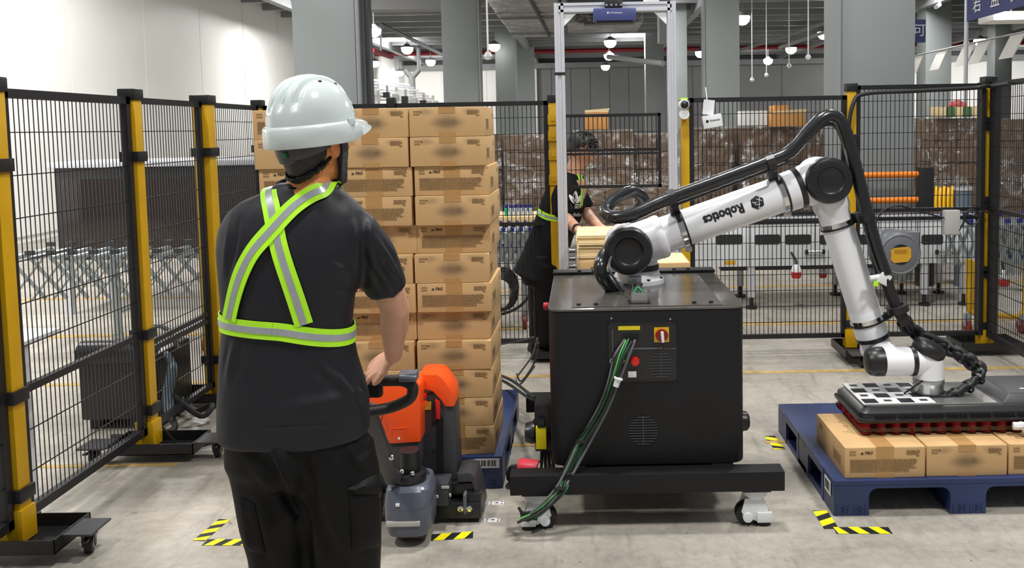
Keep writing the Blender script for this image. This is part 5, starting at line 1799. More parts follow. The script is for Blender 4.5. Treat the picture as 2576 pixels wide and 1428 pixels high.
# top plate: bare steel with a check-marked calibration sheet
pa_, pb_ = gx0 + 0.03, gx0 + 0.60
py0_, py1_ = gy0 + 0.045, gy1 - 0.03
MB().bx(pa_, pb_, py0_, py1_, gz1, gz1 + 0.006).build('top_plate', 'silver', g, smooth=False)
sheet = MB().bx(pa_ + 0.0, pa_ + 0.31, py0_, py1_, gz1 + 0.006, gz1 + 0.008).build('marker_sheet', 'white_print', g, smooth=False)
sq = None
cw, ch = 0.31 / 4, (py1_ - py0_) / 4
for i in range(4):
    for j in range(4):
        if (i + j) % 2 == 0:
            o = V((pa_ + i * cw, py0_ + j * ch, 0))
            c = MB().bx(o.x + 0.008, o.x + cw - 0.008, o.y + 0.008, o.y + ch - 0.008, gz1 + 0.008, gz1 + 0.0085).build('marker_square', 'black_print', sheet, smooth=False)
        else:
            o = V((pa_ + i * cw, py0_ + j * ch, 0))
            c = MB().bx(o.x + 0.022, o.x + cw - 0.022, o.y + 0.026, o.y + ch - 0.022, gz1 + 0.008, gz1 + 0.0085).build('marker_square', 'dark_grey', sheet, smooth=False)
hump = MB()
hx0, hx1 = pb_ + 0.02, gx1 - 0.06
hump.loft([[V((x, y, gz1 - 0.01)) for x, y in ((hx0, py0_), (hx1, py0_), (hx1, py1_), (hx0, py1_))], [V((x, y, gz1 + 0.035)) for x, y in ((hx0 + 0.045, py0_ + 0.03), (hx1 - 0.04, py0_ + 0.03), (hx1 - 0.04, py1_ - 0.01), (hx0 + 0.045, py1_ - 0.01))]])
hump.build('manifold_cover', 'dark_grey', g, bevel=0.006)
MB().bx(hx0 + 0.12, hx0 + 0.16, py0_ + 0.08, py0_ + 0.09, gz1 + 0.035, gz1 + 0.037).build('white_mark', 'white_print', g, smooth=False)
MB().lathe([(0.062, zf2 - 0.002), (0.045, zf2 - 0.012), (0.034, zf2 - 0.02), (0.034, gz1 + 0.03), (0.055, gz1 + 0.02), (0.055, gz1 + 0.006)], (w1.x, WY, 0), Z_, 32).build('mount_collar', 'chrome', g)
MB().lathe([(0.075, gz1 + 0.006), (0.075, gz1 + 0.012), (0.05, gz1 + 0.016)], (w1.x, WY, 0), Z_, 32).build('mount_ring', 'black_plastic', g)
MB().bar((w1.x - 0.12, WY - 0.03, gz1 + 0.012), (w1.x - 0.045, WY - 0.05, gz1 + 0.075), 0.008, 0.006).build('strap_end', 'black_rubber', g)
tw = MB()
c = W(2566, 1082, 3.5)
pts = []
for k in range(9):
    pts.append(c + V((-0.03 + 0.02 * k, -0.004 * (k % 2), 0.02 - 0.008 * k + 0.008 * (k % 3))))
tw.tube(catmull(pts, 3), 0.017, 8)
tag(tw.build('white_rag', 'white'), 'crumpled white rag tucked at the gripper skirt, right edge', 'rag')
# ------------------------------------------------------------------ plastic pallets
PH = 0.147


def pallet(x0, x1, y0, y1, label, tagside=None):
    t = thing('plastic_pallet', label, 'pallet', ((x0 + x1) / 2, (y0 + y1) / 2, 0))
    w = x1 - x0
    fw = 0.145
    MB().bx(x0, x1, y0, y1, PH - 0.022, PH).build('deck', 'blue_plastic', t, bevel=0.004)
    mid = (x0 + x1) / 2
    r, zt_ = 0.035, PH - 0.034

    def arch(a, b):
        """opening between a and b cut from below, rounded upper corners, left to right"""
        pts = [(a, 0.0)]
        for k in range(5):
            q = math.radians(180 - 90 * k / 4)
            pts.append((a + r + r * math.cos(q), zt_ - r + r * math.sin(q)))
        for k in range(5):
            q = math.radians(90 - 90 * k / 4)
            pts.append((b - r + r * math.cos(q), zt_ - r + r * math.sin(q)))
        pts.append((b, 0.0))
        return pts
    o1 = arch(x0 + fw, mid - fw / 2)
    o2 = arch(mid + fw / 2, x1 - fw)
    poly = [(x0, 0)] + o1 + o2 + [(x1, 0), (x1, PH - 0.022), (x0, PH - 0.022)]
    for ya in (y0, (y0 + y1) / 2 - fw / 2, y1 - fw):
        MB().prism(poly, (0, ya, 0.0), X_, Z_, (0, fw, 0)).build('foot_row', 'blue_plastic', t, bevel=0.0, smooth=False)
    for xa in (x0, mid - fw / 2, x1 - fw):
        MB().bx(xa, xa + fw, y0 + fw, y1 - fw, 0.0, 0.024).build('runner', 'blue_plastic', t, smooth=False)
        m = MB()
        for k in range(6):
            xx = xa + 0.012 + k * (fw - 0.03) / 5
            m.bx(xx, xx + 0.006, y0 - 0.003, y0, 0.004, 0.042)
        for zz in (0.018, 0.032):
            m.bx(xa + 0.03, xa + 0.06, y0 - 0.003, y0, zz, zz + 0.004)
            m.bx(xa + 0.09, xa + 0.12, y0 - 0.003, y0, zz, zz + 0.004)
        m.build('rib_marks', 'blue_plastic', t, smooth=False, kind='stuff')
    for xa, xb in ((x0 - 0.002, x0 + 0.012), (x1 - 0.012, x1 + 0.002)):        # side skirts with long rounded windows
        for (ya, yb) in ((y0 + fw, (y0 + y1) / 2 - fw / 2), ((y0 + y1) / 2 + fw / 2, y1 - fw)):
            MB().bx(xa, xb, ya, yb, PH - 0.036, PH - 0.002).build('side_skirt', 'blue_plastic', t, smooth=False)
            MB().bx(xa, xb, ya, ya + 0.03, 0.0, PH - 0.036).build('side_skirt', 'blue_plastic', t, smooth=False)
            MB().bx(xa, xb, yb - 0.03, yb, 0.0, PH - 0.036).build('side_skirt', 'blue_plastic', t, smooth=False)
    if tagside:
        (o, u, v, wd, hg) = tagside
        lb = MB().prism([(0, 0), (wd, 0), (wd, hg), (0, hg)], o, u, v, V(u).cross(V(v)) * 0.0015).build('barcode_label', 'white_print', t, smooth=False)
        m = MB()
        xx = 0.012
        k = 0
        while xx < wd - 0.014:
            bw = (0.003, 0.006, 0.002, 0.005)[k % 4]
            m.prism([(xx, hg * 0.2), (xx + bw, hg * 0.2), (xx + bw, hg * 0.85), (xx, hg * 0.85)], V(o) + V(u).cross(V(v)) * 0.0017, u, v, V(u).cross(V(v)) * 0.0006)
            xx += bw + (0.003, 0.002, 0.006)[k % 3]
            k += 1
        m.build('bars', 'black_print', lb, smooth=False, kind='stuff')
    return t


RX0, RY0 = W(2097, 1230, 3.39).x, 3.39
pallet(RX0, RX0 + 1.1, RY0, RY0 + 0.98, 'blue plastic pallet under the three cartons and the gripper', ((RX0 - 0.003, RY0 + 0.115, 0.07), (0, -1, 0), (0, 0, 1), 0.085, 0.06))
LX1 = W(1266, 1250, 3.72).x
LX0, LY0 = LX1 - 1.1, 3.72
pallet(LX0, LX1, LY0, LY0 + 0.98, 'blue plastic pallet under the tall carton stack', ((LX1 - 0.128, LY0 - 0.001, PH - 0.052), (1, 0, 0), (0, 0, 1), 0.115, 0.042))

# ------------------------------------------------------------------ cartons
BW, BH, BD = 0.33, 0.1285, 0.42


def carton_proto(kind):
    t = thing('carton', '', 'carton', (0, 0, 0))
    body = MB().bx(-BW / 2, BW / 2, 0, BD, 0, BH)
    body.build('body', 'card_soft' if kind == 'soft' else 'card', t, bevel=0.0035, local=True)
    tp = MB()
    tw = 0.036
    tp.bx(-tw, tw, -0.0012, BD + 0.0012, BH - 0.0004, BH + 0.001)
    tp.bx(-tw, tw, -0.0014, 0.0008, 0.086 if kind != 'soft' else 0.102, BH + 0.001)
    tp.bx(-tw, tw, -0.0014, 0.0008, 0.0, 0.03 if kind != 'soft' else 0.02)
    if kind != 'soft':
        tp.bx(-tw, tw, -0.001, 0.0008, 0.03, 0.086)
    tp.build('packing_tape', 'tape', t, smooth=False, local=True)
    f = MB()
    f.bx(-BW / 2 + 0.004, BW / 2 - 0.004, -0.0006, 0.006, BH - 0.004, BH - 0.0025)
    f.build('flap_edge', 'cream_board', t, smooth=False, local=True)
    pr = MB()
    y0, y1 = -0.0022, -0.0016
    rnd = random.Random(3 if kind == 'text' else 5)

    def dash(x0, x1, z, h):
        x = x0
        while x < x1:
            w = rnd.uniform(0.004, 0.016)
            pr.bx(x, min(x + w, x1), y0, y1, z, z + h)
            x += w + rnd.uniform(0.001, 0.0035)
    for k in range(4):                                    # small block, upper right
        dash(0.088 + (0.0 if k != 3 else 0.04), 0.142 - (0.006 if k == 2 else 0), 0.1105 - 0.007 * k, 0.0042)
    for k in range(2):                                    # handling marks, upper left
        for j in range(3):
            pr.bx(-0.145 + 0.009 * j, -0.139 + 0.009 * j, y0, y1, 0.1085 - 0.012 * k, 0.1145 - 0.012 * k)
            pr.bx(-0.1445 + 0.009 * j, -0.1395 + 0.009 * j, y0 - 0.0002, y1, 0.1095 - 0.012 * k, 0.1115 - 0.012 * k)
    if kind == 'text':
        for k in range(8):                                # dense paragraph
            dash(-0.143, 0.128 - (0.02 if k in (6, 7) else 0.0) + rnd.uniform(-0.012, 0.008), 0.0735 - 0.0068 * k, 0.0042)
        for k in range(2):                                # the mark beside the handling signs
            pass
    pr.build('print', 'ink', t, smooth=False, kind='stuff', local=True)
    d = MB()
    if kind == 'text':
        d.prism([(-0.1, 0.1), (-0.088, 0.1), (-0.09, 0.1055), (-0.094, 0.108), (-0.098, 0.1055)], (0, -0.0018, 0), X_, Z_, (0, -0.0005, 0))
        put_text(d, 'P&G', 0.0175, (-0.068, -0.0023, 0.1055), X_, Z_, bold=True, shear=0.3)
    else:
        d.prism([(-0.118, 0.108), (-0.108, 0.108), (-0.113, 0.113)], (0, -0.0018, 0), X_, Z_, (0, -0.0005, 0))
    d.build('mark', 'ink_dark', t, smooth=False, kind='stuff', local=True)
    # side print: a barcode frame and marks on both long sides
    s = MB()
    for sx in (-1, 1):
        xx = sx * (BW / 2 + 0.0008)
        for k in range(9):
            s.bx(xx - 0.0004, xx + 0.0004, 0.055 + 0.012 * k, 0.055 + 0.012 * k + (0.007 if k % 2 else 0.004), 0.035, 0.07)
        s.bx(xx - 0.0004, xx + 0.0004, 0.048, 0.166, 0.072, 0.076)
        s.bx(xx - 0.0004, xx + 0.0004, 0.048, 0.166, 0.03, 0.034)
        for k in range(3):
            s.bx(xx - 0.0004, xx + 0.0004, 0.33, 0.37, 0.1 - 0.008 * k, 0.104 - 0.008 * k)
    for (cx_, cy_) in ((-0.12, 0.30), (-0.1, 0.25), (-0.12, 0.18)):
        s.bx(cx_, cx_ + 0.016, cy_, cy_ + 0.003, BH, BH + 0.0005)
        s.bx(cx_ + 0.02, cx_ + 0.026, cy_ - 0.008, cy_ + 0.008, BH, BH + 0.0005)
    s.build('side_print', 'ink', t, smooth=False, kind='stuff', local=True)
    return t


protos = {'text': carton_proto('text'), 'soft': carton_proto('soft')}
used = set()


def carton(kind, loc, rot, label, group):
    p = protos[kind]
    if kind not in used:
        used.add(kind)
        p.location, p.rotation_euler.z, p['label'], p['group'] = loc, rot, label, group
        return p
    return dup(p, loc, rot, label, group)


ordn = ['top', 'second', 'third', 'fourth', 'fifth', 'sixth', 'seventh', 'eighth', 'ninth', 'tenth', 'eleventh', 'bottom']
colx = [LX1 - 0.035 - BW / 2 - i * (BW + 0.012) for i in range(3)]
right = ['soft', 'soft', 'text', 'soft', 'text', 'soft', 'text', 'soft', 'soft', 'soft', 'soft', 'text']
midk = ['soft', 'soft', 'text', 'text', 'soft', 'text', 'text', 'text', 'soft', 'text', 'soft', 'text']
leftk = ['text', 'soft', 'text', 'soft', 'text', 'soft', 'text', 'soft', 'text', 'soft', 'text', 'soft']
rnd = random.Random(11)
for ci, (cx_, kinds, cn) in enumerate(zip(colx, (right, midk, leftk), ('right', 'middle', 'left'))):
    for r in range(12):
        k = kinds[r]
        z = PH + (11 - r) * 0.1297
        recess = {4: 0.035, 7: 0.03, 2: 0.012}.get(r, 0.0)
        dx = rnd.uniform(-0.007, 0.007) + (0.006 if r in (2, 4) else 0) - (0.012 if r < 2 else 0)
        loc = V((cx_ + dx + 0.002 * (r - 6) * -0.4, LY0 + 0.03 + recess + rnd.uniform(-0.006, 0.006), z))
        lab = ('top carton' if r == 0 else 'bottom carton' if r == 11 else ordn[r] + ' carton from the top') + ' in the ' + cn + ' column of the tall stack' + (', printed text block' if k == 'text' else ', soft dark print')
        carton(k, loc, rnd.uniform(-0.012, 0.012), lab, 'cartons of the tall stack')
for i, k in enumerate(('text', 'soft', 'text')):
    x = W(2225, 1180, 3.42).x + i * (BW + 0.008)
    carton(k, V((x, 3.415 + 0.004 * i, PH)), 0.0, ('first carton from the left on the right pallet, under the gripper, text block', 'second carton on the right pallet, soft dark print, under the gripper', 'carton at the right frame edge on the right pallet')[i], 'cartons under the gripper')

# ------------------------------------------------------------------ cartons and flattened boards in the doorway, on a roller table
TY = 4.93
ta, tb = W(1445, 690, TY), W(1742, 690, TY)
ztop = W(1500, 704, TY).z
rt = thing('roller_table', 'steel roller table in the portal doorway under the board pile', 'table', ((ta.x + tb.x) / 2, TY + 0.2, 0))
for y in (TY - 0.05, TY + 0.48):
    MB().bx(ta.x - 0.05, tb.x, y, y + 0.03, ztop - 0.07, ztop).build('side_rail', 'steel_zinc', rt, smooth=False)
nr = 14
for i in range(nr):
    x = ta.x + 0.02 + i * (tb.x - ta.x - 0.04) / (nr - 1)
    MB().cyl((x, TY - 0.02, ztop - 0.02), (x, TY + 0.48, ztop - 0.02), 0.02, n=10).build('roller', 'silver', rt)
for x in (ta.x, tb.x - 0.04):
    for y in (TY - 0.045, TY + 0.48):
        MB().bx(x, x + 0.03, y, y + 0.03, 0, ztop - 0.07).build('leg', 'steel_zinc', rt, smooth=False)
wx = W(1440, 650, TY).x
wr = thing('wheel_rail', 'upright zinc skate-wheel rail beside the doorway board pile', 'rail', (wx, TY, 0))
MB().bx(wx - 0.022, wx - 0.018, TY - 0.03, TY + 0.0, 0, W(1438, 622, TY).z).build('side_plate', 'steel_zinc', wr, smooth=False)
MB().bx(wx + 0.018, wx + 0.022, TY - 0.03, TY + 0.0, 0, W(1438, 622, TY).z).build('side_plate', 'steel_zinc', wr, smooth=False)
z = 0.35
while z < W(1438, 628, TY).z:
    MB().cyl((wx - 0.018, TY - 0.02, z), (wx + 0.018, TY - 0.02, z), 0.019, n=10).build('skate_wheel', 'chrome', wr)
    z += 0.045


def plain_carton(x0, x1, y, z0, z1, dep, label, txt, frame_print):
    t = thing('carton', label, 'carton', ((x0 + x1) / 2, y + dep / 2, z0))
    MB().bx(x0, x1, y, y + dep, z0, z1).build('body', 'card', t, bevel=0.003)
    MB().bx(x0 + 0.01, x1 - 0.01, y + 0.01, y + dep - 0.01, z1, z1 + 0.002).build('top_flaps', 'cream_board', t, smooth=False)
    m = MB()
    if txt:
        put_text(m, 'P&G', 0.03, (x0 + 0.1, y - 0.001, (z0 + z1) / 2 + 0.01), X_, Z_, bold=True, shear=0.3)
        m.prism([(0, 0), (0.015, 0), (0.008, 0.01)], (x0 + 0.05, y - 0.0005, (z0 + z1) / 2), X_, Z_, (0, -0.0006, 0))
    if frame_print:
        xx0, xx1 = x0 + 0.03, x1 - 0.05
        zz = z1 - 0.03
        m.bx(xx0, xx1, y - 0.001, y - 0.0004, zz - 0.004, zz)
        m.bx(xx0, xx0 + 0.004, y - 0.001, y - 0.0004, z0 + 0.004, zz)
        m.bx(xx1 - 0.004, xx1, y - 0.001, y - 0.0004, z0 + 0.004, zz)
        for k in range(16):
            m.bx(xx0 + 0.01 + 0.0118 * k, xx0 + 0.016 + 0.0118 * k, y - 0.001, y - 0.0004, z0 + 0.004, zz - 0.01)
    m.build('print', 'ink_dark', t, smooth=False, kind='stuff')
    return t


ca, cb2 = W(1452, 659, TY), W(1582, 659, TY)
plain_carton(ca.x, cb2.x + 0.06, TY, ztop, ca.z, 0.47, 'carton with a dark printed mark under the pile of flat boards', True, False)
cc2, cd2 = W(1640, 662, TY), W(1738, 662, TY)
plain_carton(cd2.x - 0.27, cd2.x, TY + 0.02, ztop, cd2.z, 0.4, 'carton with a framed print on the doorway table, right of the board pile', False, True)
zb0 = ca.z + 0.003
zb1 = W(1490, 592, TY).z
nb = 8
hb = (zb1 - zb0) / nb
bd0 = None
for i in range(nb):
    off = V((rnd.uniform(-0.008, 0.008), rnd.uniform(-0.01, 0.01), i * hb))
    lab = ('topmost cream flattened carton, under the packer hands' if i == nb - 1 else 'lowest cream flattened carton in the pile on the doorway carton' if i == 0 else
           ('second', 'third', 'fourth', 'fifth', 'sixth', 'seventh')[i - 1] + ' cream flattened carton from the bottom of the doorway pile')
    if bd0 is None:
        m = MB()
        x0, x1 = ca.x + 0.003, cb2.x + 0.03
        m.bx(x0, x1, TY + 0.01, TY + 0.47, zb0, zb0 + hb * 0.42)
        m.bx(x0 + 0.005, x1 - 0.003, TY + 0.012, TY + 0.47, zb0 + hb * 0.5, zb0 + hb * 0.93)
        m.bx(x0 + 0.01, x1 - 0.01, TY + 0.3, TY + 0.39, zb0 + hb * 0.3, zb0 + hb * 0.6)
        bd0 = m.build('flat_carton', 'cream_board', bevel=0.001)
        tag(bd0, lab, 'flat carton', 'flattened cartons in the doorway')
        base_loc = bd0.location.copy()
    else:
        c = bd0.copy()
        COL.objects.link(c)
        c.location = base_loc + off
        c['label'] = lab

# ------------------------------------------------------------------ pallet truck
pt = thing('pallet_truck', 'orange and black electric pallet truck in front of the tall carton stack', 'pallet truck', (-0.66, 3.4, 0))


def PT(px, py, Y):
    return W(px, py, Y)


# drive wheel and its grey cover
c0_, c1_ = PT(962, 1300, 3.17), PT(1081, 1300, 3.17)
ccx, cwx = (c0_.x + c1_.x) / 2, c1_.x - c0_.x
zt1 = PT(1020, 1232, 3.17).z
cov = MB()
rings = []
for z, s, oy in ((0.05, 0.90, 0.0), (0.07, 0.97, 0.0), (0.11, 1.0, 0), (0.155, 1.0, 0), (0.16, 0.985, 0), (0.165, 1.0, 0), (zt1 - 0.05, 0.99, 0.004), (zt1 - 0.015, 0.95, 0.01), (zt1, 0.86, 0.02)):
    rings.append([V((ccx + x, 3.27 + oy + y, z)) for x, y in rrect(cwx * s, 0.22 * s, 0.06 * s, 6)])
cov.loft(rings)
cvo = cov.build('wheel_cover', 'grey_cover', pt, ang=30)
MB().bx(ccx - cwx * 0.42, ccx + cwx * 0.3, 3.155, 3.17, 0.098, 0.118).build('silver_strip', 'grey_box', cvo, bevel=0.004)
MB().bx(ccx - cwx * 0.2, ccx - cwx * 0.12, 3.158, 3.17, zt1 - 0.06, zt1 - 0.05).build('badge', 'white_print', cvo, smooth=False)
for s in (-1, 1):
    MB().cyl((ccx + s * 0.062, 3.2, zt1 - 0.01), (ccx + s * 0.062, 3.19, zt1 - 0.004), 0.006, n=10).build('screw', 'white', cvo)
MB().cyl((ccx - 0.045, 3.27, 0.075), (ccx + 0.055, 3.27, 0.075), 0.075, n=28).build('drive_wheel', mat('wheel_brown', (0.24, 0.19, 0.14), 0.6), pt, bevel=0.008)
MB().cyl((ccx - 0.005, 3.27, zt1 - 0.006), (ccx - 0.005, 3.27, zt1 + 0.035), 0.068, n=32).build('steer_ring', 'black_plastic', pt, bevel=0.004)
MB().cyl((ccx, 3.27, zt1 + 0.03), (ccx, 3.27, zt1 + 0.12), 0.04, n=24).build('steer_column', 'black_steel', pt, bevel=0.004)
for (px, py) in ((1012, 1185), (1038, 1190), (1010, 1205)):
    p = PT(px, py, 3.215)
    MB().ball(p, 0.01, 10).build('pivot_bolt', 'chrome', pt)

# tiller arm, rising towards the viewer, with its closed loop handle
a0 = PT(990, 1198, 3.2)
hc = PT(908, 990, 2.86)
ar = MB()
ar.bar(a0 + V((0, 0, -0.02)), hc + V((0.01, 0.02, -0.05)), 0.058, 0.03, up=(0, -1, 0.4))
aro = ar.build('tiller_arm', 'dark_grey', pt, bevel=0.006)
q0, q1 = a0.lerp(hc, 0.25), a0.lerp(hc, 0.58)
MB().bar(q0 + V((-0.004, -0.02, 0.004)), q1 + V((-0.004, -0.02, 0.004)), 0.034, 0.002, up=(0, -1, 0.4)).build('striped_sticker', mat('sticker', (0.78, 0.50, 0.44), 0.5, 0, 0.35, 40, stretch=(1, 1, 4)), aro, smooth=False)
q2, q3 = a0.lerp(hc, 0.17), a0.lerp(hc, 0.22)
MB().bar(q2 + V((-0.008, -0.022, 0.004)), q3 + V((-0.008, -0.022, 0.004)), 0.05, 0.002, up=(0, -1, 0.4)).build('dark_sticker', 'label_yellow', aro, smooth=False)
pB = PT(985, 1150, 3.06)
MB().ball(pB, 0.011, 10).build('arm_bolt', 'chrome', aro)
HYh = 2.86


def HP(px, py, dy=0.0):
    return W(px, py, HYh + dy)


loop = [HP(860, 960, 0.0), HP(900, 955), HP(960, 957), HP(1010, 957), HP(1034, 968), HP(1038, 985), HP(1028, 1004), HP(990, 1022), HP(950, 1031), HP(910, 1034), HP(870, 1030), HP(838, 1015), HP(826, 990), HP(836, 968), HP(860, 960)]
MB().tube(catmull(loop, 5), 0.019, 14).build('handle_loop', 'black_rubber', pt)
hd = MB()
hd.bx(HP(1004, 950).x, HP(1049, 950).x, HYh - 0.02, HYh + 0.04, HP(1020, 958).z, HP(1020, 936).z)
hd.build('thumb_control', 'grey_cover', pt, bevel=0.006)
MB().cyl(HP(1003, 951, -0.02), HP(1048, 952, -0.02), 0.012, n=18).build('butterfly_switch', 'grey_cover', pt, bevel=0.003)
MB().bx(HP(905, 960).x, HP(960, 960).x, HYh - 0.01, HYh + 0.03, HP(930, 1000).z, HP(930, 968).z).build('handle_head', 'black_plastic', pt, bevel=0.01)

# body: orange cover, dark lower casing
OY = 3.36
oc = [(900, 975), (935, 972), (1050, 960), (1057, 968), (1058, 1112), (980, 1117), (948, 1048), (900, 1040)]


def polyX(pts, Y):
    w = [W(a, b, Y) for a, b in pts]
    o = w[0]
    return o, [(p.x - o.x, p.z - o.z) for p in w]


o, pl = polyX(oc, OY)
orc = MB().prism(pl, o, X_, Z_, (0, 0.13, 0)).build('orange_cover', 'orange', pt, bevel=0.008)
for (a, b) in (((984, 1078), (1022, 1076)), ((984, 1078), (985, 1096))):
    p, q = W(*a, OY - 0.001), W(*b, OY - 0.001)
    MB().bar(p, q, 0.003, 0.003).build('embossed_line', 'orange', orc, smooth=False)
p = W(1004, 1102, OY)
MB().cyl(p, p + V((0, -0.004, 0)), 0.005, n=10).build('screw', 'white', orc)
MB().tube(catmull([W(962, 1040, OY - 0.01), W(960, 1055, OY - 0.02), W(950, 1068, OY - 0.01)], 5), 0.002, 5).build('lead', 'black_rubber', orc)
o, pl = polyX([(975, 1113), (1057, 1109), (1058, 1170), (1048, 1178), (1000, 1180), (985, 1170), (965, 1120)], OY + 0.01)
MB().prism(pl, o, X_, Z_, (0, 0.14, 0)).build('lower_casing', 'dark_grey', pt, bevel=0.012)

# tower with orange arch
TYm = 3.46
o, pl = polyX([(1056, 1000), (1096, 985), (1118, 1018), (1143, 1022), (1152, 1205), (1056, 1205)], TYm)
MB().prism(pl, o, X_, Z_, (0, 0.14, 0)).build('tower', 'dark_grey', pt, bevel=0.006)
o, pl = polyX([(1097, 1020), (1115, 1052), (1116, 1200), (1098, 1200)], TYm - 0.002)
MB().prism(pl, o, X_, Z_, (0, 0.006, 0)).build('tower_slot', 'shadow_gap', pt, smooth=False)
o, pl = polyX([(1050, 946), (1062, 942), (1100, 942), (1112, 950), (1138, 985), (1143, 1023), (1120, 1023), (1108, 1005), (1090, 986), (1075, 980), (1050, 981)], TYm - 0.012)
MB().prism(pl, o, X_, Z_, (0, 0.165, 0)).build('orange_arch', 'orange', pt, bevel=0.006)
o, pl = polyX([(1094, 1004), (1106, 1012), (1107, 1055), (1096, 1054)], TYm - 0.02)
MB().prism(pl, o, X_, Z_, (0, 0.02, 0)).build('red_lever', 'red', pt, bevel=0.004)
for (px, py, m, r) in ((1067, 995, 'red', 0.012), (1066, 1012, 'orange', 0.013)):
    p = W(px, py, TYm - 0.01)
    MB().cyl(p + V((0, -0.02, 0)), p + V((0, 0.01, 0)), r, n=14).build('connector', m, pt, bevel=0.003)
o, pl = polyX([(1060, 1010), (1085, 1010), (1084, 1030), (1060, 1031)], TYm - 0.006)
MB().prism(pl, o, X_, Z_, (0, 0.005, 0)).build('amber_label', 'label_amber', pt, smooth=False)
o, pl = polyX([(1062, 1036), (1068, 1036), (1068, 1062), (1062, 1063)], TYm - 0.006)
MB().prism(pl, o, X_, Z_, (0, 0.005, 0)).build('warning_label', 'label_yellow', pt, smooth=False)
for (px, py) in ((1092, 1065), (1093, 1133)):
    p = W(px, py, TYm)
    MB().cyl(p, p + V((0, -0.004, 0)), 0.006, n=8).build('screw', 'black_rubber', pt)

# chassis with brackets, stabiliser housings and forks
CYh = 3.42
z0_, z1_ = 0.1, W(1100, 1198, CYh).z
x0_, x1_ = W(930, 1240, CYh).x, W(1212, 1240, CYh).x
MB().bx(x0_ - 0.02, x1_ - 0.06, CYh + 0.03, CYh + 0.16, z0_, z1_).build('chassis', 'black_plastic', pt, bevel=0.012)
o, pl = polyX([(1150, 1192), (1178, 1188), (1196, 1196), (1206, 1230), (1216, 1288), (1200, 1300), (1196, 1255), (1186, 1212), (1150, 1214)], CYh - 0.01)
MB().prism(pl, o, X_, Z_, (0, 0.15, 0)).build('stabiliser_arch', 'dark_grey', pt, bevel=0.006)
hz_ = MB()
p, q = W(1052, 1185, CYh - 0.1), W(1100, 1216, CYh - 0.06)
hz_.tube(catmull([p, W(1066, 1186, CYh - 0.1), W(1078, 1205, CYh - 0.09), q], 5), 0.017, 12)
hz_.build('linkage', 'dark_grey', pt)
bk = MB().bx(W(1088, 1230, CYh - 0.06).x, W(1130, 1230, CYh - 0.06).x, CYh - 0.08, CYh + 0.03, W(1100, 1268, CYh - 0.06).z, W(1100, 1212, CYh - 0.06).z).build('bracket_block', 'dark_grey', pt, bevel=0.006)
a, b = W(1110, 1222, CYh - 0.082), W(1130, 1228, CYh - 0.082)
MB().bx(a.x, b.x, CYh - 0.083, CYh - 0.08, b.z, a.z).build('label', 'grey_box', bk, smooth=False)
for (px, py) in ((1100, 1248), (1132, 1244)):
    p = W(px, py, CYh - 0.08)
    MB().ball(p, 0.008, 10).build('bolt', 'chrome', bk)
MB().bx(W(1075, 1290, CYh - 0.02).x, W(1212, 1290, CYh - 0.02).x, CYh - 0.04, CYh + 0.05, W(1100, 1300, CYh - 0.02).z, W(1100, 1262, CYh - 0.02).z).build('front_plate', 'black_plastic', pt, bevel=0.005)
for px in (1158, 1180):
    p = W(px, 1280, CYh - 0.05)
    MB().cyl(p, p + V((0, 0.03, 0)), 0.013, n=14).build('stud', 'chrome', pt, bevel=0.002)
MB().bx(W(1166, 1240, CYh - 0.03).x, W(1174, 1240, CYh - 0.03).x, CYh - 0.05, CYh, W(1170, 1280, CYh).z, W(1170, 1232, CYh).z).build('spring_post', 'grey_cable', pt, bevel=0.004)
MB().bx(W(1130, 1240, CYh).x, W(1190, 1240, CYh).x, CYh + 0.0, CYh + 0.05, W(1100, 1245, CYh).z, W(1100, 1216, CYh).z).build('crossmember', 'black_plastic', pt, bevel=0.005)
for x in (x0_ + 0.02, x1_ - 0.03):
    MB().cyl((x - 0.018, CYh + 0.02, 0.045), (x + 0.018, CYh + 0.02, 0.045), 0.045, n=22).build('stabiliser_wheel', 'black_rubber', pt, bevel=0.005)
    MB().bx(x - 0.03, x + 0.03, CYh - 0.03, CYh + 0.07, 0.05, 0.12).build('stabiliser_housing', 'black_plastic', pt, bevel=0.006)
for x in (-0.80 + 0.045, -0.56):
    MB().bx(x - 0.045, x + 0.045, CYh + 0.1, 4.6, 0.04, 0.095).build('fork', 'black_steel', pt, bevel=0.006)
    MB().cyl((x - 0.03, 4.5, 0.035), (x + 0.03, 4.5, 0.035), 0.035, n=16).build('fork_roller', 'black_rubber', pt)

# ------------------------------------------------------------------ marks on the floor


def hazard_tape(a, b, w, label, n=None, flip=1):
    a, b = V((a[0], a[1], 0)), V((b[0], b[1], 0))
    d = (b - a)
    ln = d.length
    d.normalize()
    s = V((-d.y, d.x, 0))
    o = MB().prism([(0, -w / 2), (ln, -w / 2), (ln, w / 2), (0, w / 2)], a, d, s, (0, 0, 0.0012)).build('floor_tape', 'black_print', smooth=False)
    tag(o, label, 'floor tape')
    per = w * 1.45
    k = 0
    x = w * 0.15
    sk = w * 0.55 * flip
    while x < ln:
        q = [(x, -w / 2), (min(x + per * 0.52, ln), -w / 2), (min(max(x + per * 0.52 + sk, 0), ln), w / 2), (min(max(x + sk, 0), ln), w / 2)]
        MB().prism(q, a + V((0, 0, 0.0012)), d, s, (0, 0, 0.0006)).build('yellow_stripe', 'yellow_tape', o, smooth=False)
        x += per
    return o


def GX(px, py):
    p = G(px, py)
    return (p.x, p.y)


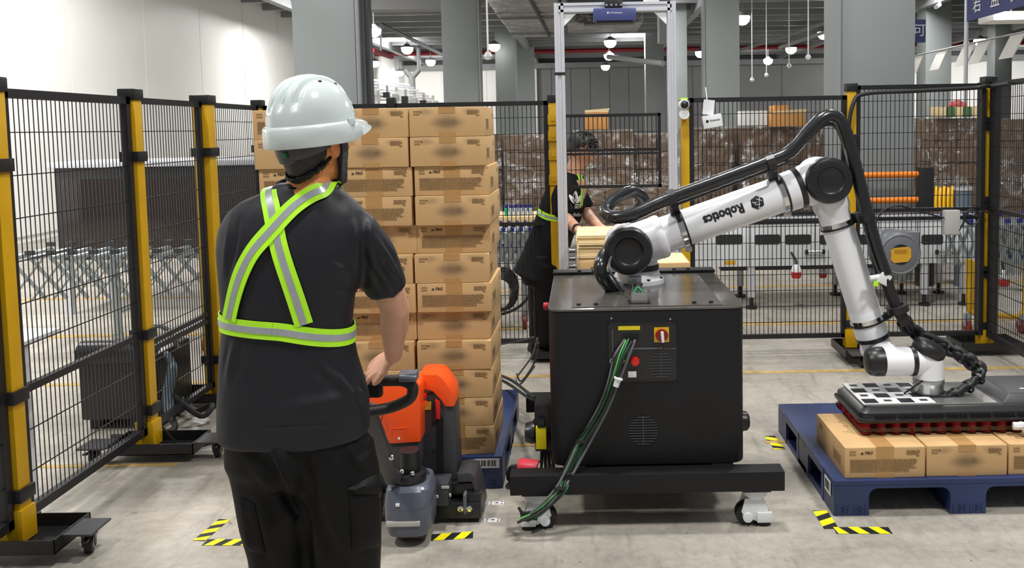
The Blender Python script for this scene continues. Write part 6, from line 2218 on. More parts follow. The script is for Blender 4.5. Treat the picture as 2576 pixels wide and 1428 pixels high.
hazard_tape(GX(500, 1360), GX(565, 1306), 0.05, 'yellow and black tape leg slanting left of the worker feet', flip=-1)
hazard_tape(GX(515, 1364), GX(640, 1364), 0.05, 'yellow and black tape leg running behind the worker trousers')
hazard_tape(GX(1085, 1352), GX(1190, 1345), 0.055, 'yellow and black tape under the pallet truck front')
hazard_tape(GX(2062, 1284), GX(2092, 1330), 0.06, 'yellow and black tape leg along the right pallet side', flip=-1)
hazard_tape(GX(2100, 1334), GX(2240, 1334), 0.055, 'yellow and black tape leg along the right pallet front', flip=-1)
hazard_tape(GX(1935, 1096), GX(1962, 1130), 0.055, 'short yellow and black tape at the far corner of the right pallet')
for i, (px, py, lab) in enumerate(((1248, 1265, 'white dotted floor sticker beside the stack pallet foot'), (1238, 1308, 'white dotted floor sticker nearest the camera, right of the pallet truck'))):
    p = G(px, py)
    st = MB().bx(p.x - 0.032, p.x + 0.032, p.y - 0.018, p.y + 0.018, 0, 0.001).build('floor_sticker', 'white_print', smooth=False)
    tag(st, lab, 'sticker')
    m = MB()
    for (dx, dy) in ((-0.022, 0.01), (-0.022, -0.01), (0.024, 0.01), (0.024, -0.01), (0, 0.002), (0.006, 0.002)):
        m.cyl(p + V((dx, dy, 0.001)), p + V((dx, dy, 0.0015)), 0.0042, n=10)
    m.build('dots', 'black_print', st, smooth=False, kind='stuff')
# ------------------------------------------------------------------ people
from mathutils import noise as mnoise


def wrinkle(mb, amp, sc=(9, 9, 5), extra=None):
    """cloth folds: push every vertex along its normal"""
    bm = bmesh.new()
    vs = [bm.verts.new(p) for p in mb.v]
    for f_ in mb.f:
        bm.faces.new([vs[i] for i in f_])
    bm.normal_update()
    out = []
    for v in bm.verts:
        p = v.co
        q = V((p.x * sc[0], p.y * sc[1], p.z * sc[2]))
        n = mnoise.noise(q) + 0.5 * mnoise.noise(q * 2.1 + V((3, 1, 7)))
        h = amp * n
        if extra:
            h += extra(p)
        out.append(p + v.normal * h)
    bm.free()
    mb.v = out
    return mb


def crease(a, b, w, h):
    """a fold ridge from a to b as a displacement function"""
    a, b = V(a), V(b)
    d = b - a
    l2 = d.length_squared

    def fn(p):
        t = max(0.0, min(1.0, (p - a).dot(d) / l2))
        q = a + d * t
        r = (p - q).length
        if r > w * 3:
            return 0.0
        return h * math.exp(-(r / w) ** 2) * math.sin(PI * (0.1 + 0.8 * t))
    return fn


def crease_px(bv, pa, pb, w, h, n=8):
    """fold along the cloth between two sighted points"""
    pts = []
    for k in range(n + 1):
        px, py = pa[0] + (pb[0] - pa[0]) * k / n, pa[1] + (pb[1] - pa[1]) * k / n
        r = bv.ray_cast(CAM, ray(px, py).normalized())
        if r[0] is not None:
            pts.append(r[0])

    def fn(p):
        best, t = 1e9, 0
        for i in range(len(pts) - 1):
            a, d = pts[i], pts[i + 1] - pts[i]
            u = max(0.0, min(1.0, (p - a).dot(d) / max(d.length_squared, 1e-9)))
            q = (p - a - d * u).length
            if q < best:
                best, t = q, (i + u) / max(1, len(pts) - 1)
        if best > 3 * w:
            return 0.0
        g_ = math.exp(-(best / w) ** 2) - 0.45 * math.exp(-((best - 1.9 * w) / w) ** 2)
        return h * g_ * math.sin(PI * (0.06 + 0.88 * t))
    return fn


def hand(mb, wrist, palm, across, up_, curl, fl=0.075, r=0.0085, thumb=1, spread=0.019, hs=1.0):
    """wrist, palm centre; across: direction over the knuckles; fingers leave the palm end and curl along the list of offsets"""
    wrist, palm = V(wrist), V(palm)
    fwd = (palm - wrist).normalized()
    ac = V(across).normalized()
    upv = V(up_).normalized()
    n = 12
    rings = []
    for k, (s, hw, ht) in enumerate(((-0.01, 0.026, 0.021), (0.25, 0.029, 0.019), (0.6, 0.038, 0.017), (1.0, 0.042, 0.0145), (1.35, 0.041, 0.0125), (1.5, 0.032, 0.009))):
        c = wrist + fwd * ((palm - wrist).length * s)
        rings.append([c + ac * (hs * hw * math.cos(2 * PI * i / n)) + upv * (hs * ht * math.sin(2 * PI * i / n)) for i in range(n)])
    mb.loft(rings)
    kn = wrist + fwd * ((palm - wrist).length * 1.32)
    for i, ln in enumerate((0.92, 1.0, 0.95, 0.76)):
        b = kn + ac * ((i - 1.5) * spread * hs * -thumb) - fwd * (0.004 * abs(i - 1.3))
        pts = [b - fwd * 0.02, b]
        p = b.copy()
        for j, cu in enumerate(curl):
            seg = fl * ln * (0.45, 0.32, 0.25)[j]
            dr = (fwd * math.cos(cu) - upv * math.sin(cu))
            p = p + dr * seg
            pts.append(p.copy())
        limb(mb, pts, [r * 1.05, r * 1.08, r * 1.0, r * 0.92, r * 0.8], 10)
    tb = wrist + fwd * 0.028 + ac * (0.028 * thumb)
    limb(mb, [tb - ac * 0.01 * thumb, tb + ac * 0.022 * thumb + fwd * 0.02 - upv * 0.004, tb + ac * 0.03 * thumb + fwd * 0.045 - upv * 0.012, tb + ac * 0.026 * thumb + fwd * 0.066 - upv * 0.02], [0.013, 0.0115, 0.0105, 0.009], 10)


# ---- the worker with the white helmet
D0 = 2.45


def P_(px, py, dy=0.0):
    return W(px, py, D0 + dy)


wk_root = P_(760, 1000)
worker = thing('person', 'person in white hard hat and black tee with hi-vis cross straps, seen from behind', 'person', (wk_root.x, D0, 0))

HYAW = math.radians(-31)
hq = rz(HYAW)
hq = hq @ Matrix.Rotation(math.radians(4), 3, 'X')
hc_ = P_(788, 352)
HX, HYv, HZ = hq @ X_, hq @ Y_, hq @ Z_


def HL(x, y, z):
    return hc_ + HX * x + HYv * y + HZ * z


body = MB()
# head, face, neck
hr_ = []
for z, rx, ry, oy in ((-0.125, 0.022, 0.03, 0.045), (-0.118, 0.04, 0.05, 0.038), (-0.095, 0.056, 0.074, 0.018), (-0.06, 0.067, 0.09, 0.003), (-0.02, 0.074, 0.098, 0), (0.02, 0.077, 0.1, -0.002), (0.06, 0.074, 0.097, -0.004), (0.09, 0.062, 0.082, -0.005), (0.112, 0.035, 0.048, -0.005)):
    hr_.append([HL(rx * math.cos(2 * PI * i / 24), oy + ry * math.sin(2 * PI * i / 24), z) for i in range(24)])
body.loft(hr_)
limb(body, [HL(0, 0.095, 0.01), HL(0, 0.112, -0.02), HL(0, 0.118, -0.032)], [0.01, 0.012, 0.015], 12)
for s in (-1, 1):
    body.ball(HL(0.03 * s, 0.092, 0.018), (0.02, 0.01, 0.009), 12, hq)
    body.ball(HL(0.078 * s, 0.004, -0.022), (0.012, 0.02, 0.033), 14, hq @ Matrix.Rotation(0.2, 3, 'X'))
    body.ball(HL(0.09 * s, -0.004, -0.018), (0.006, 0.018, 0.03), 12, hq @ Matrix.Rotation(0.2, 3, 'X'))
body.ball(HL(0, 0.09, -0.066), (0.024, 0.012, 0.006), 12, hq)
body.ball(HL(0, 0.086, -0.078), (0.021, 0.012, 0.006), 12, hq)
limb(body, [P_(772, 500, 0.0), P_(778, 468, 0.0), P_(786, 430, 0.01), P_(792, 385, 0.01)], [0.075, 0.064, 0.058, 0.058], 20)
# torso and legs under the clothes
body.loft([ell_ring(P_(742, y), w / 878 - 0.02, dd - 0.02, 24) for y, w, dd in ((1100, 160, 0.12), (950, 150, 0.12), (800, 145, 0.11), (650, 160, 0.11), (560, 160, 0.10), (510, 130, 0.08), (480, 80, 0.065))])
LFT = {'hip': P_(668, 1120), 'knee': P_(690, 1330, 0.0), 'ank': P_(705, 1660, -0.02)}
RGT = {'hip': P_(832, 1120), 'knee': P_(862, 1330, 0.02), 'ank': P_(875, 1660, 0.02)}
for g_ in (LFT, RGT):
    limb(body, [g_['hip'], g_['hip'].lerp(g_['knee'], 0.5), g_['knee'], g_['knee'].lerp(g_['ank'], 0.35), g_['ank']], [0.082, 0.075, 0.055, 0.054, 0.036], 18)
# right arm on the tiller handle
sR_, eR_, wR_ = P_(888, 600, 0.01), P_(993, 776, 0.16), P_(990, 893, 0.355)
limb(body, [sR_, P_(950, 670, 0.07), P_(980, 735, 0.12), eR_, P_(993, 815, 0.22), P_(990, 850, 0.28), wR_], [0.045, 0.048, 0.047, 0.045, 0.045, 0.038, 0.029], 18)
palmR = P_(955, 917, 0.385)
hand(body, wR_ + V((0, 0, -0.003)), palmR, (0.05, -0.8, -0.6), (0.1, -0.6, 0.8), (0.15, 0.55, 0.8), thumb=1, r=0.01, hs=1.18)
# left arm, forward to the other end of the handle
sL_, eL_, wL_ = P_(622, 605, 0.01), P_(628, 770, 0.17), P_(760, 905, 0.36)
limb(body, [sL_, P_(620, 670, 0.07), eL_, P_(670, 830, 0.26), wL_], [0.044, 0.046, 0.045, 0.043, 0.027], 18)
hand(body, wL_, P_(795, 925, 0.385), (0, 1, 0.1), (-0.1, 0.1, 1), (0.3, 0.7, 0.8), thumb=1)
bd = remeshed(body, 0.0055, 4)
bo = bd.build('body', ['skin', 'warm_lit_neck'], worker, ang=80)
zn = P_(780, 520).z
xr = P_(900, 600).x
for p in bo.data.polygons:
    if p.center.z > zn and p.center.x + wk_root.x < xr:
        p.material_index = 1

# t-shirt
sh = MB()
tor = []
for y, cx_, hw, dd, oy in ((1096, 742, 190, 0.148, 0.0), (1085, 742, 191, 0.15, 0.0), (1000, 740, 189, 0.146, 0.0), (900, 727, 171, 0.136, 0), (820, 725, 161, 0.13, 0), (740, 727, 168, 0.13, 0), (680, 732, 178, 0.13, 0), (620, 736, 186, 0.128, 0.005), (570, 741, 186, 0.118, 0.01), (530, 746, 170, 0.105, 0.012), (505, 752, 142, 0.092, 0.012), (485, 760, 108, 0.08, 0.012), (470, 768, 84, 0.074, 0.012), (458, 772, 73, 0.068, 0.012)):
    tor.append(ell_ring(P_(cx_, y, oy), hw / 878, dd, 36, p=2.35))
sh.loft(tor)
limb(sh, [P_(840, 560, 0.005), P_(893, 592, 0.01), P_(934, 645, 0.05), P_(963, 705, 0.095), P_(972, 728, 0.11)], [0.072, 0.076, 0.072, 0.066, 0.063], 22, ends=False)
limb(sh, [P_(650, 560, 0.005), P_(608, 598, 0.01), P_(604, 660, 0.05), P_(610, 720, 0.10)], [0.068, 0.068, 0.064, 0.058], 22, ends=False)
sh = remeshed(sh, 0.009, 14)
sbv = BVHTree.FromPolygons(sh.v, sh.f)
cr = [crease_px(sbv, *q) for q in (((898, 975), (950, 1050), 0.011, 0.011), ((835, 930), (900, 1010), 0.012, 0.010), ((800, 905), (845, 960), 0.010, 0.006), ((838, 668), (885, 684), 0.009, 0.008), ((842, 722), (872, 734), 0.009, 0.007),
                                   ((925, 620), (990, 745), 0.010, 0.010), ((945, 600), (1000, 690), 0.009, 0.008), ((888, 795), (915, 930), 0.012, 0.008), ((590, 860), (570, 960), 0.012, 0.007),
                                   ((915, 545), (918, 740), 0.012, -0.011), ((600, 540), (572, 700), 0.012, -0.007), ((600, 1078), (900, 1062), 0.006, -0.004), ((700, 1030), (880, 1000), 0.016, 0.005), ((620, 880), (700, 985), 0.016, 0.005),
                                   ((930, 640), (1005, 715), 0.008, -0.006), ((660, 560), (640, 700), 0.02, 0.003))]
wrinkle(sh, 0.004, (8, 8, 4), lambda p: sum(c(p) for c in cr))
sho = sh.build('tee_shirt', 'shirt', worker, ang=80)
bvh = BVHTree.FromPolygons(sh.v, sh.f)
col = MB().tube([p for p in (lambda c: [c + V((0.08 * math.cos(a), 0.07 * math.sin(a), 0.012 * math.sin(a))) for a in [2 * PI * i / 30 for i in range(31)]])(P_(772, 460, 0.012))], 0.0075, 8)
col.build('collar', 'black_cloth', sho)
hem = P_(742, 1088)

# trousers
tr = MB()
tr.loft([ell_ring(P_(742, 1040), 0.195, 0.135, 30), ell_ring(P_(745, 1100), 0.205, 0.145, 30), ell_ring(P_(748, 1160), 0.21, 0.14, 30), ell_ring(P_(752, 1200), 0.19, 0.11, 30)])
for g_, seq in ((LFT, ((655, 1120, 0.10), (672, 1200, 0.1), (690, 1300, 0.1), (702, 1380, 0.088), (708, 1450, 0.085), (712, 1560, 0.08), (712, 1680, 0.072))),
                (RGT, ((835, 1120, 0.118), (848, 1200, 0.122), (862, 1300, 0.113), (870, 1380, 0.104), (875, 1450, 0.095), (880, 1560, 0.085), (880, 1680, 0.076)))):
    limb(tr, [P_(px, py, 0.0) for px, py, r in seq], [r for _, _, r in seq], 24, ends=False)
tr = remeshed(tr, 0.012, 5)
tbv = BVHTree.FromPolygons(tr.v, tr.f)
tcr = [crease_px(tbv, *q) for q in (((630, 1115), (770, 1310), 0.018, -0.014), ((700, 1120), (800, 1330), 0.018, 0.013), ((790, 1250), (835, 1420), 0.02, -0.018), ((690, 1120), (740, 1240), 0.014, 0.01), ((885, 1180), (940, 1140), 0.014, 0.01),
                                    ((760, 1110), (780, 1420), 0.03, -0.02), ((640, 1230), (700, 1420), 0.018, 0.012), ((840, 1300), (900, 1420), 0.016, 0.011), ((860, 1130), (900, 1200), 0.014, -0.01))]
wrinkle(tr, 0.005, (7, 7, 3), lambda p: sum(c(p) for c in tcr))
tro = tr.build('trousers', 'trousers', worker, ang=80)
tb_ = BVHTree.FromPolygons(tr.v, tr.f)


def patch(name, pix, m, par, bv, thick=0.01, Y0=1.2):
    """stitched-on cloth patch following the garment behind a pixel outline grid"""
    g2 = MB()
    rows = []
    for row in pix:
        r = []
        for (px, py) in row:
            d_ = ray(px, py).normalized()
            h = bv.ray_cast(CAM, d_)
            r.append((h[0], h[1]) if h[0] is not None else None)
        rows.append(r)
    vs, idx = [], {}
    for i, r in enumerate(rows):
        for j, q in enumerate(r):
            if q is None:
                q = (P_(pix[i][j][0], pix[i][j][1], 0.0), V((0, -1, 0)))
            edge = i in (0, len(rows) - 1) or j in (0, len(r) - 1)
            idx[i, j] = len(vs)
            vs.append(q[0] + q[1] * (0.0015 if edge else thick))
    fs = [(idx[i, j], idx[i, j + 1], idx[i + 1, j + 1], idx[i + 1, j]) for i in range(len(rows) - 1) for j in range(len(rows[0]) - 1)]
    g2.add(vs, fs)
    return g2.build(name, m, par, ang=60)


def lerp_grid(c0, c1, c2, c3, nu=8, nv=8):
    return [[((1 - u) * (1 - v) * c0[0] + u * (1 - v) * c1[0] + u * v * c2[0] + (1 - u) * v * c3[0], (1 - u) * (1 - v) * c0[1] + u * (1 - v) * c1[1] + u * v * c2[1] + (1 - u) * v * c3[1])
             for u in [k / nu for k in range(nu + 1)]] for v in [k / nv for k in range(nv + 1)]]


pk = patch('cargo_pocket', lerp_grid((878, 1238), (950, 1210), (957, 1372), (885, 1395)), 'trousers', tro, tb_, 0.013)
patch('pocket_flap', lerp_grid((874, 1228), (950, 1188), (957, 1252), (880, 1240), 8, 4), 'trousers', pk, tb_, 0.02)
pk = patch('cargo_pocket', lerp_grid((604, 1250), (640, 1265), (668, 1392), (626, 1385)), 'trousers', tro, tb_, 0.012)
# back-pocket edge and belt-line folds are part of the cloth; shoes rest on the floor
for g_, cx_ in ((LFT, 712), (RGT, 880)):
    a = P_(cx_, 1680, 0.0)
    s_ = MB()
    rg = []
    for y, hw, h in ((-0.09, 0.025, 0.05), (-0.07, 0.038, 0.085), (0.0, 0.042, 0.095), (0.07, 0.047, 0.07), (0.13, 0.044, 0.052), (0.17, 0.028, 0.035)):
        rg.append([V((a.x + hw * x, D0 + y, max(0.012, 0.012 + h * z))) for x, z in ((-1, 0), (-0.95, 0.5), (-0.5, 1.0), (0.5, 1.0), (0.95, 0.5), (1, 0))])
    s_.loft(rg)
    so = s_.build('shoe', 'black_rubber', worker, bevel=0.004)
    MB().loft([[V((a.x + x * 0.05, D0 + 0.04 + y * 0.14, z)) for x, y in rrect(2, 2, 0.6, 4)] for z in (0.0, 0.016)]).build('sole', 'dark_grey', so)

# hair, mask, ear kept clear
hm = MB()
rows = []
for q, rx, ry, oy in ((0.0, 0.06, 0.07, -0.006), (0.2, 0.071, 0.088, -0.005), (0.45, 0.08, 0.101, -0.003), (0.75, 0.083, 0.106, -0.003), (1.0, 0.08, 0.103, -0.004)):
    r = []
    for i in range(25):                       # from behind one ear round the nape to the other
        a = math.radians(170 + 200 * i / 24)
        fr_ = abs(i - 12) / 12
        zb = -0.112 + 0.072 * fr_ ** 1.8 + 0.003 * math.sin(i * 2.3)
        r.append(HL(rx * math.cos(a), oy + ry * math.sin(a), zb + (0.06 - zb) * q))
    rows.append(r)
vs = [p for r in rows for p in r]
fs = [(k * 25 + i, k * 25 + i + 1, (k + 1) * 25 + i + 1, (k + 1) * 25 + i) for k in range(4) for i in range(24)]
hm.add(vs, fs)
for k in range(170):                           # short strands breaking the lower edge
    i = random.uniform(1, 23)
    a = math.radians(172 + 196 * i / 24)
    fr_ = abs(i - 12) / 12
    z0_h = -0.104 + 0.07 * fr_ ** 1.8
    p = HL(0.071 * math.cos(a), -0.004 + 0.087 * math.sin(a), z0_h)
    q = HL(0.064 * math.cos(a + 0.06), 0.078 * math.sin(a + 0.06), z0_h - random.uniform(0.004, 0.013))
    hm.tube([p, p.lerp(q, 0.5) + HZ * 0.002, q], [0.005, 0.0042, 0.0012], 5)
hm.build('hair', 'hair', bo, ang=60)
mk = MB()
rows = []
for z, rx, ry, oy in ((-0.128, 0.04, 0.055, 0.03), (-0.095, 0.061, 0.083, 0.017), (-0.06, 0.071, 0.098, 0.004), (-0.025, 0.078, 0.106, 0.001), (0.0, 0.08, 0.107, 0)):
    rows.append([HL(rx * math.cos(math.radians(8 + 164 * i / 16)), oy + ry * math.sin(math.radians(8 + 164 * i / 16)) + (0.012 if abs(i - 8) < 2 else 0), z) for i in range(17)])
vs = [p for r in rows for p in r]
fs = [(k * 17 + i, k * 17 + i + 1, (k + 1) * 17 + i + 1, (k + 1) * 17 + i) for k in range(4) for i in range(16)]
mk.add(vs, fs)
mk.build('face_mask', 'black_mask', worker, ang=60)

# helmet
ho = HL(0, 0.0, 0.046)
hq2 = hq @ Matrix.Rotation(math.radians(2), 3, 'X')


def HH(x, y, z):
    return ho + hq2 @ V((x, y, z))


hel = MB()
nt_, np_ = 256, 44
vs = []
for j in range(np_ + 1):
    ph = (PI / 2) * j / np_
    for i in range(nt_):
        th = 2 * PI * i / nt_
        cp = math.cos(ph) ** 0.86
        x, y, z = 0.108 * cp * math.cos(th), 0.134 * cp * math.sin(th), 0.142 * math.sin(ph) ** 0.96
        k = 0.0
        fade = max(0.0, min(1.0, (z - 0.042) / 0.03)) * max(0.0, min(1.0, (0.11 - y) / 0.05))
        for xc in (-0.058, -0.02, 0.02, 0.058):
            k -= math.exp(-((x - xc * (0.7 + 0.3 * cp)) / 0.008) ** 2)
        s = 1 + 0.12 * k * fade
        if z < 0.045:
            s *= 1.0
        vs.append(HH(x * s, y * s, z * (1 + 0.1 * k * fade)))
fs = [(j * nt_ + i, j * nt_ + (i + 1) % nt_, (j + 1) * nt_ + (i + 1) % nt_, (j + 1) * nt_ + i) for j in range(np_) for i in range(nt_)]
hel.add(vs, fs)
hl_ = hel.build('hard_hat', 'helmet', worker, ang=60)
rim = MB()
prof = ((0.0, 0.004), (0.006, 0.003), (0.0105, -0.004), (0.012, -0.02), (0.0145, -0.052), (0.012, -0.056), (0.006, -0.054), (0.004, -0.02), (-0.004, 0.0))
rings = []
for i in range(nt_):
    th = 2 * PI * i / nt_
    ct, st = math.cos(th), math.sin(th)
    fr_ = max(0.0, st) ** 6
    side_ = 0.25 + 0.75 * (1 - max(0.0, st)) if st > 0 else 1.0
    rr = []
    for (o_, z) in prof:
        e = o_ + (0.058 * fr_ * (o_ / 0.0145) if o_ > 0 else 0)
        zz = z * (1 - 0.6 * fr_) - 0.016 * fr_ * (o_ / 0.0145 if o_ > 0 else 0) + (0.012 * max(0, st) ** 2 if z < -0.03 else 0)
        rr.append(HH((0.108 + e) * ct, (0.134 + e) * st, zz))
    rings.append(rr)
n = len(prof)
vs = [p for r in rings for p in r]
fs = [(i * n + k, i * n + (k + 1) % n, ((i + 1) % nt_) * n + (k + 1) % n, ((i + 1) % nt_) * n + k) for i in range(nt_) for k in range(n)]
rim.add(vs, fs)
rim.build('brim', 'helmet', hl_, ang=50)
for s in (-1, 1):
    MB().box(HH(0.112 * s, 0.045, 0.0), (0.008, 0.026, 0.022), hq2).build('side_slot', 'helmet', hl_, bevel=0.003)
    m = MB()
    for k in range(4):
        m.box(HH(0.064 * s, 0.045 - 0.018 * k, 0.108 + 0.0035 * k), (0.006, 0.009, 0.004), hq2 @ Matrix.Rotation(0.8 * s, 3, 'Y'))
    m.build('vent', 'shadow_gap', hl_, kind='stuff')
nb_ = MB()
rows = []
for z, k in ((-0.04, 1.0), (-0.06, 1.01), (-0.085, 0.97), (-0.093, 0.94)):
    r = []
    for i in range(29):
        a = math.radians(188 + 164 * i / 28)
        fr_ = abs(i - 14) / 14
        r.append(HH(0.093 * k * math.cos(a), 0.118 * k * math.sin(a), z + (0.03 * fr_ ** 2 if z < -0.06 else 0) - (0.008 if abs(i - 14) < 4 and z < -0.06 else 0)))
    rows.append(r)
vs = [p for r in rows for p in r]
fs = [(k * 29 + i, k * 29 + i + 1, (k + 1) * 29 + i + 1, (k + 1) * 29 + i) for k in range(3) for i in range(28)]
nb_.add(vs, fs)
nbo = nb_.build('nape_band', 'dark_grey', hl_, ang=40)
MB().box(HH(0.012, -0.1185, -0.074), (0.02, 0.006, 0.016), hq2).build('green_mark', mat('dark_green', (0.05, 0.38, 0.16), 0.5), nbo, bevel=0.002)
cs_ = MB()
pts = catmull([HH(0.098, 0.02, -0.012), HL(0.092, 0.03, -0.03), HL(0.088, 0.028, -0.065), HL(0.076, 0.034, -0.1), HL(0.05, 0.05, -0.132), HL(0.0, 0.055, -0.142), HL(-0.05, 0.05, -0.132), HL(-0.08, 0.03, -0.09), HL(-0.092, 0.03, -0.03), HH(-0.098, 0.02, -0.012)], 8)
vs, fs = [], []
for i, p in enumerate(pts):
    t = (pts[min(i + 1, len(pts) - 1)] - pts[max(i - 1, 0)]).normalized()
    out_ = (p - HL(0, 0.02, -0.05)).normalized()
    wv = t.cross(out_).normalized() * 0.011
    for a in (-wv - out_ * 0.001, wv - out_ * 0.001, wv + out_ * 0.002, -wv + out_ * 0.002):
        vs.append(p + a)
for i in range(len(pts) - 1):
    for k in range(4):
        fs.append((i * 4 + k, i * 4 + (k + 1) % 4, (i + 1) * 4 + (k + 1) % 4, (i + 1) * 4 + k))
strap_m = mat('woven_strap', (0.26, 0.26, 0.27), 0.6, 0, 0.5, 170, stretch=(0.2, 0.2, 1))
cs_.add(vs, fs)
cs_.build('chin_strap', strap_m, hl_, ang=40)


# hi-vis harness: ribbons laid on the tee-shirt
def ribbon(mb, pts, nrm, w, lift):
    """pts on cloth with normals; closed thin strip of width w"""
    vs, fs = [], []
    N = len(pts)
    for i, p in enumerate(pts):
        t = (pts[min(i + 1, N - 1)] - pts[max(i - 1, 0)]).normalized()
        nn = nrm[i]
        nn = (nn - t * nn.dot(t)).normalized()
        s = t.cross(nn)
        for k in (-1, 1):
            vs.append(p + nn * lift + s * (k * w / 2))
        for k in (1, -1):
            vs.append(p + nn * (lift - 0.003) + s * (k * w / 2))
    for i in range(N - 1):
        for k in range(4):
            fs.append((i * 4 + k, i * 4 + (k + 1) % 4, (i + 1) * 4 + (k + 1) % 4, (i + 1) * 4 + k))
    fs += [(0, 1, 2, 3), tuple((N - 1) * 4 + k for k in (3, 2, 1, 0))]
    mb.add(vs, fs)


def smooth_path(P, N_, it=6):
    for _ in range(it):
        P = [P[0]] + [(P[i - 1] + P[i] * 2 + P[i + 1]) / 4 for i in range(1, len(P) - 1)] + [P[-1]]
        N_ = [N_[0]] + [((N_[i - 1] + N_[i] * 2 + N_[i + 1]) / 4).normalized() for i in range(1, len(N_) - 1)] + [N_[-1]]
    return P, N_


def back_path(pix, sub=10):
    """path over the back given at pixels, carried over the shoulder to the chest"""
    P, N_ = [], []
    for c in catmull([V((a, b, 0)) for a, b in pix], sub):
        d_ = ray(c.x, c.y).normalized()
        h = bvh.ray_cast(CAM, d_)
        if h[0] is not None:
            P.append(h[0])
            N_.append(h[1] if h[1].dot(d_) < 0 else -h[1])
    return P, N_


def over_shoulder(P, N_, dx, down):
    """continue from the last back point over the shoulder and down the chest"""
    p = P[-1]
    ext, en = [], []
    for k in range(1, 9):                     # over the top, cast from above
        y = p.y + 0.016 * k
        h = bvh.ray_cast(V((p.x + dx * 0.12 * k / 8, y, 2.2)), V((0, 0, -1)))
        if h[0] is not None and h[0].z > p.z - 0.06:
            ext.append(h[0])
            en.append(V((0, 0.2, 1)).normalized())
    if ext:
        q = ext[-1]
        for k in range(1, 14):
            z = q.z - down * k / 13
            h = bvh.ray_cast(V((q.x + dx * 0.3 * k / 13, 4.0, z)), V((0, -1, 0)))
            if h[0] is not None:
                ext.append(h[0])
                en.append(V((0, 1, 0)))
    return P + ext, N_ + en


def strap(pix, shoulder, nm, dx=0.0, down=0.4):
    P, N_ = back_path(pix)
    if shoulder:
        P, N_ = over_shoulder(P, N_, dx, down)
    P, N_ = smooth_path(P, N_, 14)
    m = MB()
    ribbon(m, P, N_, 0.049, 0.0075 if nm == 'strap' else 0.0105)
    o = m.build(nm, 'hiviz', worker, ang=50)
    m = MB()
    ribbon(m, P, N_, 0.0185, 0.0092 if nm == 'strap' else 0.0122)
    m.build('reflective_strip', 'reflective', o, ang=50)
    return o


strap([(765, 815), (741, 738), (708, 640), (693, 570), (684, 520), (674, 474)], True, 'strap', 0.05, 0.42)
strap([(582, 800), (604, 705), (640, 632), (690, 575), (740, 522), (790, 487), (818, 480)], True, 'harness_strap', -0.05, 0.42)
# waist belt all the way round
P, N_ = [], []
zc_ = P_(700, 806).z
ax_c = P_(727, 806, 0.0)
for i in range(97):
    a = -PI / 2 + 2 * PI * i / 96
    dv = V((math.cos(a), math.sin(a), 0))
    ca_ = math.cos(a)
    zz = zc_ - 0.042 * max(0.0, ca_) ** 1.6 + 0.012 * max(0.0, -ca_)
    o_ = V((ax_c.x, ax_c.y, zz)) + dv * 0.6
    h = bvh.ray_cast(o_, -dv)
    if h[0] is not None and h[0].x > ax_c.x + 0.215:
        h = bvh.ray_cast(V((ax_c.x, ax_c.y, zz)) + dv * 0.205, -dv)
    if h[0] is not None:
        P.append(h[0])
        N_.append(dv)
P, N_ = smooth_path(P, N_, 5)
m = MB()
ribbon(m, P, N_, 0.049, 0.008)
o = m.build('belt', 'hiviz', worker, ang=50)
m = MB()
ribbon(m, P, N_, 0.0185, 0.0097)
m.build('reflective_strip', 'reflective', o, ang=50)

# ---- the packer behind the doorway table
D1 = 6.0
s1_ = 2150 / D1


def Q_(px, py, dy=0.0):
    return W(px, py, D1 + dy)


pr_ = Q_(1370, 700)
packer = thing('person', 'person in black tee with white print packing flat boards in the portal doorway', 'person', (pr_.x, D1, 0))
fyaw = math.radians(-118)                      # faces right and towards the viewer
fq = rz(fyaw) @ Matrix.Rotation(math.radians(-24), 3, 'X')
fc = Q_(1461, 376)
FX, FYv, FZ = fq @ X_, fq @ Y_, fq @ Z_


def FLc(x, y, z):
    return fc + FX * x + FYv * y + FZ * z


body = MB()
hr_ = []
for z, rx, ry, oy in ((-0.125, 0.022, 0.03, 0.045), (-0.118, 0.04, 0.05, 0.038), (-0.095, 0.056, 0.074, 0.018), (-0.06, 0.067, 0.09, 0.003), (-0.02, 0.074, 0.098, 0), (0.02, 0.077, 0.1, -0.002), (0.06, 0.074, 0.097, -0.004), (0.09, 0.062, 0.082, -0.005), (0.112, 0.035, 0.048, -0.005)):
    hr_.append([FLc(rx * math.cos(2 * PI * i / 24), oy + ry * math.sin(2 * PI * i / 24), z) for i in range(24)])
body.loft(hr_)
limb(body, [FLc(0, 0.095, 0.01), FLc(0, 0.112, -0.02), FLc(0, 0.12, -0.034)], [0.01, 0.012, 0.016], 12)
body.ball(FLc(0, 0.092, -0.068), (0.026, 0.012, 0.007), 12, fq)
body.ball(FLc(0, 0.088, -0.08), (0.022, 0.012, 0.007), 12, fq)
for s in (-1, 1):
    body.ball(FLc(0.08 * s, 0.0, -0.015), (0.012, 0.02, 0.033), 12, fq)
limb(body, [Q_(1438, 450), Q_(1446, 425), Q_(1456, 395)], [0.075, 0.062, 0.056], 16)
hipp, chest = Q_(1372, 640, 0.0), Q_(1432, 470, 0.0)
limb(body, [hipp, hipp.lerp(chest, 0.5), chest], [0.14, 0.13, 0.13], 18)
for dx, dy in ((-0.02, 0.12), (0.03, -0.08)):
    h_ = hipp + V((dx, dy, 0))
    limb(body, [h_, V((h_.x - 0.02, h_.y, 0.48)), V((h_.x - 0.03, h_.y, 0.08))], [0.085, 0.058, 0.04], 16)
limb(body, [Q_(1430, 470, 0.20), Q_(1472, 530, 0.18), Q_(1488, 552, -0.1), Q_(1506, 567, -0.45)], [0.055, 0.045, 0.042, 0.028], 14)
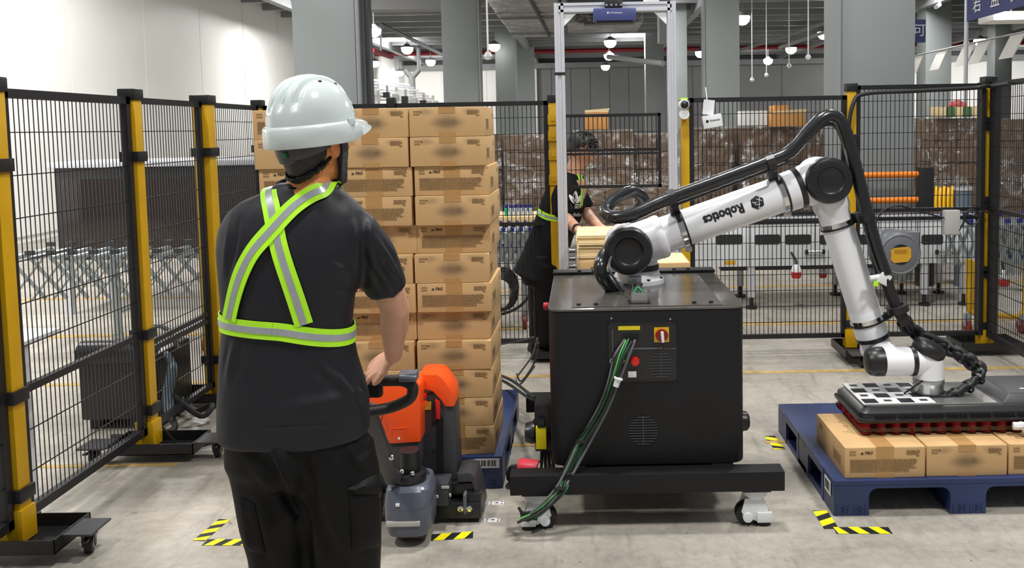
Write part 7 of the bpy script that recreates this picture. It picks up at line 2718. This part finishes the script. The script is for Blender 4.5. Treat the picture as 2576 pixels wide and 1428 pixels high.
hand(body, Q_(1506, 567, -0.45), Q_(1514, 576, -0.52), (1, 0.2, 0.2), (0.2, -0.2, 1), (0.5, 0.7, 0.5), thumb=-1)
limb(body, [Q_(1420, 480, -0.18), Q_(1420, 545, -0.24), Q_(1440, 566, -0.45), Q_(1458, 580, -0.62)], [0.055, 0.045, 0.04, 0.028], 14)
hand(body, Q_(1458, 580, -0.62), Q_(1472, 585, -0.66), (0.3, -1, 0), (-0.1, -0.1, 1), (0.1, 0.2, 0.1), thumb=1)
bd = remeshed(body, 0.007, 3)
bo2 = bd.build('body', 'skin', packer, ang=80)
for s in (-1, 1):
    e = MB().ball(FLc(0.031 * s, 0.094, 0.016), (0.014, 0.006, 0.007), 12, fq).build('eye', 'white', bo2)
    MB().ball(FLc(0.031 * s, 0.0995, 0.016), (0.006, 0.002, 0.006), 10, fq).build('iris', 'black_rubber', e)
    MB().bar(FLc(0.016 * s, 0.1, 0.034), FLc(0.048 * s, 0.092, 0.036), 0.008, 0.006).build('eyebrow', 'hair', bo2)
hm = MB()
vs = []
for j in range(13):
    ph = math.radians(-20 + 110 * j / 12)
    for i in range(40):
        a = 2 * PI * i / 40
        front = max(0.0, math.sin(a))
        low = ph if front < 0.3 else max(ph, math.radians(20 + 12 * math.sin(i * 1.7)))
        r = 1.0 + 0.05 * mnoise.noise(V((math.cos(a) * 4, math.sin(a) * 4, ph * 5)))
        vs.append(FLc(0.088 * r * math.cos(low) * math.cos(a), -0.004 + 0.112 * r * math.cos(low) * math.sin(a), 0.015 + 0.118 * r * math.sin(low)))
fs = [(j * 40 + i, j * 40 + (i + 1) % 40, (j + 1) * 40 + (i + 1) % 40, (j + 1) * 40 + i) for j in range(12) for i in range(40)]
hm.add(vs, fs)
for k in range(110):
    a, ph = random.uniform(0, 2 * PI), random.uniform(0.15, 1.5)
    p = FLc(0.086 * math.cos(ph) * math.cos(a), 0.11 * math.cos(ph) * math.sin(a), 0.015 + 0.115 * math.sin(ph))
    o_ = (p - fc).normalized()
    q = p + o_ * 0.014 + FYv * 0.02 - FZ * 0.008
    hm.tube([p - o_ * 0.004, p.lerp(q, 0.5) + o_ * 0.004, q], [0.005, 0.004, 0.0008], 5)
hm.build('hair', 'hair', bo2, ang=60)
sh2 = MB()
rt_ = Matrix.Rotation(0.33, 3, 'Y')
sec_ = []
for t_, rx, ry in ((-0.35, 0.17, 0.2), (-0.2, 0.16, 0.19), (0.0, 0.15, 0.18), (0.3, 0.14, 0.175), (0.6, 0.145, 0.19), (0.85, 0.14, 0.2), (1.0, 0.12, 0.18), (1.12, 0.085, 0.12), (1.2, 0.07, 0.08)):
    c = hipp.lerp(chest, t_)
    sec_.append(ell_ring(c, rx, ry, 28, yaw=-0.35, tilt=rt_, p=2.3))
sh2.loft(sec_)
limb(sh2, [Q_(1432, 462, 0.14), Q_(1448, 490, 0.19), Q_(1474, 528, 0.18)], [0.085, 0.08, 0.07], 18, ends=False)
limb(sh2, [Q_(1424, 465, -0.1), Q_(1418, 500, -0.2), Q_(1418, 540, -0.24)], [0.085, 0.08, 0.07], 18, ends=False)
sh2 = remeshed(sh2, 0.012, 5)
wrinkle(sh2, 0.006, (7, 7, 5))
s2o = sh2.build('tee_shirt', 'black_cloth', packer, ang=80)
bv2 = BVHTree.FromPolygons(sh2.v, sh2.f)
tr2 = MB()
tr2.loft([ell_ring(hipp + V((0.0, 0, 0.02)), 0.16, 0.19, 24), ell_ring(hipp + V((-0.02, 0, -0.12)), 0.17, 0.2, 24), ell_ring(hipp + V((-0.03, 0, -0.2)), 0.14, 0.19, 24)])
for dx, dy in ((-0.03, 0.11), (0.02, -0.1)):
    h_ = hipp + V((dx, dy, -0.05))
    limb(tr2, [h_, V((h_.x - 0.02, h_.y, 0.5)), V((h_.x - 0.03, h_.y, 0.07))], [0.11, 0.09, 0.075], 18, ends=False)
tr2 = remeshed(tr2, 0.014, 4)
wrinkle(tr2, 0.006, (7, 7, 4))
tr2.build('trousers', 'trousers', packer, ang=80)
for dx, dy in ((-0.06, 0.11), (-0.01, -0.1)):
    x, y = hipp.x + dx, D1 + dy
    q = rz(-0.9)
    m = MB()
    m.loft([[V((x, y, 0)) + q @ V((hw * a, yy, 0.0 if z == 0 else h * z)) for a, z in ((-1, 0), (-0.95, 0.5), (-0.5, 1.0), (0.5, 1.0), (0.95, 0.5), (1, 0))] for yy, hw, h in ((-0.09, 0.03, 0.06), (-0.03, 0.042, 0.1), (0.06, 0.046, 0.075), (0.13, 0.042, 0.05), (0.17, 0.025, 0.035))])
    m.build('shoe', 'black_rubber', packer, bevel=0.004)


def cast_strap(pix, m_, nm, w, par, lift=0.006):
    P, N_ = [], []
    for c in catmull([V((a, b, 0)) for a, b in pix], 8):
        d_ = ray(c.x, c.y).normalized()
        h = bv2.ray_cast(CAM, d_)
        if h[0] is not None:
            P.append(h[0])
            N_.append(h[1] if h[1].dot(d_) < 0 else -h[1])
    if len(P) < 3:
        return None
    P, N_ = smooth_path(P, N_, 4)
    m = MB()
    ribbon(m, P, N_, w, lift)
    return m.build(nm, m_, par, ang=50), P, N_


for pix in ([(1340, 512), (1352, 530), (1368, 541), (1385, 547), (1415, 550)], [(1453, 432), (1460, 452), (1464, 480), (1460, 520)]):
    r = cast_strap(pix, 'hiviz', 'hi_vis_band', 0.045, packer)
    if r:
        m = MB()
        ribbon(m, r[1], r[2], 0.016, 0.008)
        m.build('reflective_strip', 'reflective', r[0], ang=50)
# white three-leaf print with bars and lettering on the chest


def on_cloth(px, py):
    d_ = ray(px, py).normalized()
    h = bv2.ray_cast(CAM, d_)
    return (h[0] if h[0] is not None else Q_(px, py, -0.2)) - d_ * 0.004


pm = MB()


def leaf(cx_, cy_, ang, ln, wd):
    out = []
    for k in range(16):
        a = 2 * PI * k / 16
        u, v = ln * math.cos(a), wd * math.sin(a) * (1 - 0.25 * math.cos(a))
        out.append((cx_ + u * math.sin(ang) + v * math.cos(ang), cy_ - u * math.cos(ang) + v * math.sin(ang)))
    return out


for (cx_, cy_, ang, ln, wd) in ((1448, 494, 0.0, 14, 6), (1439, 500, -0.6, 13, 5), (1457, 500, 0.6, 13, 5)):
    pts = [on_cloth(*q) for q in leaf(cx_, cy_, ang, ln, wd)]
    c = on_cloth(cx_, cy_)
    pm.add([c] + pts, [(0, 1 + k, 1 + (k + 1) % 16) for k in range(16)])
for k in range(3):
    y = 513 + 4.2 * k
    w_ = 13 - 2.5 * k
    pm.add([on_cloth(1448 - w_, y), on_cloth(1448 + w_, y), on_cloth(1448 + w_, y + 2.4), on_cloth(1448 - w_, y + 2.4)], [(0, 1, 2, 3)])
vs, fs = text_mesh('adidas', 13, bold=True)
pm.add([on_cloth(1450 + p.x, 540 - p.y) for p in vs], fs)
pm.build('chest_print', 'white_print', s2o, smooth=False, kind='stuff')
a = Q_(1453, 577, -0.585)
MB().lathe([(0.034, -0.012), (0.037, -0.012), (0.037, 0.012), (0.034, 0.012)], a, Q_(1458, 580, -0.62) - Q_(1440, 566, -0.45), 20).build('wrist_watch', 'black_rubber', packer)
